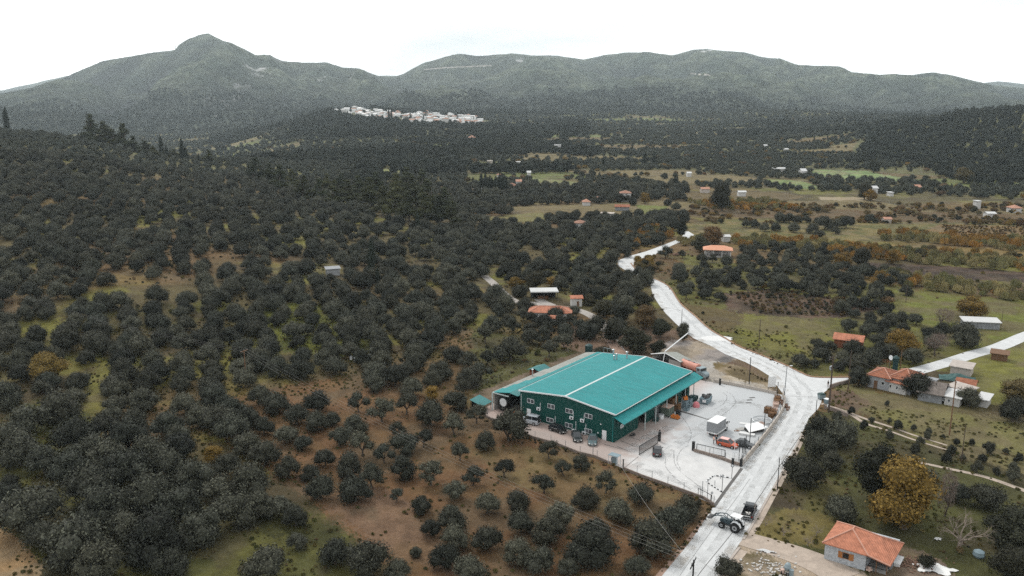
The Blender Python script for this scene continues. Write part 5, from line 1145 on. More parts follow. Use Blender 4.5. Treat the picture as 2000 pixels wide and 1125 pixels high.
f.build('mesh','white_metal',k)
# meter cabinet with its little canopy
k = thing('meter_cabinet','small grey cabinet under a flat grey canopy at the orchard fence','cabinet',(*P(1200,906),.0),WA+R(-90))
MB().box(-1.0,1.0,-.7,.7,1.75,1.83).build('canopy','crate_blue',k); MB().box(-.6,.5,-.3,.35,0,1.2).build('box','cab_grey',k)
for x in (-.9,.9):
    for y in (-.6,.6): MB().box(x-.04,x+.04,y-.04,y+.04,0,1.745).build('post','white_metal',k)
q = g3(1158,891); o = MB().tube([(0,0,-.1),(0,0,3.0)],.07,8).build('steel_post','steel_grey'); o.location=(q.x,q.y,0); tag(o,'rust-grey post at the fence in front of the teal-grey car','post')
# road-side bay: striped kerb, signs
pl = [(1379,941),(1394,929.5),(1428,934),(1428,936)]; 
def dashes(pts, name):
    g_i = 0
    for a, b in zip(pts[:-1], pts[1:]):
        p_, q_ = g3(*a), g3(*b); L = (q_-p_).length; n_ = max(1, int(L/.38)); r_ = math.atan2(q_.y-p_.y,q_.x-p_.x)
        for i in range(n_):
            c = p_.lerp(q_, (i+.5)/n_); (DK if i%2 else LT2).cbox((c.x,c.y,.11), (L/n_,.16,.15), r_)
DK, LT2 = MB(), MB(); dashes([(1379,941),(1394,929.5),(1428,934.5)],''); dashes([(1381,943),(1410,962)],'')
k = thing('striped_kerb','black and white striped kerb outlining the bay at the yard mouth','kerb',(0,0,0)); DK.build('dark_stripe','stripe_black',k); LT2.build('white_stripe','white_paint',k)
def roundsign(label, px, py, h, r_=.3, m='white_metal'):
    q = g3(px,py); k = thing('road_sign',label,'sign',(q.x,q.y,0)); MB().tube([(0,0,0),(0,0,h)],.05,8).build('pole','black_metal',k); MB().disc((0,-.05,h-.1),(0,1,-.1),r_,.03,20).build('plate','black_metal',k); MB().disc((0,-.07,h-.1),(0,1,-.1),r_*.65,.03,20).build('plate_face',m,k)
roundsign('round dark sign on a pole beside the road drain', 1429,935,2.6,.3)
roundsign('round sign on a thin pole at the front of the striped bay', 1410,960,3.0,.22)
roundsign('small round sign by the iron frame at the yard corner', 1390,972,1.0,.2)
for a, b, h, l in ((1371,975,3.3,'left grey steel pole by the iron frame at the yard corner'),(1381,979,3.6,'right grey steel pole by the iron frame at the yard corner'),(1396,948,.9,'small thin stake inside the striped bay'),(1407,935,.8,'thin stake on the back kerb of the striped bay')):
    q = g3(a,b); o = MB().tube([(0,0,-.05),(0,0,h)],.05,8).build('steel_post','steel_grey'); o.location=(q.x,q.y,0); tag(o,l,'post')
p_, q_ = g3(1363,970), g3(1389,984); k = thing('iron_frame','rectangular iron frame of a removed gate at the yard corner','frame',(p_.x,p_.y,.5),math.atan2(q_.y-p_.y,q_.x-p_.x)); L=(q_-p_).length
MB().box(0,L,-.03,.03,1.0,1.08).box(0,.07,-.03,.03,0,1.0).box(L-.15,L,-.06,.06,-.6,1.0).build('frame','black_metal',k)
# billboard, street lamp
q = g3(1507,762); k = thing('billboard','blank white billboard on legs behind the yard corner','billboard',(q.x,q.y,0),R(8)); MB().box(-.95,.95,-.05,.05,.8,3.3).build('panel','paint_white',k)
for x in (-.8,.8): MB().box(x-.05,x+.05,.06,.14,-.1,3.1).build('leg','steel_grey',k)
q = g3(1531,781); k = thing('street_lamp','tall pale street lamp post at the yard corner by the road bend','street lamp',(q.x,q.y,0)); MB().tube([(0,0,0),(.1,0,4),(.15,0,7.7)],[.13,.1,.07],10).build('pole','zinc',k); MB().tube([(.15,0,7.6),(.9,.1,7.9)],.04,6).build('arm','zinc',k); MB().cbox((1.1,.1,7.9),(.6,.22,.12),.1).build('lamp_head','white_metal',k)
# rubble at the yard corner
f = MB()
for i in range(40): f.cbox((random.gauss(0,.35),random.gauss(0,1.3),random.random()*.3),(random.uniform(.15,.45),random.uniform(.2,.5),random.uniform(.15,.4)),random.random()*3)
o = f.build('rubble_heap','rubble_brown'); o.location = (*P(1532,792),.05); tag(o,'brown rubble heap at the outer corner of the road wall','rubble'); o['kind']='stuff'

# ------------------------------------------------------------------ poles and lines
TOPS = {}
def pole(key, label, px, py, h, r_=.13, arms=1, m='pole_wood', rz=0, base=None, arm_l=2.2, extra=False):
    q = base if base is not None else at(px, py); k = thing('utility_pole', label, 'utility pole', (q.x,q.y,q.z), rz)
    MB().tube([(0,0,-.3),(0,0,h)],[r_,r_*.65],10).build('pole',m,k); ends = []
    for j in range(arms):
        z = h-.25-j*.55; a = MB().box(-arm_l/2,arm_l/2,-.06+.14*j,.05+.14*j,z-.06,z+.06).build('crossarm',m,k)
        for x in (-arm_l/2+.12,0,arm_l/2-.12): MB().tube([(x,0+.14*j,z+.06),(x,.14*j,z+.28)],[.05,.03],6).build('insulator','zinc',a)
        if j == 0: ends = [Vector((x*math.cos(rz),x*math.sin(rz),z+.27)) + Vector((q.x,q.y,q.z)) for x in (-arm_l/2+.12,0,arm_l/2-.12)]
    if extra: MB().box(-.3,.3,.12,.5,h-3.2,h-2.3).build('transformer','zinc',k); MB().box(-.16,.16,.12,.35,1.2,1.8).build('meter_box','white_metal',k)
    TOPS[key] = ends or [Vector((q.x,q.y,q.z+h-.1))]; return k
b0 = Vector((*P(1349,1212),0))
pole('front','dark wooden utility pole with double crossarms over the road in the foreground',0,0,8.6,.15,2,'black_metal',R(62),b0,2.0,False)
pole('hill','utility pole with crossarm among olives on the left hillside',481,748,8.0,.12,1,'pole_brown',R(62))
pole('tall','tallest dark utility pole at the road junction with fittings',1618,808,12.6,.2,2,'pole_wood',R(30),extra=True)
pole('field','bare wooden pole in the yellow-green field beyond the road',1482,676,7.2,.12,0)
pole('gravel','dark pole on the waste ground behind the yard wall',1463,751,6.6,.12,0,'black_metal')
pole('slope','brown leaning utility pole in the grass field below the farm row',1854,852,11.5,.14,1,'pole_brown',R(70))
pole('right1','thin dark pole at the road edge right of the tractor',1518,958,6.0,.09,0,'black_metal')
pole('right2','thin dark post above the dense bushes by the road',1591,838,6.2,.09,0,'black_metal')
pole('mead','thin pole in the green meadow right of the grove',1769,592,6.5,.11,0)
pole('grove','brown lamp-topped pole behind the farm row',1758,722,5.0,.09,0,'pole_brown')
pole('wall','dark pole beside the olive tree at the farm row corner',1656,762,9.5,.12,0)
pole('track','thin pole at the edge of the road near the thicket',1331,636,5.0,.09,0,'black_metal')
pole('valley','thin pole at the edge of the orchard right of the farmhouses',1877,905,7.5,.09,0,'pole_wood')
pole('rb','thin pole in the meadow behind the orange tree',1955,640,5.0,.09,0)
TOPS['left'] = [Vector((*at(-60,545),0)[:3]) + Vector((0,0,8.0))] * 3 if False else [Vector((at(-60,590).x + dx, at(-60,590).y, at(-60,590).z + 8)) for dx in (-1,0,1)]
def line(label, a, b, sag=1.2, r_=.018, m='wire'):
    pts = []
    for i in range(25):
        t = i/24; p_ = a.lerp(b, t); p_.z -= sag*4*t*(1-t); pts.append(p_)
    return tag(MB().tube(pts, r_, 4).build('power_line', m), label, 'power line', 'overhead power lines')
nm3 = ['outer','middle','inner']
for i in range(3):
    line(nm3[i] + ' overhead wire from the foreground pole to the hillside pole', TOPS['front'][i], TOPS['hill'][i], 2.2, .010)
    line(nm3[i] + ' overhead wire from the hillside pole to the left edge', TOPS['hill'][i], TOPS['left'][i], 2.5, .009)
line('thin wire from the grey meter cabinet to the foreground pole', Vector((*P(1203,912),1.8)), TOPS['front'][0], .8, .02)
line('wire from the tallest junction pole to the slope pole', TOPS['tall'][1], TOPS['slope'][1], 1.8, .025, 'black_metal')
line('wire from the tallest junction pole to the farm row pole', TOPS['tall'][0]-Vector((0,0,3)), TOPS['wall'][0]-Vector((0,0,1)), .6, .03, 'black_metal')
line('wire from the street lamp to the tallest junction pole', Vector((*P(1531,781),7.4)), TOPS['tall'][1]-Vector((0,0,4)), .8, .02, 'black_metal')
line('wire from the farm row pole over to the leaning slope pole', TOPS['wall'][0]-Vector((0,0,1.5)), TOPS['slope'][0], 1.6, .025, 'black_metal')
line('wire from the foreground pole off to the lower right', TOPS['front'][2], Vector((*P(1500,1260),6)), .6, .018)

# ------------------------------------------------------------------ junction corner
q = g3(1604,780); k = thing('waste_container','grey wheeled waste container with dark lid at the junction','waste bin',(q.x,q.y,.03),R(15))
MB().hexa([(-.6,-.4,.2),(.6,-.4,.2),(.6,.4,.2),(-.6,.4,.2)],[(-.75,-.55,1.15),(.75,-.55,1.15),(.75,.55,1.15),(-.75,.55,1.15)]).build('body','cab_grey',k); MB().prism_y([(-.78,1.15),(.78,1.15),(.5,1.4),(-.5,1.4)],-.58,.58).build('lid','tank_green',k)
for x in (-.5,.5):
    for y in (-.35,.35): MB().disc((x,y,.1),(0,1,0),.1,.06,10).build('wheel','tyre',k)
q = g3(1614,789); k = thing('waste_container','blue waste container with pale lid beside the tall pole','waste bin',(q.x,q.y,.03),R(40))
MB().hexa([(-.4,-.35,.1),(.4,-.35,.1),(.4,.35,.1),(-.4,.35,.1)],[(-.5,-.45,1.1),(.5,-.45,1.1),(.5,.45,1.1),(-.5,.45,1.1)]).build('body','crate_blue',k); MB().box(-.53,.53,-.48,.48,1.1,1.2).build('lid','white_metal',k)
for nm, pts, l in (('retaining_wall',[(1621,758),(1636,753),(1657,748)],'low brown retaining wall along the junction side road'),('retaining_wall',[(1610,798),(1628,803),(1645,810),(1655,814)],'low dark stone wall under the pale path by the tall pole')):
    r_ = fence_run(nm, l, pts, .8, .35, 'stone_brown', 0, 0, 'black_metal', cat='wall')

# ------------------------------------------------------------------ people
def person(label, px, py, h, top, legs, rz, pose=0):
    q = g3(px,py); k = h/1.75
    V_ = []; E_ = []; Rr = []
    def v(x,y,z,r,parent=None):
        V_.append((x*k,y*k,z*k)); Rr.append(r*k); 
        if parent is not None: E_.append((parent,len(V_)-1))
        return len(V_)-1
    pel = v(0,0,.95,.15); ch = v(.02,0,1.2,.155,pel); sh = v(.0,0,1.42,.13,ch); nk = v(0.01,0,1.53,.055,sh); hd = v(.03,0,1.62,.095,nk); v(.02,0,1.72,.075,hd)
    for s in (-1,1):
        hip = v(0,s*.10,.88,.095,pel); kn = v(.03*(1+pose*s),s*.12,.48,.065,hip); an = v(-.02+.08*pose*s,s*.13,.08,.045,kn); v(.12+.08*pose*s,s*.14,.04,.04,an)
        so_ = v(0,s*.2,1.40,.065,sh); el = v(-.03+.02*pose,s*.26,1.12,.045,so_); wr = v(.12+.1*pose,s*.22,.9,.034,el); v(.17+.1*pose,s*.21,.84,.032,wr)
    me = bpy.data.meshes.new('body'); me.from_pydata(V_, E_, []); o = bpy.data.objects.new('tmp', me); COL.objects.link(o)
    sk = o.modifiers.new('skin','SKIN'); sb = o.modifiers.new('sub','SUBSURF'); sb.levels = 2; sb.render_levels = 2
    for i, r_ in enumerate(Rr): me.skin_vertices[0].data[i].radius = (r_, r_*(1.25 if i in (0,1,2) else 1)); 
    me.skin_vertices[0].data[0].use_root = True
    dg = bpy.context.evaluated_depsgraph_get(); dg.update(); ev = bpy.data.meshes.new_from_object(o.evaluated_get(dg)); bpy.data.objects.remove(o)
    ev.name = 'body'; ev.materials.clear()
    for m in (top, legs, 'skin', 'tyre'): ev.materials.append(M[m])
    for p_ in ev.polygons:
        c = p_.center; zz = c.z/k; arm = abs(c.y/k) > .19 and zz < 1.2 
        p_.material_index = 3 if zz < .07 else 2 if (zz > 1.5 or (arm and zz < 1.05)) else 1 if zz < .98 else 0; p_.use_smooth = True
    r = thing('person', label, 'person', (q.x,q.y,.035), rz); b = bpy.data.objects.new('body', ev); COL.objects.link(b); b.parent = r
    iv, fc = ICO_P; hv = [(.005*k + a[0]*.105*k, a[1]*.1*k, 1.68*k + a[2]*.085*k) for a in iv]
    MB().add(hv, fc).build('hair','hair_black',r, smooth=True)
    for s in (-1,1):    # hands: palm, four fingers and a thumb
        hx, hy, hz_ = (.17+.1*pose)*k, s*.21*k, .84*k; f = MB(); f.cbox((hx+.03,hy,hz_-.03),(.05,.03,.09))
        for i in range(4): f.tube([(hx+.01+i*.014,hy,hz_-.07),(hx+.02+i*.014,hy-s*.008,hz_-.11-.01*(1-abs(i-1.5)/2)),(hx+.025+i*.012,hy-s*.02,hz_-.14)],[.008,.007,.006],5)
        f.tube([(hx+.055,hy,hz_-.02),(hx+.085,hy-s*.01,hz_-.06)],[.010,.008],5); f.build('hand','skin',r)
    f = MB(); f.cbox((.125*k,0,1.635*k),(.03,.025,.04))
    f.build('nose','skin',r)
    return r
t = (1 + 5 ** .5) / 2
_v = [(-1,t,0),(1,t,0),(-1,-t,0),(1,-t,0),(0,-1,t),(0,1,t),(0,-1,-t),(0,1,-t),(t,0,-1),(t,0,1),(-t,0,-1),(-t,0,1)]
ICO_P = ([tuple(np.array(a)/np.linalg.norm(a)) for a in _v], [(0,11,5),(0,5,1),(0,1,7),(0,7,10),(0,10,11),(1,5,9),(5,11,4),(11,10,2),(10,7,6),(7,1,8),(3,9,4),(3,4,2),(3,2,6),(3,6,8),(3,8,9),(4,9,5),(2,4,11),(6,2,10),(8,6,7),(9,8,1)])
person('person in a peach shirt and grey trousers standing by the orange car', 1393.5,868,1.75,'cloth_peach','cloth_grey',R(20),.6)
person('person in dark clothes standing closest to the orange car', 1399,867,1.75,'cloth_dark','cloth_dark',R(190),.1)
person('person in black standing at the junction beside the tall pole', 1617,757,1.7,'cloth_black','cloth_grey',R(200),.5)

# ------------------------------------------------------------------ by the stone house
q = g3(1536,1121); k = thing('concrete_mixer','old grey concrete mixer with open drum beside the house path','concrete mixer',(q.x,q.y,0),R(40))
MB().tube([(0,0,.6),(.1,0,.9),(.3,0,1.35),(.42,0,1.6)],[.3,.48,.42,.22],16).build('drum','cab_grey',k); MB().tube([(-.5,-.4,0),(0,0,.7),(-.5,.4,0)],.05,6).tube([(.7,-.3,0),(0,0,.7),(.7,.3,0)],.05,6).build('frame','black_metal',k); wheel(k,-.5,.45,.22,.1); wheel(k,-.5,-.45,.22,.1)
q = g3(1545,1124); o = MB().tube([(0,0,0),(0,0,.9)],[.34,.34],16).tube([(0,0,.901),(0,0,.91)],.3,16).build('drum','cab_grey'); o.location=(q.x,q.y,0); tag(o,'dark grey open drum next to the concrete mixer','drum')
q = g3(1528,1119); o = MB().tube([(0,0,0),(0,0,.3),(0,0,.6)],[.3,.36,.28],12).build('clay_pot','crate_pink'); o.location=(q.x,q.y,0); tag(o,'pinkish clay pot left of the concrete mixer','pot')
f = MB()
for i in range(120): f.cbox((random.gauss(0,2.0),random.gauss(0,1.6),random.random()*.1),(random.uniform(.1,.45),random.uniform(.05,.3),random.uniform(.05,.2)),random.random()*3)
o = f.build('builders_debris','rubble_white'); o.location=(*P(1500,1110),.02); o['kind']='stuff'; tag(o,'scattered pale building debris beside the house path','debris')
f = MB()
for i in range(150): f.cbox((random.gauss(0,1.6),random.gauss(0,1.2),random.random()*.2),(random.uniform(.1,.6),random.uniform(.05,.2),random.uniform(.05,.15)),random.random()*3)
o = f.build('tile_debris','rubble_brown'); o.location=(*P(1785,1100),.02); o['kind']='stuff'; tag(o,'broken tiles and planks between the stone house and white sheet','debris')
q = g3(1696,1116); f = MB()
for i in range(22): f.cbox((random.gauss(0,.3),random.gauss(0,.25),.1+random.random()*.5),(.35,.2,.12),random.random()*3)
o = f.build('brick_pile','crate_pink'); o.location=(q.x,q.y,0); tag(o,'small pile of pinkish bricks at the stone house corner','bricks')
q = g3(1755,1100); o = MB().cbox((0,0,.5),(.9,2.6,.12),0).box(-.4,.4,-1.2,-1.1,0,.44).box(-.4,.4,1.1,1.2,0,.44).build('bench_slab','paint_white'); o.location=(q.x,q.y,0); o.rotation_euler.z=ha; tag(o,'white slab bench at the right end of the stone house','bench')
def cloth(label, px, py, L, D, m, seed, rz):
    g = np.random.default_rng(seed); n_ = 18; v = []; q = g3(px,py)
    for j in range(n_):
        for i in range(n_):
            u, w_ = i/(n_-1)*2-1, j/(n_-1)*2-1; rr_ = 1+.25*math.sin(5*math.atan2(w_,u)+seed); mx_ = max(abs(u),abs(w_)) or 1; nn = math.hypot(u,w_) or 1
            s = mx_/nn*rr_; v.append((u*s*L/2, w_*s*D/2, .08+.14*g.random()+.1*math.sin(u*4+w_*3)))
    f = MB(); f.add(v, [(j*n_+i,j*n_+i+1,(j+1)*n_+i+1,(j+1)*n_+i) for j in range(n_-1) for i in range(n_-1)]); o = f.build('sheet', m, smooth=True); o.location=(q.x,q.y,.02); o.rotation_euler.z=rz; return tag(o,label,'sheet')
cloth('crumpled white sheet lying on the ground right of the stone house',1826,1112,5.2,2.8,'tarp_white',1,-.2)
cloth('small pale sheet lying in weeds above the white sheet',1832,1054,1.1,.7,'tarp_white',2,.3)
cloth('pale strip of sheeting on the house path',1497,1078,2.6,.7,'patch_light',3,-.3)
k = thing('bundle','round bundle wrapped in grey-blue plastic in the dark weeds','bundle',(*P(1911,1088),0)); MB().tube([(0,0,0),(0,0,.4),(0,0,.9),(0,0,1.2)],[.6,.85,.75,.2],11).build('wrap','crate_blue',k)
# dead branching tree
def deadtree(label, px, py, sc_, seed):
    g = random.Random(seed); b = at(px,py); f = MB(); br = MB()
    def grow(p_, d, L, r_, lv, tgt):
        pts = [p_]; rr_ = [r_]; cur = p_; dd = d
        for i in range(4):
            dd = (dd + Vector((g.gauss(0,.16),g.gauss(0,.16),g.gauss(0,.10)))).normalized(); cur = cur + dd*L/4; pts.append(cur); rr_.append(r_*(1-.16*(i+1)))
        tgt.tube(pts, rr_, 6 if r_ > .04 else 4)
        if lv > 0:
            for i in range(g.choice((3,3,4))):
                a = pts[g.choice((2,3,4))]; nd = (dd + Vector((g.gauss(0,.7),g.gauss(0,.7),g.gauss(.12,.45)))).normalized(); grow(a, nd, L*g.uniform(.5,.75), r_*.48, lv-1, br)
    f.tube([(0,0,-.2),(0,0,.9*sc_),(.1,0,1.5*sc_)],[.34*sc_,.28*sc_,.25*sc_],9)
    for i in range(6):
        a = i/6*6.28+g.random()*.5; grow(Vector((.1,0,1.4*sc_)), Vector((math.cos(a),math.sin(a),.55+.5*g.random())).normalized(), 2.6*sc_, .15*sc_, 3, f)
    k = thing('dead_tree', label, 'tree', (b.x,b.y,b.z)); f.build('trunk','pale_bark',k); br.build('branches','pale_bark',k)
deadtree('large dead tree with bleached bare branches beside the stone house garden',1872,1078,.98,4)
deadtree('small bare sapling in the yellow grass near the house path',1495,1030,.28,6)
for i,(a,b) in enumerate(((1577,1070),(1594,1050),(1530,1050))): deadtree('leafless sapling, %s from the left in the yellow grass' % ['third','last','second'][i], a, b, .3, 10+i)
k = thing('satellite_dish','white round dish on a pole behind the farm row','dish',(*P(1737,716),0)); MB().tube([(0,0,0),(0,0,2.2)],.05,6).build('pole','steel_grey',k); MB().tube([(0,0,2.3),(.05,-.12,2.35),(.08,-.2,2.38)],[.1,.5,.62],16).build('bowl','white_paint',k)
f = MB()
for x,y in ((0,0),(3.2,0),(0,1.6),(3.2,1.6)): f.tube([(x,y,-.1),(x,y,2.0)],.05,6)
f.tube([(0,0,2),(3.2,0,2),(3.2,1.6,2),(0,1.6,2),(0,0,2)],.05,6); o = f.build('goal_frame','rust_red'); o.location=(*P(1712,722),0); tag(o,'thin rusty frame of posts behind the left farmhouse','frame')
q = g3(1748,742); o = MB().tube([(0,0,0),(0,0,2.2),(0,0,3.3),(0,0,3.8)],[.6,.6,.8,.3],14).build('roof_tank','tank_green'); o.location=(q.x+.3,q.y+1.2,1.8); tag(o,'dark round water tank between the two farmhouse roofs','water tank')
for i,(a,b,w_) in enumerate(((686,705,.5),(693,707,.5),(699,705,.5),(717,702,.7),(722,700,.6))):
    q = at(a,b); k = thing('beehive','%s white beehive-like box in the clearing above the brown orchard' % ['first','second','third','fourth','fifth'][i],'beehive',q,i*.4,'white boxes in the orchard clearing'); MB().box(-w_/2,w_/2,-.3,.3,.2,.95).build('box','white_paint',k); MB().box(-w_/2-.04,w_/2+.04,-.34,.34,.95,1.02).build('lid','white_metal',k)
    for x in (-w_/2+.05,w_/2-.05): MB().box(x-.03,x+.03,-.2,.2,-.1,.2).build('leg','wood_brown',k)
f = MB()
for i in range(70): f.cbox((random.gauss(0,1.6),random.gauss(0,1.0),random.random()*.6),(random.uniform(.2,.7),random.uniform(.2,.6),random.uniform(.2,.5)),random.random()*3)
o = f.build('rubble_heap','rubble_brown'); o.location=(*P(1319,498),.05); o['kind']='stuff'; tag(o,'reddish brick rubble heap beside the valley road bend','rubble')
q = at(343,97); 
k = thing('mast','thin radio mast on the left mountain shoulder','mast',(0,0,0)); tt = np.arange(3500,6000,10.); 
Yq = tt; Xq = (343-1000)/F*Yq*(1/(cP-((95-562.5)/F)*sP)); zq = T(Xq,Yq); pyq = proj(Xq,Yq,zq)[1]; i_ = int(np.argmin(pyq)); k.location=(Xq[i_],Yq[i_],zq[i_]); MB().tube([(0,0,-5),(0,0,32)],[1.6,.9],4).build('shaft','steel_grey',k)
# ------------------------------------------------------------------ trees
mat('olive_leaf', (.037,.041,.031), .7, var=.4, scale=.8, island=.9, objr=.38, tint=(.074,.074,.052), spec=.1)
mat('olive_far', (.05,.058,.046), .8, var=.35, scale=.2, island=.75, objr=.25, tint=(.058,.060,.04), spec=.15)
mat('dark_leaf', (.024,.028,.015), .75, var=.3, scale=.8, island=.5, objr=.3, tint=(.04,.036,.017), spec=.2)
mat('pine_leaf', (.032,.04,.018), .8, var=.3, scale=.5, island=.5, objr=.3, tint=(.06,.062,.022), spec=.15)
mat('far_forest_leaf', (.030,.037,.029), .8, var=.3, scale=.2, island=.5, objr=.3, tint=(.042,.046,.032), spec=.1)
mat('cypress_leaf', (.022,.03,.02), .8, var=.3, scale=.8, island=.4, objr=.2, spec=.15)
mat('autumn_leaf', (.20,.12,.026), .8, var=.3, scale=.6, island=.5, objr=.25, tint=(.16,.11,.028), spec=.15)
mat('rust_leaf', (.13,.07,.03), .8, var=.3, scale=.6, island=.5, objr=.3, tint=(.09,.075,.03), spec=.15)
mat('autumn_reed', (.40,.21,.05), .85, var=.3, scale=.6, island=.5, objr=.3, tint=(.30,.20,.07), spec=.1)
mat('reed_leaf', (.34,.28,.13), .85, var=.3, scale=.6, island=.5, objr=.3, tint=(.17,.17,.075), spec=.1)
mat('grass_blade', (.2,.16,.06), .85, var=.3, scale=.6, island=.5, objr=.4, tint=(.1,.11,.035), spec=.1)
mat('scrub_leaf', (.13,.11,.05), .85, var=.3, scale=.6, island=.5, objr=.35, tint=(.16,.105,.055), spec=.1)

def ico(sub=1):
    t = (1 + 5 ** .5) / 2
    v = [(-1,t,0),(1,t,0),(-1,-t,0),(1,-t,0),(0,-1,t),(0,1,t),(0,-1,-t),(0,1,-t),(t,0,-1),(t,0,1),(-t,0,-1),(-t,0,1)]
    f = [(0,11,5),(0,5,1),(0,1,7),(0,7,10),(0,10,11),(1,5,9),(5,11,4),(11,10,2),(10,7,6),(7,1,8),(3,9,4),(3,4,2),(3,2,6),(3,6,8),(3,8,9),(4,9,5),(2,4,11),(6,2,10),(8,6,7),(9,8,1)]
    v = [np.array(a) / np.linalg.norm(a) for a in v]
    for _ in range(sub):
        nf = []; c = {}
        def mid(a, b):
            k = (min(a,b), max(a,b))
            if k not in c: q = v[a] + v[b]; v.append(q / np.linalg.norm(q)); c[k] = len(v) - 1
            return c[k]
        for a, b, d in f:
            x, y, z = mid(a,b), mid(b,d), mid(d,a); nf += [(a,x,z),(b,y,x),(d,z,y),(x,y,z)]
        f = nf
    return np.array(v), f
ICO1 = ico(1)
def crown(mb, lobes, nleaf, size, g, mi=0, core=.72, low=-.55, upright=0.0, slim=.55, core_mi=None):
    """lobes: (x,y,z,rx,ry,rz); leaf sprays stand on the lobe skins, an uneven core fills them"""
    L = np.array(lobes, float); area = L[:,3]*L[:,4] + L[:,3]*L[:,5]; pr = area / area.sum()
    iv, fc = ICO1
    for l in L:
        j = 1 + (g.random(len(iv)) - .5) * .3
        mb.add(np.stack([l[0] + iv[:,0]*l[3]*core*j, l[1] + iv[:,1]*l[4]*core*j, l[2] + iv[:,2]*l[5]*core*j], -1).tolist(), fc, 1)
    cnt = 0; vs = []; fs = []
    while cnt < nleaf:
        k = g.choice(len(L), nleaf, p=pr); d = g.normal(size=(nleaf, 3)); d /= np.linalg.norm(d, axis=1)[:,None]
        l = L[k]; sc_ = .82 + g.random(nleaf)**2 * .56
        p = l[:,:3] + d * l[:,3:] * sc_[:,None]
        ok = d[:,2] > low
        for q in L:   # hidden inside another lobe
            e = (p - q[:3]) / q[3:]; ok &= (e**2).sum(1) > .62
        p = p[ok]; d = d[ok]
        n = d + g.normal(size=p.shape) * .55; n /= np.linalg.norm(n, axis=1)[:,None]
        a = np.cross(n, g.normal(size=p.shape)); 
        if upright: a = a * (1 - upright) + np.array([0,0,1.]) * upright
        a /= np.linalg.norm(a, axis=1)[:,None] + 1e-9
        b = np.cross(n, a); b /= np.linalg.norm(b, axis=1)[:,None] + 1e-9
        s = size * (.6 + .8 * g.random(len(p)))[:,None]
        q = np.stack([p - a*s, p + b*s*slim, p + a*s + n*s*.25, p - b*s*slim], 1)
        q = q[:nleaf - cnt]; k0 = len(vs) * 4
        for r in q: vs.append(r)
        cnt += len(q)
    vv = np.array(vs).reshape(-1, 3).tolist(); ff = [(4*i, 4*i+1, 4*i+2, 4*i+3) for i in range(len(vs))]
    mb.add(vv, ff, mi)
def olive_lobes(g, n, R_, H, z0, gap=0.0):
    L = []
    for i in range(n):
        a = 2*math.pi*i/n*1.0 + g.random()*1.2; ring = (i % 3)
        rr_ = R_ * (.62 if ring else .2) * (.75 + .4*g.random()); r = R_ * (.27 + .26*g.random()) * (1 - gap)
        zz = z0 + H * (.22 + .42*g.random() if ring else .62 + .16*g.random())
        L.append((rr_*math.cos(a), rr_*math.sin(a), zz, r, r*(.85+.3*g.random()), r*(.85+.3*g.random())))
    return L
def trunk_mb(mb, g, h, r, spread, limbs=4, mi=0):
    top = Vector((g.normal()*.1*h, g.normal()*.1*h, h*.45))
    mb.tube([(0,0,-.3),(0,0,.05),(top.x*.5, top.y*.5, h*.25), top], [r*1.5, r*1.15, r*.85, r*.75], 7, mi)
    for i in range(limbs):
        a = 2*math.pi*(i + g.random()*.5)/limbs; e = Vector((math.cos(a)*spread, math.sin(a)*spread, h*(.95 + .3*g.random())))
        m_ = top.lerp(e, .5) + Vector((0,0,h*.06)); mb.tube([top - Vector((0,0,.1)), m_, e], [r*.6, r*.4, r*.16], 5, mi)
class Form:    # one tree shape: a crown mesh and a trunk mesh, 1:1 in metres
    pass
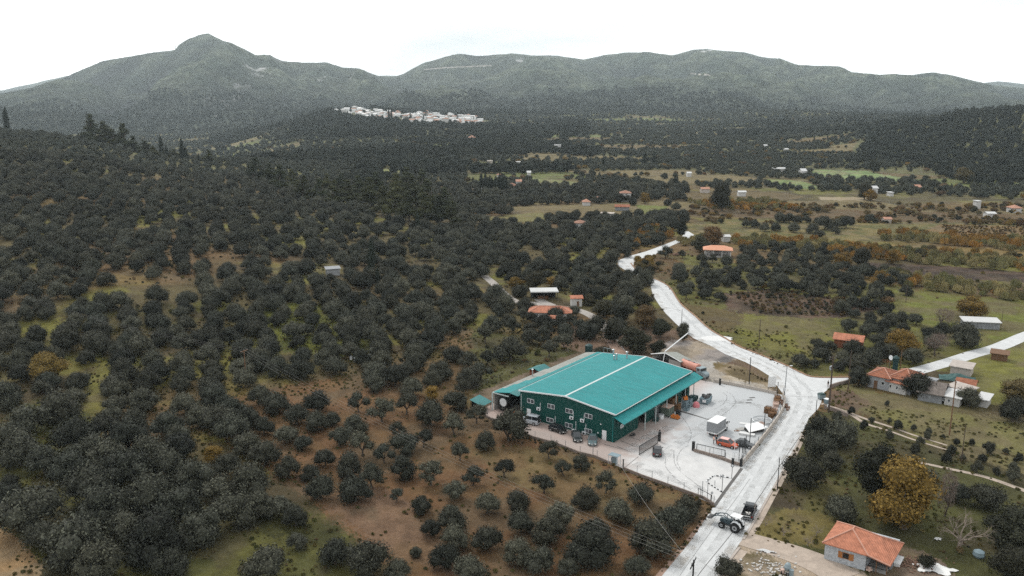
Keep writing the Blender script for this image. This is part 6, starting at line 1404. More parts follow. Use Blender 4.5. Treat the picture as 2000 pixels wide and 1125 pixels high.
def form(kind, seed, cm, tm='bark', far=False):
    g = np.random.default_rng(seed); c = MB(); t = MB(); f = Form()
    n = 1.0 if not far else .17; s = 1.0 if not far else 2.2
    if kind == 'olive':          # about 6 m wide, 4.6 m high
        nl = int(g.integers(10, 15)); L = olive_lobes(g, nl + 3, 3.0, 4.3, .35)
        crown(c, L, int(2600*n), .16*s, g, slim=.5, low=-.8); trunk_mb(t, g, 2.2, .24, 1.6); f.w = 6.0
    elif kind == 'olive_open':   # airy, trunk in view
        L = olive_lobes(g, 9, 3.0, 4.0, 1.1, .22)
        crown(c, L, int(1900*n), .16*s, g, slim=.5, low=-.8); trunk_mb(t, g, 2.7, .2, 1.9, 5); f.w = 6.0
    elif kind == 'round':
        L = [(0,0,2.3,2.5,2.5,2.1)] + [(2.0*math.cos(a)*g.uniform(.7,1), 2.0*math.sin(a)*g.uniform(.7,1), 1.4+g.random()*1.7, 1.2, 1.2, 1.1) for a in np.linspace(0, 6.28, 9)[:-1]]
        crown(c, L, int(3000*n), .17*s, g, low=-.9, slim=.45, upright=.3); trunk_mb(t, g, 1.6, .2, 1.2); f.w = 6.0
    elif kind == 'broad':        # big broadleaf 9 m wide, 9 m high
        L = []
        for i in range(20):
            a = g.random()*6.283; q = g.random()**.6; zz = g.random(); r = 1.25 + g.random()*.9
            rad = 3.3 * q * (1 - abs(zz - .4)*.9); L.append((rad*math.cos(a), rad*math.sin(a), 2.0 + zz*5.6, r, r, r*.85))
        crown(c, L, int(5200*n), .2*s, g, low=-.8, slim=.6); trunk_mb(t, g, 5, .35, 2.2, 5); f.w = 9.0
    elif kind == 'pine':         # 8 m wide, 12 m high, layered
        L = []
        for i in range(17):
            zz = i/16.; a = g.random()*6.283; rad = (3.4*(1 - zz)**.8)*g.random()**.5; r = 1.7*(1 - zz*.55)*(.8+.4*g.random())
            L.append((rad*math.cos(a), rad*math.sin(a), 2.4 + zz*8.6, r, r, r*.62))
        crown(c, L, int(3600*n), .22*s, g, low=-.7, slim=.4); trunk_mb(t, g, 8, .3, 1.2, 3); f.w = 8.0
    elif kind == 'cypress':      # 2.4 m wide, 12 m high
        L = [(g.normal()*.08, g.normal()*.08, .9 + i*.95, *( [1.15*math.sin(math.pi*min(1,(i+1.6)/13.2))**.7*(.9+.2*g.random())]*2 ), .95) for i in range(12)]
        crown(c, L, int(2200*n), .17*s, g, low=-1, upright=.8, slim=.35); t.tube([(0,0,-.3),(0,0,1.6)], [.2,.15], 6); f.w = 2.4
    elif kind == 'shrub':        # 3 m wide, 1.8 m high
        L = [(g.uniform(-.8,.8), g.uniform(-.8,.8), .5+g.random()*.6, .75, .75, .6) for _ in range(7)]
        crown(c, L, int(900*n), .12*s, g, low=-.3, slim=.5, upright=.3); t.tube([(0,0,-.2),(0,0,.6)], .06, 5); f.w = 3.0
    elif kind == 'reed':         # clump 3 m wide of standing stalks
        L = [(g.uniform(-1,1), g.uniform(-1,1), .9, .7, .7, 1.1) for _ in range(6)]
        crown(c, L, int(800*n), .3*s, g, low=-.2, slim=.16, upright=.93, core=.5); t.tube([(0,0,-.2),(0,0,.4)], .04, 4); f.w = 3.0
    elif kind == 'thin':         # leafless crown of fine twigs
        L = [(g.uniform(-1.3,1.3), g.uniform(-1.3,1.3), 2.2+g.random()*2.4, 1.2, 1.2, 1.2) for _ in range(8)]
        crown(c, L, int(900*n), .34*s, g, low=-.9, slim=.09, upright=.6, core=.1); trunk_mb(t, g, 3.4, .16, 1.7, 7); f.w = 5.0
    f.c = c; f.t = t; f.cm = cm; f.tm = tm; f.cmesh = f.tmesh = None; return f
CORES = {}
def core_of(nm):
    if nm not in CORES:
        m = M[nm].copy(); m.name = nm + '_inner'; CORES[nm] = m
        for n in m.node_tree.nodes:
            if n.type == 'NEW_GEOMETRY':
                l = n.outputs['Random Per Island'].links[0]; r = l.to_node; m.node_tree.links.remove(l); r.inputs[0].default_value = .42
    return CORES[nm]
def meshes(f):
    if f.cmesh is None:
        me = bpy.data.meshes.new('crown'); me.from_pydata(f.c.v, [], f.c.f); me.materials.append(M[f.cm]); me.materials.append(core_of(f.cm)); me.polygons.foreach_set('material_index', f.c.m); f.cmesh = me
        me = bpy.data.meshes.new('trunk'); me.from_pydata(f.t.v, [], f.t.f); me.materials.append(M[f.tm]); f.tmesh = me
    return f.cmesh, f.tmesh
def joined(f, name):
    me = bpy.data.meshes.new(name); v = f.c.v + f.t.v; k = len(f.c.v)
    me.from_pydata(v, [], f.c.f + [tuple(i + k for i in q) for q in f.t.f])
    me.materials.append(M[f.cm]); me.materials.append(core_of(f.cm)); me.materials.append(M[f.tm])
    me.polygons.foreach_set('material_index', f.c.m + [2]*len(f.t.f)); me.update()
    return bpy.data.objects.new(name, me)
def put(f, name, cat, p, wid, rz, hs=1.0, label=None, group=None):
    s = wid / f.w; c, t = meshes(f)
    r = thing(name, label, cat, (p[0], p[1], p[2]), rz, group); u = .88 + .24*((p[0]*7.3 + p[1]*3.1) % 1.0); r.scale = (s*u, s*(2-u)*1.0, s*hs)
    for nm, me in (('crown', c), ('trunk', t)):
        o = bpy.data.objects.new(nm, me); COL.objects.link(o); o.parent = r
    return r
def scatter(name, pts, forms):
    """uncountable far growth: one object, points carrying tree shapes"""
    cc = bpy.data.collections.new(name + '_shapes')
    for i, f in enumerate(forms): cc.objects.link(joined(f, '%s_shape_%02d' % (name, i)))
    pts = np.array(pts, float)    # x y z scale hscale rot idx
    me = bpy.data.meshes.new(name); me.vertices.add(len(pts)); me.vertices.foreach_set('co', pts[:, :3].ravel())
    def att(nm, ty, fld, d): a = me.attributes.new(nm, ty, 'POINT'); a.data.foreach_set(fld, d)
    att('size', 'FLOAT_VECTOR', 'vector', np.stack([pts[:,3], pts[:,3], pts[:,3]*pts[:,4]], -1).ravel())
    att('turn', 'FLOAT_VECTOR', 'vector', np.stack([pts[:,5]*0, pts[:,5]*0, pts[:,5]], -1).ravel())
    att('which', 'INT', 'value', pts[:,6].astype(np.int32)); me.update()
    o = bpy.data.objects.new(name, me); COL.objects.link(o); o['kind'] = 'stuff'
    ng = bpy.data.node_groups.new(name, 'GeometryNodeTree')
    ng.interface.new_socket('Geometry', in_out='INPUT', socket_type='NodeSocketGeometry'); ng.interface.new_socket('Geometry', in_out='OUTPUT', socket_type='NodeSocketGeometry')
    a = ng.nodes.new
    gi = a('NodeGroupInput'); go = a('NodeGroupOutput'); ip = a('GeometryNodeInstanceOnPoints'); ci = a('GeometryNodeCollectionInfo')
    ci.inputs['Collection'].default_value = cc; ci.inputs['Separate Children'].default_value = True; ci.inputs['Reset Children'].default_value = True
    def named(nm, dt):
        q = a('GeometryNodeInputNamedAttribute'); q.data_type = dt; q.inputs['Name'].default_value = nm
        return next(s for s in q.outputs if s.enabled and s.name == 'Attribute')
    L_ = ng.links.new
    L_(gi.outputs[0], ip.inputs['Points']); L_(ci.outputs[0], ip.inputs['Instance']); ip.inputs['Pick Instance'].default_value = True
    L_(named('which', 'INT'), ip.inputs['Instance Index']); L_(named('size', 'FLOAT_VECTOR'), ip.inputs['Scale'])
    e2r = a('FunctionNodeEulerToRotation'); L_(named('turn', 'FLOAT_VECTOR'), e2r.inputs[0]); L_(e2r.outputs[0], ip.inputs['Rotation'])
    L_(ip.outputs[0], go.inputs[0])
    md = o.modifiers.new('growth', 'NODES'); md.node_group = ng
    return o

FO = [form('olive', 100+i, 'olive_leaf') for i in range(7)] + [form('olive_open', 120+i, 'olive_leaf') for i in range(3)] + [form('round', 130+i, 'olive_leaf') for i in range(2)]
FB = [form('broad', 200+i, 'dark_leaf') for i in range(3)]
FP = [form('pine', 210+i, 'pine_leaf') for i in range(4)]
FC = [form('cypress', 220+i, 'cypress_leaf') for i in range(2)]
FA = [form('broad', 230+i, 'autumn_leaf') for i in range(3)]
FR = [form('broad', 240+i, 'rust_leaf') for i in range(2)]
FS = [form('shrub', 250+i, 'rust_leaf') for i in range(3)]
FG = [form('shrub', 255+i, 'dark_leaf') for i in range(2)]
FT = [form('thin', 260+i, 'bare_twig') for i in range(2)]

# crowns traced from the photo: centre x, centre y, width (in crops with their own scale)
def Z(x0, y0, k, L): return [(x0 + a/k, y0 + b/k, c/k) for a, b, c in L]
HAND = Z(600,760,3.0817,[(310,95,130),(450,150,150),(600,110,140),(745,165,165),(885,230,140),(1020,170,120),(1215,240,200),(1070,320,120),(920,390,125),(700,310,130),(545,255,100),(590,345,140),(290,235,130),(195,300,115),(150,190,90),(65,80,140),(60,215,130),(335,360,150),(465,410,130),(580,480,145),(110,430,115),(250,480,155),(390,545,150),(290,625,165),(85,610,150),(20,520,100),(745,530,165),(895,615,130),(1000,545,130),(540,655,90),(690,710,120),(1085,715,130),(1185,490,130),(1455,385,120),(1540,490,105),(1650,460,95),(1425,590,140),(1675,670,140),(1270,690,140),(1285,815,140),(870,800,160),(750,850,110),(890,910,150),(1080,910,160),(655,990,65),(830,1020,150),(980,1085,170),(1460,860,180),(1530,770,150),(1270,1010,150),(1400,1050,170),(1700,960,260),(1830,740,80),(1740,850,150),(170,990,180),(350,1050,220),(540,1100,130),(1570,1100,110)])
HAND += Z(1150,840,3.948,[(130,430,170),(400,510,190),(235,650,200),(760,600,180),(630,720,220),(480,850,290),(70,770,200),(90,930,300),(370,1060,170),(20,580,90),(840,590,60),(1080,1090,180)])
HAND += Z(0,760,3.0817,[(370,140,190),(180,210,190),(60,340,180),(460,300,200),(130,400,170),(270,440,180),(640,250,130),(780,310,200),(560,380,180),(420,480,190),(900,400,200),(1090,370,170),(660,440,200),(790,520,230),(1020,480,190),(1370,480,130),(1170,550,200),(900,660,250),(560,600,240),(440,640,180),(1310,640,170),(1500,600,200),(1080,740,220),(1190,870,220),(640,750,250),(170,770,280),(70,600,110),(60,680,130),(930,950,290),(760,870,180),(480,960,300),(270,900,180),(1420,760,200),(1560,720,170),(1680,720,140),(1780,790,130),(1790,930,100),(1040,1080,170),(600,1080,220),(1590,1090,200),(860,90,170),(980,60,200),(1120,110,140),(1010,240,160),(1070,290,120),(1210,180,140),(1310,210,170),(1400,130,140),(1410,270,180),(1500,350,150),(1600,400,160),(1500,190,130),(1590,240,110),(1725,290,120),(1740,490,140),(1820,330,100),(1300,60,150),(1570,50,120),(1670,100,140),(1790,170,140)])
HAND += Z(1500,840,3.948,[(270,340,250),(480,260,165),(390,140,200),(560,50,210),(400,20,200),(560,620,200),(700,650,200),(1460,520,140),(1680,530,200),(1250,370,110)])
HAND += Z(1550,600,4.444,[(565,630,150),(1080,700,210),(1515,810,150),(1900,920,200),(60,470,130),(180,500,80),(210,330,100),(240,370,100),(320,350,90),(520,370,150),(430,460,120),(560,490,140),(660,470,170),(720,420,130),(820,400,130),(1030,440,150),(1480,270,200),(1290,215,120)])
HAND += Z(900,640,4,[(190,60,170),(390,180,230),(60,270,150),(210,260,140),(160,360,150),(60,400,180),(690,180,150),(800,120,150),(640,80,160),(540,80,130),(470,60,150),(20,480,120)])
HAND += Z(1180,420,4,[(640,620,100),(785,620,100),(905,640,90),(1075,550,80),(1195,540,110),(1335,550,110),(1450,560,110),(1565,560,90),(1700,570,90),(1820,570,100),(1950,590,100),(480,300,110),(610,315,70),(765,345,80),(850,350,70),(955,365,90),(1085,350,100),(780,400,70),(1110,75,60),(1175,75,70),(1255,105,70),(1340,100,70),(1480,108,80),(1625,115,80),(1805,125,60),(1685,160,80),(1370,30,80),(1450,35,80),(1515,40,60),(1580,40,60),(1720,75,110),(1820,75,80),(1890,65,100),(615,895,95),(1850,730,110)])
HAND += [(1022,619,26),(1040,627,28),(1060,631,30),(1092,634,30),(1112,629,28),(1133,640,34),(1103,650,32),(1071,648,32),(1036,646,32),(1000,640,32)]
SMALL = Z(1500,840,3.948,[(1130,160,70),(1170,100,60),(1410,160,60),(1375,235,70),(1650,230,60),(1610,300,80),(1690,160,80),(1570,105,40),(1830,175,40),(1225,50,50),(1350,60,30),(1930,230,60),(1890,300,70),(1885,380,80),(935,45,60),(1450,100,45),(1760,330,50),(1500,230,40)]) + Z(1550,600,4.444,[(500,910,60),(610,1030,70),(670,990,50),(810,840,40),(380,960,80),(905,1040,70),(1040,1060,50),(1170,1090,50),(830,1000,40)])
# where the hand-placed orchards are, the jittered planting stays out
HANDZONE = [[(380,790),(470,760),(560,745),(650,745),(960,828),(1200,905),(1395,986),(1480,905),(2100,1000),(2100,1400),(-300,1400),(-300,850),(60,840),(300,840)],
            [(885,640),(1000,650),(1100,660),(1125,690),(960,780),(900,770)]]
ROADZONE = [RL + RR_, YD, [(925,770),(1000,735),(1130,680),(1240,640),(1330,640),(1400,668),(1520,745),(1530,775),(1400,830),(950,830)],
            [(1690,748),(1772,722),(1850,700),(1950,670),(2060,628),(2060,655),(1950,690),(1850,725),(1780,745)],
            [(1655,750),(1700,720),(1830,730),(1900,700),(2000,700),(2000,830),(1850,810),(1680,790)],
            [(935,535),(965,545),(1010,580),(1120,592),(1135,605),(1160,620),(1135,625),(1110,612),(1010,600),(975,582)],
            [(1025,560),(1085,560),(1090,600),(1030,600)], [(1110,580),(1135,580),(1135,600),(1110,600)], [(1040,600),(1110,605),(1108,620),(1045,618)],
            [(1368,480),(1442,480),(1445,508),(1368,508)], [(1635,655),(1685,660),(1690,690),(1640,690)], [(1880,618),(1945,622),(1945,648),(1880,645)],
            [(635,520),(675,520),(670,545),(635,545)]]
# open ground the photo shows between the trees
CLEAR = [[(1236,515),(1330,500),(1350,520),(1290,545)], [(1335,596),(1430,590),(1600,600),(1610,690),(1480,690),(1400,655)],
         [(1250,540),(1300,550),(1330,590),(1310,592)],
         [(1350,406),(2100,425),(2100,440),(1350,425)], [(1335,440),(1500,424),(1720,436),(2100,442),(2100,478),(1840,474),(1560,470),(1440,466),(1345,462)],
         [(1690,508),(2100,542),(2100,560),(1700,532)], [(1760,560),(2100,600),(2100,780),(1900,690),(1800,700),(1870,650),(1790,600)],
         [(1580,329),(1690,332),(1780,348),(1760,356),(1680,354),(1590,345)], [(1495,348),(1560,350),(1605,366),(1580,371),(1500,360)],
         [(1030,346),(1080,348),(1145,357),(1130,365),(1050,362)], [(744,329),(790,328),(782,342),(750,342)], [(1240,401),(1305,402),(1300,418),(1260,420)],
         [(930,425),(1060,415),(1070,432),(980,436)], [(1640,735),(1700,740),(1690,780),(1640,780)], [(1040,408),(1110,400),(1115,420),(1050,424)],
         [(640,206),(690,208),(760,222),(860,226),(960,236),(940,248),(840,245),(700,232),(655,224)]]
def anyin(px, py, polys):
    r = np.zeros(np.shape(px), bool)
    for p_ in polys: r |= inpoly(px, py, p_)
    return r
KEEP = []          # (x, y, radius) already taken
OL = []            # olives: x y z width formidx rot hs apparent
for k, (cx, cy_, w_) in enumerate(HAND):
    base = at(cx, cy_ + w_ * .36); d = math.hypot(base.x, base.y)
    wid = w_ * math.hypot(d, CAM_H) / F * 1.13
    if any((base.x-a)**2 + (base.y-b)**2 < (r + wid*.5)**2 * .36 for a, b, r in KEEP): continue
    KEEP.append((base.x, base.y, wid * .5))
    open_ = 640 < cx < 1400 and cy_ < 975 and w_ < 60 and cx > 700
    fi = (7 + k % 3) if open_ and k % 4 != 3 else (k % 7)
    if cx > 1520 and w_ > 45 and cy_ > 850: fi = 10 + k % 2
    OL.append([base.x, base.y, base.z, wid, fi, random.random()*6.28, random.uniform(.9, 1.08), w_])
for k, (cx, cy_, w_) in enumerate(SMALL):
    base = at(cx, cy_ + w_ * .4); wid = w_ * math.hypot(base.x, base.y, CAM_H) / F
    KEEP.append((base.x, base.y, wid*.5)); OL.append([base.x, base.y, base.z, wid, k % 7, random.random()*6.28, 1.35, w_])

# --- special trees by hand: (x, base y, width px, forms, name, category, height factor, label)
SPEC = []
def special(px, pyb, wpx, F_, i, name, cat, hs, label, group=None):
    b = at(px, pyb)
    while px < 620 and b.y > 900 and pyb < 360: pyb += 1; b = at(px, pyb)
    wid = wpx * math.hypot(b.x, b.y, CAM_H - b.z) / F
    KEEP.append((b.x, b.y, wid * .42)); return put(F_[i % len(F_)], name, cat, b, wid, random.random()*6.28, hs, label, group)
special(1764,1035,122,FA,0,'autumn_tree','tree',1.02,'tall golden-orange autumn tree behind the brick-red roofed stone house')
special(1712,990,88,FB,0,'broadleaf_tree','tree',1.2,'dark olive-green tree with yellowing top, just left of the tall golden tree')
special(1762,690,58,FA,1,'autumn_tree','tree',.75,'ochre rounded tree inside the olive grove above the row of tiled farmhouses')
special(1894,622,64,FA,2,'autumn_tree','tree',.6,'wide orange tree next to the low shed with a white roof in the meadow')
special(1842,640,34,FT,0,'bare_tree','tree',.9,'thin leafless tree left of the wide orange tree in the meadow')
special(1825,695,40,FT,1,'bare_tree','tree',.9,'leafless grey-brown tree beside the side road among dark olives')
special(1985,785,62,FR,0,'autumn_tree','tree',.6,'rusty orange bushy tree right of the last farm shed')
special(1845,1010,42,FT,0,'bare_tree','tree',1.7,'slender pale leafless tree behind the big dead branching tree')
special(1975,1075,95,FB,1,'broadleaf_tree','tree',.75,'broad dark grey bushy tree at the right edge beyond the dead tree')
special(1990,1150,90,FB,2,'broadleaf_tree','tree',.7,'dark bush-like tree in the bottom right corner')
special(1810,1110,36,FG,0,'shrub','shrub',1.0,'dark green shrub beside the white sheet near the stone house')
special(94,745,62,FA,1,'autumn_tree','tree',.8,'yellow-orange autumn tree on the left hillside near the photo edge')
special(417,905,38,FA,2,'autumn_tree','tree',.9,'small yellow tree tucked among dense olives at lower left')
special(845,780,32,FA,0,'autumn_tree','tree',.8,'small yellow-green tree left of the warehouse lean-to')
special(1008,562,30,FA,1,'autumn_tree','tree',.7,'yellow round tree above the grey dirt track')
special(1076,560,24,FA,2,'autumn_tree','tree',.8,'yellow tree left of the open pavilion behind the track')
special(1153,575,20,FR,1,'autumn_tree','tree',.9,'small russet tree amid dark trees near the white hut')
special(1046,566,42,FB,1,'broadleaf_tree','tree',.9,'dark broad tree directly above the flat white roofed pavilion')
for i, (a, b, c, h) in enumerate(((1200,670,62,.75),(1238,690,66,.8),(1262,640,56,.8),(1290,660,44,.8),(1285,690,34,.8),(1175,712,54,.65),(1212,630,50,.7),(1255,605,44,.8),(1180,620,46,.7),(1240,720,0,0),(1150,598,30,.8))):
    if c: special(a, b, c, (FR if i in (2,) else FB), i, 'broadleaf_tree', 'tree', h, ['dark round tree nearest the dirt track behind the warehouse','large dark tree with brown top above the warehouse vents','russet-tinged dark tree beside the road bend','dark tree at the edge of the white road curve','low dark tree right of the thicket behind the warehouse','dark tree touching the far left corner of the warehouse roof','dark tree on the upper left of the thicket','dark tree at the top of the thicket by the road','dark tree beside the small white hut','','small dark tree between the pavilion and white hut'][i], 'dark trees of the thicket behind the warehouse')
special(1334,668,22,FG,0,'shrub','shrub',1.6,'lone dark shrub at the road edge behind the warehouse')
special(1410,412,42,FB,2,'broadleaf_tree','tree',1.25,'large dark isolated tree standing out over the valley groves')
special(1368,492,38,FB,1,'broadleaf_tree','tree',.8,'dark tree by the road left of the salmon roofed house')
special(1390,478,44,FR,0,'autumn_tree','tree',.8,'brown-green tree behind the salmon roofed house')
special(1330,464,26,FB,0,'broadleaf_tree','tree',1.3,'tall grey-green tree where the road disappears')
special(1259,398,20,FA,0,'autumn_tree','tree',1.0,'orange tree right of the two-storey white house')
special(1700,392,26,FA,1,'autumn_tree','tree',.8,'orange tree right of the dark trees by the far white sheds')
special(1688,390,26,FB,0,'broadleaf_tree','tree',1.1,'dark pair of trees left of the far white sheds')
special(1882,358,34,FR,1,'autumn_tree','tree',.8,'pale brown rounded tree at the foot of the right hill')
special(1706,338,24,FB,1,'broadleaf_tree','tree',1.0,'dark tree on the far edge of the long green field')
special(1645,520,38,FA,2,'autumn_tree','tree',.7,'yellow tree beside the reed belt in the valley')
special(1683,520,40,FB,2,'broadleaf_tree','tree',.8,'olive-brown tree in the valley reed belt')
special(1742,516,24,FA,0,'autumn_tree','tree',1.0,'upright golden tree above the ploughed strip')
cy_lbl = ['dark cypress on the left skyline','tallest dark cypress above the mid hillside olives','short cypress beside the tallest hillside cypress','cypress below the pine belt']
special(15,254,10,FC,0,'cypress_tree','tree',.85,'lone dark cypress on the skyline at the left edge')
special(727,548,17,FC,1,'cypress_tree','tree',.95,'tallest dark cypress rising from the middle of the hillside olives')
special(738,560,9,FC,0,'cypress_tree','tree',.9,'slim lower cypress right behind the tallest hillside cypress')
special(816,456,12,FC,0,'cypress_tree','tree',.7,'cypress just below the pine belt on the hillside')
special(316,308,8,FC,0,'cypress_tree','tree',1.0,'left thin cypress on the hill crest right of the pines')
special(326,309,7,FC,1,'cypress_tree','tree',.6,'short cypress between two taller ones on the hill crest')
special(357,316,10,FC,1,'cypress_tree','tree',.85,'tallest cypress of the pair at the crest end')
special(364,317,9,FC,0,'cypress_tree','tree',.65,'shorter cypress of the pair at the crest end')
special(389,318,5,FC,0,'cypress_tree','tree',.7,'tiny cypress left of the rounded crest tree')
special(410,320,32,FP,0,'pine_tree','tree',.55,'rounded tree alone at the right end of the hill crest')
for i, (a, b, w_) in enumerate(((940,372,9),(948,373,9),(956,374,7),(961,374,7),(968,375,8),(976,374,9),(983,375,8),(988,373,7))):
    special(a, b, w_, FC, i, 'cypress_tree', 'tree', .78, '%s cypress from the left in the dark row beside the red roofed house' % ['first','second','third','fourth','fifth','sixth','seventh','last'][i], 'row of cypresses by the red roofed house')
for i, (a, b, w_, h) in enumerate(((1258,325,8,.7),(1277,327,6,1.0),(1135,304,6,.9),(1140,304,6,.9),(1318,366,5,1.0),(1322,367,5,1.0),(1178,330,5,1),(760,245,5,1.3),(765,246,5,1.3),(930,296,4,1.4))):
    special(a, b, w_, FC, i, 'cypress_tree', 'tree', h, ['stout cypress, left of two standing apart in the middle valley','slim cypress, right of two standing apart in the middle valley','left cypress beside the long white building','right cypress beside the long white building','left cypress of a close pair in the valley','right cypress of a close pair in the valley','cypress above the green meadow in the valley','left dark cypress in the hill village','right dark cypress in the hill village','cypress beside the lone red roof below the village'][i])
pine_l = [(180,275,38,.75),(205,282,34,.7),(222,285,30,.6),(243,293,34,.75),(262,297,26,.6),(285,303,28,.5),(300,307,22,.5),(340,312,24,.45)]
for i, (a, b, w_, h) in enumerate(pine_l):
    special(a, b, w_*1.15, FP, i, 'pine_tree', 'tree', h*1.1, '%s pine from the left in the clump on the hill crest' % ['first','second','third','fourth','fifth','sixth','seventh','eighth'][i], 'pines on the hill crest')
belt = [(500,352,30),(527,356,26),(548,372,34),(570,368,26),(596,392,34),(625,392,30),(655,398,32),(680,400,34),(700,392,34),(722,404,40),(748,418,38),(735,388,36),(770,424,40),(775,396,40),(798,430,40),(805,404,42),(830,436,42),(835,410,42),(858,438,40),(868,420,38),(885,444,36),(825,385,38),(795,378,36),(640,376,26),(668,372,24)]
for i, (a, b, w_) in enumerate(belt):
    special(a, b+3, w_*1.3, FP, i+1, 'pine_tree', 'tree', .8, '%s pine counted from the left in the dark belt across the hillside' % ['1st','2nd','3rd','4th','5th','6th','7th','8th','9th','10th','11th','12th','13th','14th','15th','16th','17th','18th','19th','20th','21st','22nd','23rd','24th','25th'][sorted(range(len(belt)), key=lambda q: belt[q][0]).index(i)], 'pine belt across the hillside')

# --- planting by the yard: jittered lattice on the terrain ------------------
KX = np.array([k[0] for k in KEEP]); KY = np.array([k[1] for k in KEEP]); KR = np.array([k[2] for k in KEEP])
def lattice(r0, r1, sp, jit=.32, seed=1):
    g = np.random.default_rng(seed); th = .35
    n = int(2*r1/sp) + 2; i, j = np.meshgrid(np.arange(-n, n), np.arange(-n, n)); i = i.ravel(); j = j.ravel()
    a = (i + g.normal(0, jit, i.shape)*.7) * sp; b = (j + (i % 2)*.5 + g.normal(0, jit, i.shape)*.7) * sp
    x = a*math.cos(th) - b*math.sin(th); y = a*math.sin(th) + b*math.cos(th)
    r = np.hypot(x, y); k = (r >= r0) & (r < r1) & (y > 60) & (np.abs(np.arctan2(x, y)) < R(40))
    x, y = x[k], y[k]; z = T(x, y); px, py = proj(x, y, z)
    return x, y, z, px, py, g
FAR_OL, FAR_FOR, REEDS, SCRUB = [], [], [], []
x, y, z, px, py, g = lattice(100, 640, 6.9, .26, 3)
hill = (px < 1340) & ~inpoly(px, py, [(1320,455),(1400,430),(1420,900),(1210,700),(1275,580),(1240,520)])
ok = ~anyin(px, py, HANDZONE) & ~anyin(px, py, ROADZONE) & ~anyin(px, py, CLEAR)
for a, b, r in zip(KX, KY, KR): ok &= (x-a)**2 + (y-b)**2 > (r + 1.7)**2
n1 = fbm(x/38, y/38, 3, 101)
# thinner planting at the far left where the slope opens to grass and brush
thin = sst(n1, .50, .62) * np.where((px < 480) & (py > 470), 1.0, .35)
keepm = g.random(len(x)) > .07 + thin * .75
ab = np.array([F / math.hypot(a_, b_, 60) for a_, b_ in zip(x, y)])
block = (px > 1195) & (inpoly(px, py - 3.2*ab, RL + RR_) | inpoly(px, py - 1.6*ab, RL + RR_) | inpoly(px - 2.4*ab, py - 2*ab, RL + RR_) | inpoly(px + 2.4*ab, py - 2*ab, RL + RR_)) & ~((py > 535) & (py < 575) & (px < 1270) & (px > 1225))
ok &= ~block
east = ~hill
grove = anyin(px, py, [[(1440,484),(1560,486),(1700,500),(1800,560),(1760,592),(1620,582),(1440,560),(1380,548),(1430,505)],[(1262,522),(1335,512),(1425,552),(1420,592),(1370,600),(1295,560)],[(1620,598),(1720,588),(1800,640),(1850,660),(1840,700),(1760,718),(1620,728),(1592,690),(1650,645)],[(1580,428),(1720,434),(1720,448),(1580,444)]])
cidn, cen = cells(x, y); vwn = valley_w(x, y, px) > .5
keepm &= ~(vwn & (cidn > .80) & (g.random(len(x)) > .06))
sel = ok & ((hill & keepm) | (east & grove & (g.random(len(x)) > .06)))
W = np.where(hill, 5.8, 5.4) * (.74 + .46*g.random(len(x))) * (1 - .12*(east))
for i in np.nonzero(sel)[0]:
    app = W[i] * F / math.hypot(x[i], y[i], CAM_H - z[i])
    OL.append([x[i], y[i], z[i], W[i], int(g.integers(0, 7)), g.random()*6.28, g.uniform(.85, 1.1), app])
# undergrowth and reeds of the valley floor
x, y, z, px, py, g = lattice(100, 760, 3.3, .4, 5)
reedp = [[(1425,466),(1560,470),(1700,480),(2100,520),(2100,540),(1900,525),(1700,508),(1560,490),(1440,484)],[(1720,452),(1850,462),(2100,478),(2100,500),(1850,480),(1720,470)],[(1205,450),(1300,446),(1330,455),(1300,470),(1240,484)],[(1320,470),(1380,466),(1380,482),(1330,480)],[(1340,395),(1500,392),(1560,410),(1400,412)],[(1700,532),(1900,555),(2100,575),(2100,600),(1900,580),(1700,555)]]
shr = [[(1236,515),(1262,500),(1300,506),(1290,540),(1262,535)],[(1340,420),(1700,420),(2100,432),(2100,444),(1700,436),(1345,440)],[(1345,400),(2100,400),(2100,425),(1345,420)],[(1690,488),(2100,505),(2100,530),(1690,505)],[(1430,560),(1700,575),(1780,610),(1700,600),(1440,575)]]
okr = ~anyin(px, py, ROADZONE)
for a, b, r in zip(KX, KY, KR): okr &= (x-a)**2 + (y-b)**2 > (r*.7)**2
isr = anyin(px, py, reedp) & okr & (g.random(len(x)) < .72); iss = anyin(px, py, shr) & okr & (fbm(x/9, y/9, 3, 55) > .52) & (g.random(len(x)) < .8)
for i in np.nonzero(isr)[0]:
    au = fbm(np.array([x[i]/14]), np.array([y[i]/14]), 2, 66)[0]
    REEDS.append([x[i], y[i], z[i], g.uniform(.8, 1.35), g.uniform(.8, 1.3), g.random()*6.28, (2 if au > .52 else 0) + int(g.integers(0, 2))])
for i in np.nonzero(iss)[0]: SCRUB.append([x[i], y[i], z[i], g.uniform(.6, 1.5), g.uniform(.7, 1.4), g.random()*6.28, int(g.choice([0,1,2,3,6]))])
# low brush on the open hillside, orchard verges and the dark waste ground
x, y, z, px, py, g = lattice(95, 420, 2.6, .45, 8)
okb = ~anyin(px, py, ROADZONE) & (fbm(x/11, y/11, 3, 44) > .535) & (g.random(len(x)) < np.where(px > 1440, .1, .45))
okb &= ~inpoly(px, py, [(380,790),(560,750),(960,828),(1200,905),(1395,986),(1300,1140),(760,1140),(600,975)]) & ~inpoly(px, py, [(1440,1030),(1640,1000),(1640,1100),(1440,1100)]) & ~inpoly(px, py, [(-300,1000),(90,1000),(120,1400),(-300,1400)])
okb &= ~((px > 1330) & (py < 1000) & (py > 600) & (g.random(len(x)) < .8)) & ~inpoly(px, py, [(1640,1020),(1790,1040),(1800,1130),(1600,1130),(1600,1030)])
for i in np.nonzero(okb)[0]: SCRUB.append([x[i], y[i], z[i], g.uniform(.12, .5), g.uniform(.6, 1.2), g.random()*6.28, int(g.choice([0,1,3,2,4]) if px[i] < 1440 else g.choice([0,1,4,5]))])
x, y, z, px, py, g = lattice(100, 250, 1.25, .5, 17)
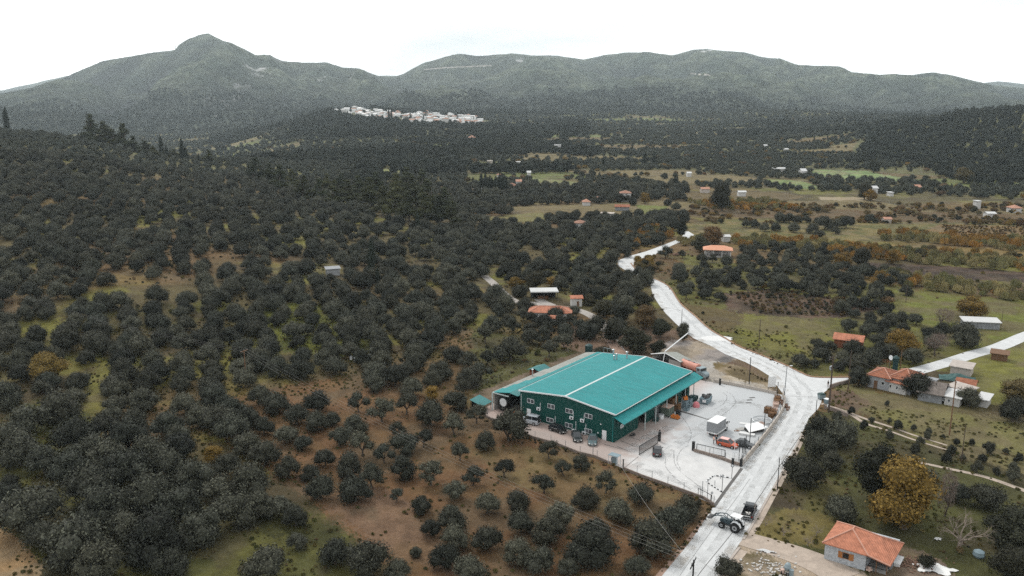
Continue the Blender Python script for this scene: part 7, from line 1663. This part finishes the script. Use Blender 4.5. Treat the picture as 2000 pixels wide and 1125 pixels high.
okt = ~anyin(px, py, ROADZONE) & (fbm(x/5, y/5, 3, 48) > .47) & (px > -60) & (px < 2060) & (py < 1150) & ~inpoly(px, py, [(1445,1040),(1500,1060),(1620,1090),(1700,1118),(1640,1200),(1400,1200),(1440,1080)]) & ~inpoly(px, py, [(1605,1020),(1790,1040),(1800,1130),(1600,1130)]) & (((px > 1440) | (py < 760) | (px < 620)) | (g.random(len(x)) < .22))
for i in np.nonzero(okt)[0]: SCRUB.append([x[i], y[i], z[i], g.uniform(.08, .24), g.uniform(.4, .9), g.random()*6.28, int(g.choice([0,1,2,3,4,5], p=[.06,.05,.02,.03,.5,.34]))])
# weeds along the yard fence and the road
for pl in ([(940,818),(1010,848),(1060,866),(1120,886),(1205,916),(1295,952),(1395,992)], [(1290,1120),(1350,1050),(1390,992)], [(1600,800),(1570,850),(1530,930)], [(1250,500),(1335,595),(1420,665),(1535,715)], [(1500,744),(1420,716)]):
    for a, b in zip(pl[:-1], pl[1:]):
        for k in range(22):
            t_ = random.random(); q = at(a[0]+(b[0]-a[0])*t_ + random.gauss(0,1.5), a[1]+(b[1]-a[1])*t_ + random.gauss(2,1.6))
            SCRUB.append([q.x, q.y, q.z, random.uniform(.08,.24), random.uniform(.6,1.3), random.random()*6.28, random.randrange(4)])
# the distance
x, y, z, px, py, g = lattice(640, 1250, 8.2, .3, 11)
ok = ~anyin(px, py, ROADZONE) & ~anyin(px, py, CLEAR)
for a, b, r in zip(KX, KY, KR): ok &= (x-a)**2 + (y-b)**2 > (r + 1.5)**2
RH = [(1660,322),(1700,268),(1800,246),(1900,212),(2150,200),(2150,372),(1900,362),(1830,345),(1780,320)]
VH_ = [(400,270),(560,235),(650,195),(700,225),(960,240),(1060,262),(1180,290),(1120,338),(800,345),(430,310)]
def farfield(x, y, px, py, n, sc0, sc1, f0, f1, pf):
    fr = fbm(x/110, y/110, 3, 140); cid, ce = cells(x, y); vw = valley_w(x, y, px)
    rh = inpoly(px, py, RH) | (inpoly(px, py, [(1400,268),(1440,244),(1560,222),(1700,215),(1800,225),(1840,262),(1700,278),(1500,276)]) & (fr > .56)); vh = inpoly(px, py, VH_) & (fr > .46)
    wood = rh | vh | ((fr > pf) & (py < 400) & (px > 560) & (px < 1150))
    for i in np.nonzero(ok)[0]:
        if wood[i]: FAR_FOR.append([x[i], y[i], z[i], g.uniform(f0, f1)*(.82 if rh[i] else 1), g.uniform(.7, 1.0), g.random()*6.28, int(g.choice(5, p=[.36,.30,.14,.13,.07]))]); continue
        v = vw[i] > .5
        if v and ce[i] < .10:      # hedges and tree lines along the field edges
            q = g.random()
            if q < .30: FAR_FOR.append([x[i], y[i], z[i], g.uniform(.5, .95)*f0, g.uniform(.6, 1.0), g.random()*6.28, int(g.integers(0, 4))])
            elif q < .6: SCRUB.append([x[i], y[i], z[i], g.uniform(1.4, 2.4), g.uniform(.8, 1.2), g.random()*6.28, int(g.choice([0,1,2,3,6,6]))])
            elif q < .75: FAR_OL.append([x[i], y[i], z[i], g.uniform(sc0, sc1), g.uniform(.8, 1.05), g.random()*6.28, int(g.integers(0, 5))])
            continue
        if v and cid[i] > .74:     # open field, a tree here and there
            if g.random() < .03: FAR_OL.append([x[i], y[i], z[i], g.uniform(sc0, sc1), 1, g.random()*6.28, int(g.integers(0, 5))])
            continue
        if v and cid[i] > .60 and g.random() < .3: continue
        FAR_OL.append([x[i], y[i], z[i], g.uniform(sc0, sc1), g.uniform(.8, 1.05), g.random()*6.28, int(g.integers(0, 5))])
ok &= g.random(len(x)) > .06
farfield(x, y, px, py, len(x), .68, 1.08, .7, 1.15, .64)
x, y, z, px, py, g = lattice(1250, 2500, 12.0, .32, 13)
ok = ~anyin(px, py, CLEAR[:-1]) & (g.random(len(x)) > .05)
vil = inpoly(px, py, CLEAR[-1]); ok &= ~vil | (g.random(len(x)) < .10)
farfield(x, y, px, py, len(x), .95, 1.5, .95, 1.5, .62)

x, y, z, px, py, g = lattice(2500, 3500, 17.0, .34, 19)
lo = (z < 40 + 90 * fbm(x/260, y/260, 3, 170)) & (g.random(len(x)) < .85)
for i in np.nonzero(lo)[0]: (FAR_FOR if g.random() < .35 else FAR_OL).append([x[i], y[i], z[i], g.uniform(1.2, 2.0), g.uniform(.6, .9), g.random()*6.28, int(g.integers(0, 4))])
# vines and dry stalks planted in lines
for poly, sp, ca, ids in (([(1840,440),(2100,446),(2100,480),(1850,472)], 4.2, R(-14), (6,3,3)), ([(1425,573),(1560,570),(1690,590),(1650,620),(1480,613)], 2.6, R(-10), (3,0,2)), ([(1640,480),(1760,484),(1760,500),(1640,496)], 4.5, R(-14), (0,3,6)), ([(1345,424),(1420,424),(1420,434),(1345,434)], 4, R(-14), (3,6,0))):
    i, j = np.meshgrid(np.arange(-60, 130), np.arange(0, 220)); a = i.ravel()*sp; b = j.ravel()*1.7
    x = 120 + a*math.cos(ca) - 0*b - b*math.sin(ca)*0; x, y = 60 + a*math.sin(-ca) + b*math.cos(ca) + 0*a, 230 + a*math.cos(ca) + b*math.sin(ca)
    z = T(x, y); px, py = proj(x, y, z); k = inpoly(px, py, poly) & (rng.random(len(x)) < .8)
    for q in np.nonzero(k)[0]: SCRUB.append([x[q]+rng.normal()*.2, y[q]+rng.normal()*.2, z[q], rng.uniform(.3,.6), rng.uniform(.8,1.4), rng.random()*6.28, ids[rng.integers(0,3)]])

# olives: the 300 that show largest are trees of their own, the rest one grove
OL.sort(key=lambda q: -q[7])
def inframe(q):
    a, b = proj(np.array([q[0]]), np.array([q[1]]), np.array([q[2] + 2.0])); return -10 < a[0] < 2010 and b[0] < 1150
own = [q for q in OL if inframe(q)][:300]; ids = set(id(q) for q in own); rest = [q for q in OL if id(q) not in ids]
REG = [('bare brown orchard before the green warehouse', lambda a, b: inpoly(np.array([a]), np.array([b]), [(700,790),(960,828),(1200,905),(1395,986),(1440,905),(1440,1200),(980,1200),(960,1000),(640,860)])[0]),
       ('brown terraces left of the warehouse orchard', lambda a, b: 540 < a <= 1440 and b > 780),
       ('dense lower left grove', lambda a, b: a <= 540 and b > 780),
       ('verge and waste ground right of the road', lambda a, b: a > 1440 and b > 770),
       ('grove around the valley farmhouses', lambda a, b: a > 1560 and 560 < b <= 770),
       ('grove below the salmon roofed house', lambda a, b: a > 1240 and b <= 770),
       ('hillside just left of the warehouse', lambda a, b: a > 850),
       ('open upper slope at the left edge', lambda a, b: a <= 430),
       ('middle hillside grove', lambda a, b: True)]
ordn = ['first','second','third','fourth','fifth','sixth','seventh','eighth','ninth','tenth','eleventh','twelfth']
byreg = {}
for q in own:
    a, b = proj(np.array([q[0]]), np.array([q[1]]), np.array([q[2] + 1.0])); a = float(a[0]); b = float(b[0])
    for nm, fn in REG:
        if fn(a, b): byreg.setdefault(nm, []).append((a, b, q)); break
for nm, L in byreg.items():
    L.sort(key=lambda t_: -t_[1]); rows = [L[i:i+8] for i in range(0, len(L), 8)]
    for ri, row in enumerate(rows):
        row.sort(key=lambda t_: t_[0])
        for ci_, (a, b, q) in enumerate(row):
            look = 'small olive' if q[3] < 3.6 else 'airy olive' if 7 <= q[4] <= 9 else 'round olive' if q[4] >= 10 else 'broad olive' if q[3] > 6.6 else 'olive'
            rowtxt = 'nearest row' if ri == 0 else ordn[ri] + ' row back' if ri < 12 else 'row %d back' % (ri + 1)
            put(FO[q[4]], 'olive_tree', 'tree', q[:3], q[3], q[5], q[6], '%s, %s from left in %s, %s' % (look, ordn[ci_], rowtxt, nm), 'olive trees of the ' + nm)
tag(scatter('olive_grove', [[q[0], q[1], q[2], q[3]/6.0, q[6], q[5], q[4]] for q in rest], FO), 'grey-green olive trees covering the hillside and valley beyond the nearest ones', 'olive grove')
FFO = [form('olive', 300+i, 'olive_far', far=True) for i in range(5)]
tag(scatter('distant_olive_grove', FAR_OL, FFO), 'small far olive trees carpeting the valley floor', 'olive grove')
FFF = [form('broad', 310+i, 'far_forest_leaf', far=True) for i in range(2)] + [form('pine', 312+i, 'far_forest_leaf', far=True) for i in range(2)] + [form('cypress', 314, 'far_forest_leaf', far=True)]
tag(scatter('far_forest', FAR_FOR, FFF), 'dark wood on the far hills around the village and at the right', 'forest')
FRD = [form('reed', 320+i, 'reed_leaf') for i in range(2)] + [form('reed', 330+i, 'autumn_reed') for i in range(2)]
tag(scatter('reed_belt', REEDS, FRD), 'straw and orange reeds in belts between the valley fields', 'reeds')
FSC = [form('shrub', 340+i, 'scrub_leaf') for i in range(2)] + [form('shrub', 345, 'dark_leaf'), form('shrub', 346, 'rust_leaf'), form('reed', 347, 'grass_blade', far=True), form('reed', 348, 'grass_blade', far=True), form('shrub', 349, 'autumn_leaf')]
tag(scatter('undergrowth', SCRUB, FSC), 'low brown and green brush between the trees and fields', 'undergrowth')
print('counts', len(OL), len(rest), len(FAR_OL), len(FAR_FOR), len(REEDS), len(SCRUB), {k: len(v) for k, v in byreg.items()})
# ------------------------------------------------------------------ air
hm = bpy.data.materials.new('haze'); hm.use_nodes = True; t = hm.node_tree; t.nodes.clear()
ho = t.nodes.new('ShaderNodeOutputMaterial'); pv = t.nodes.new('ShaderNodeVolumePrincipled')
pv.inputs['Color'].default_value = (.80,.93,.98,1); pv.inputs['Density'].default_value = HAZE; pv.inputs['Anisotropy'].default_value = .3
t.links.new(pv.outputs[0], ho.inputs['Volume'])
hz = MB().box(-9500, 9500, -400, 10500, -60, 640).build('haze', hm); hz['kind'] = 'stuff'; hz['label'] = 'pale daylight haze between the valley and the mountains'
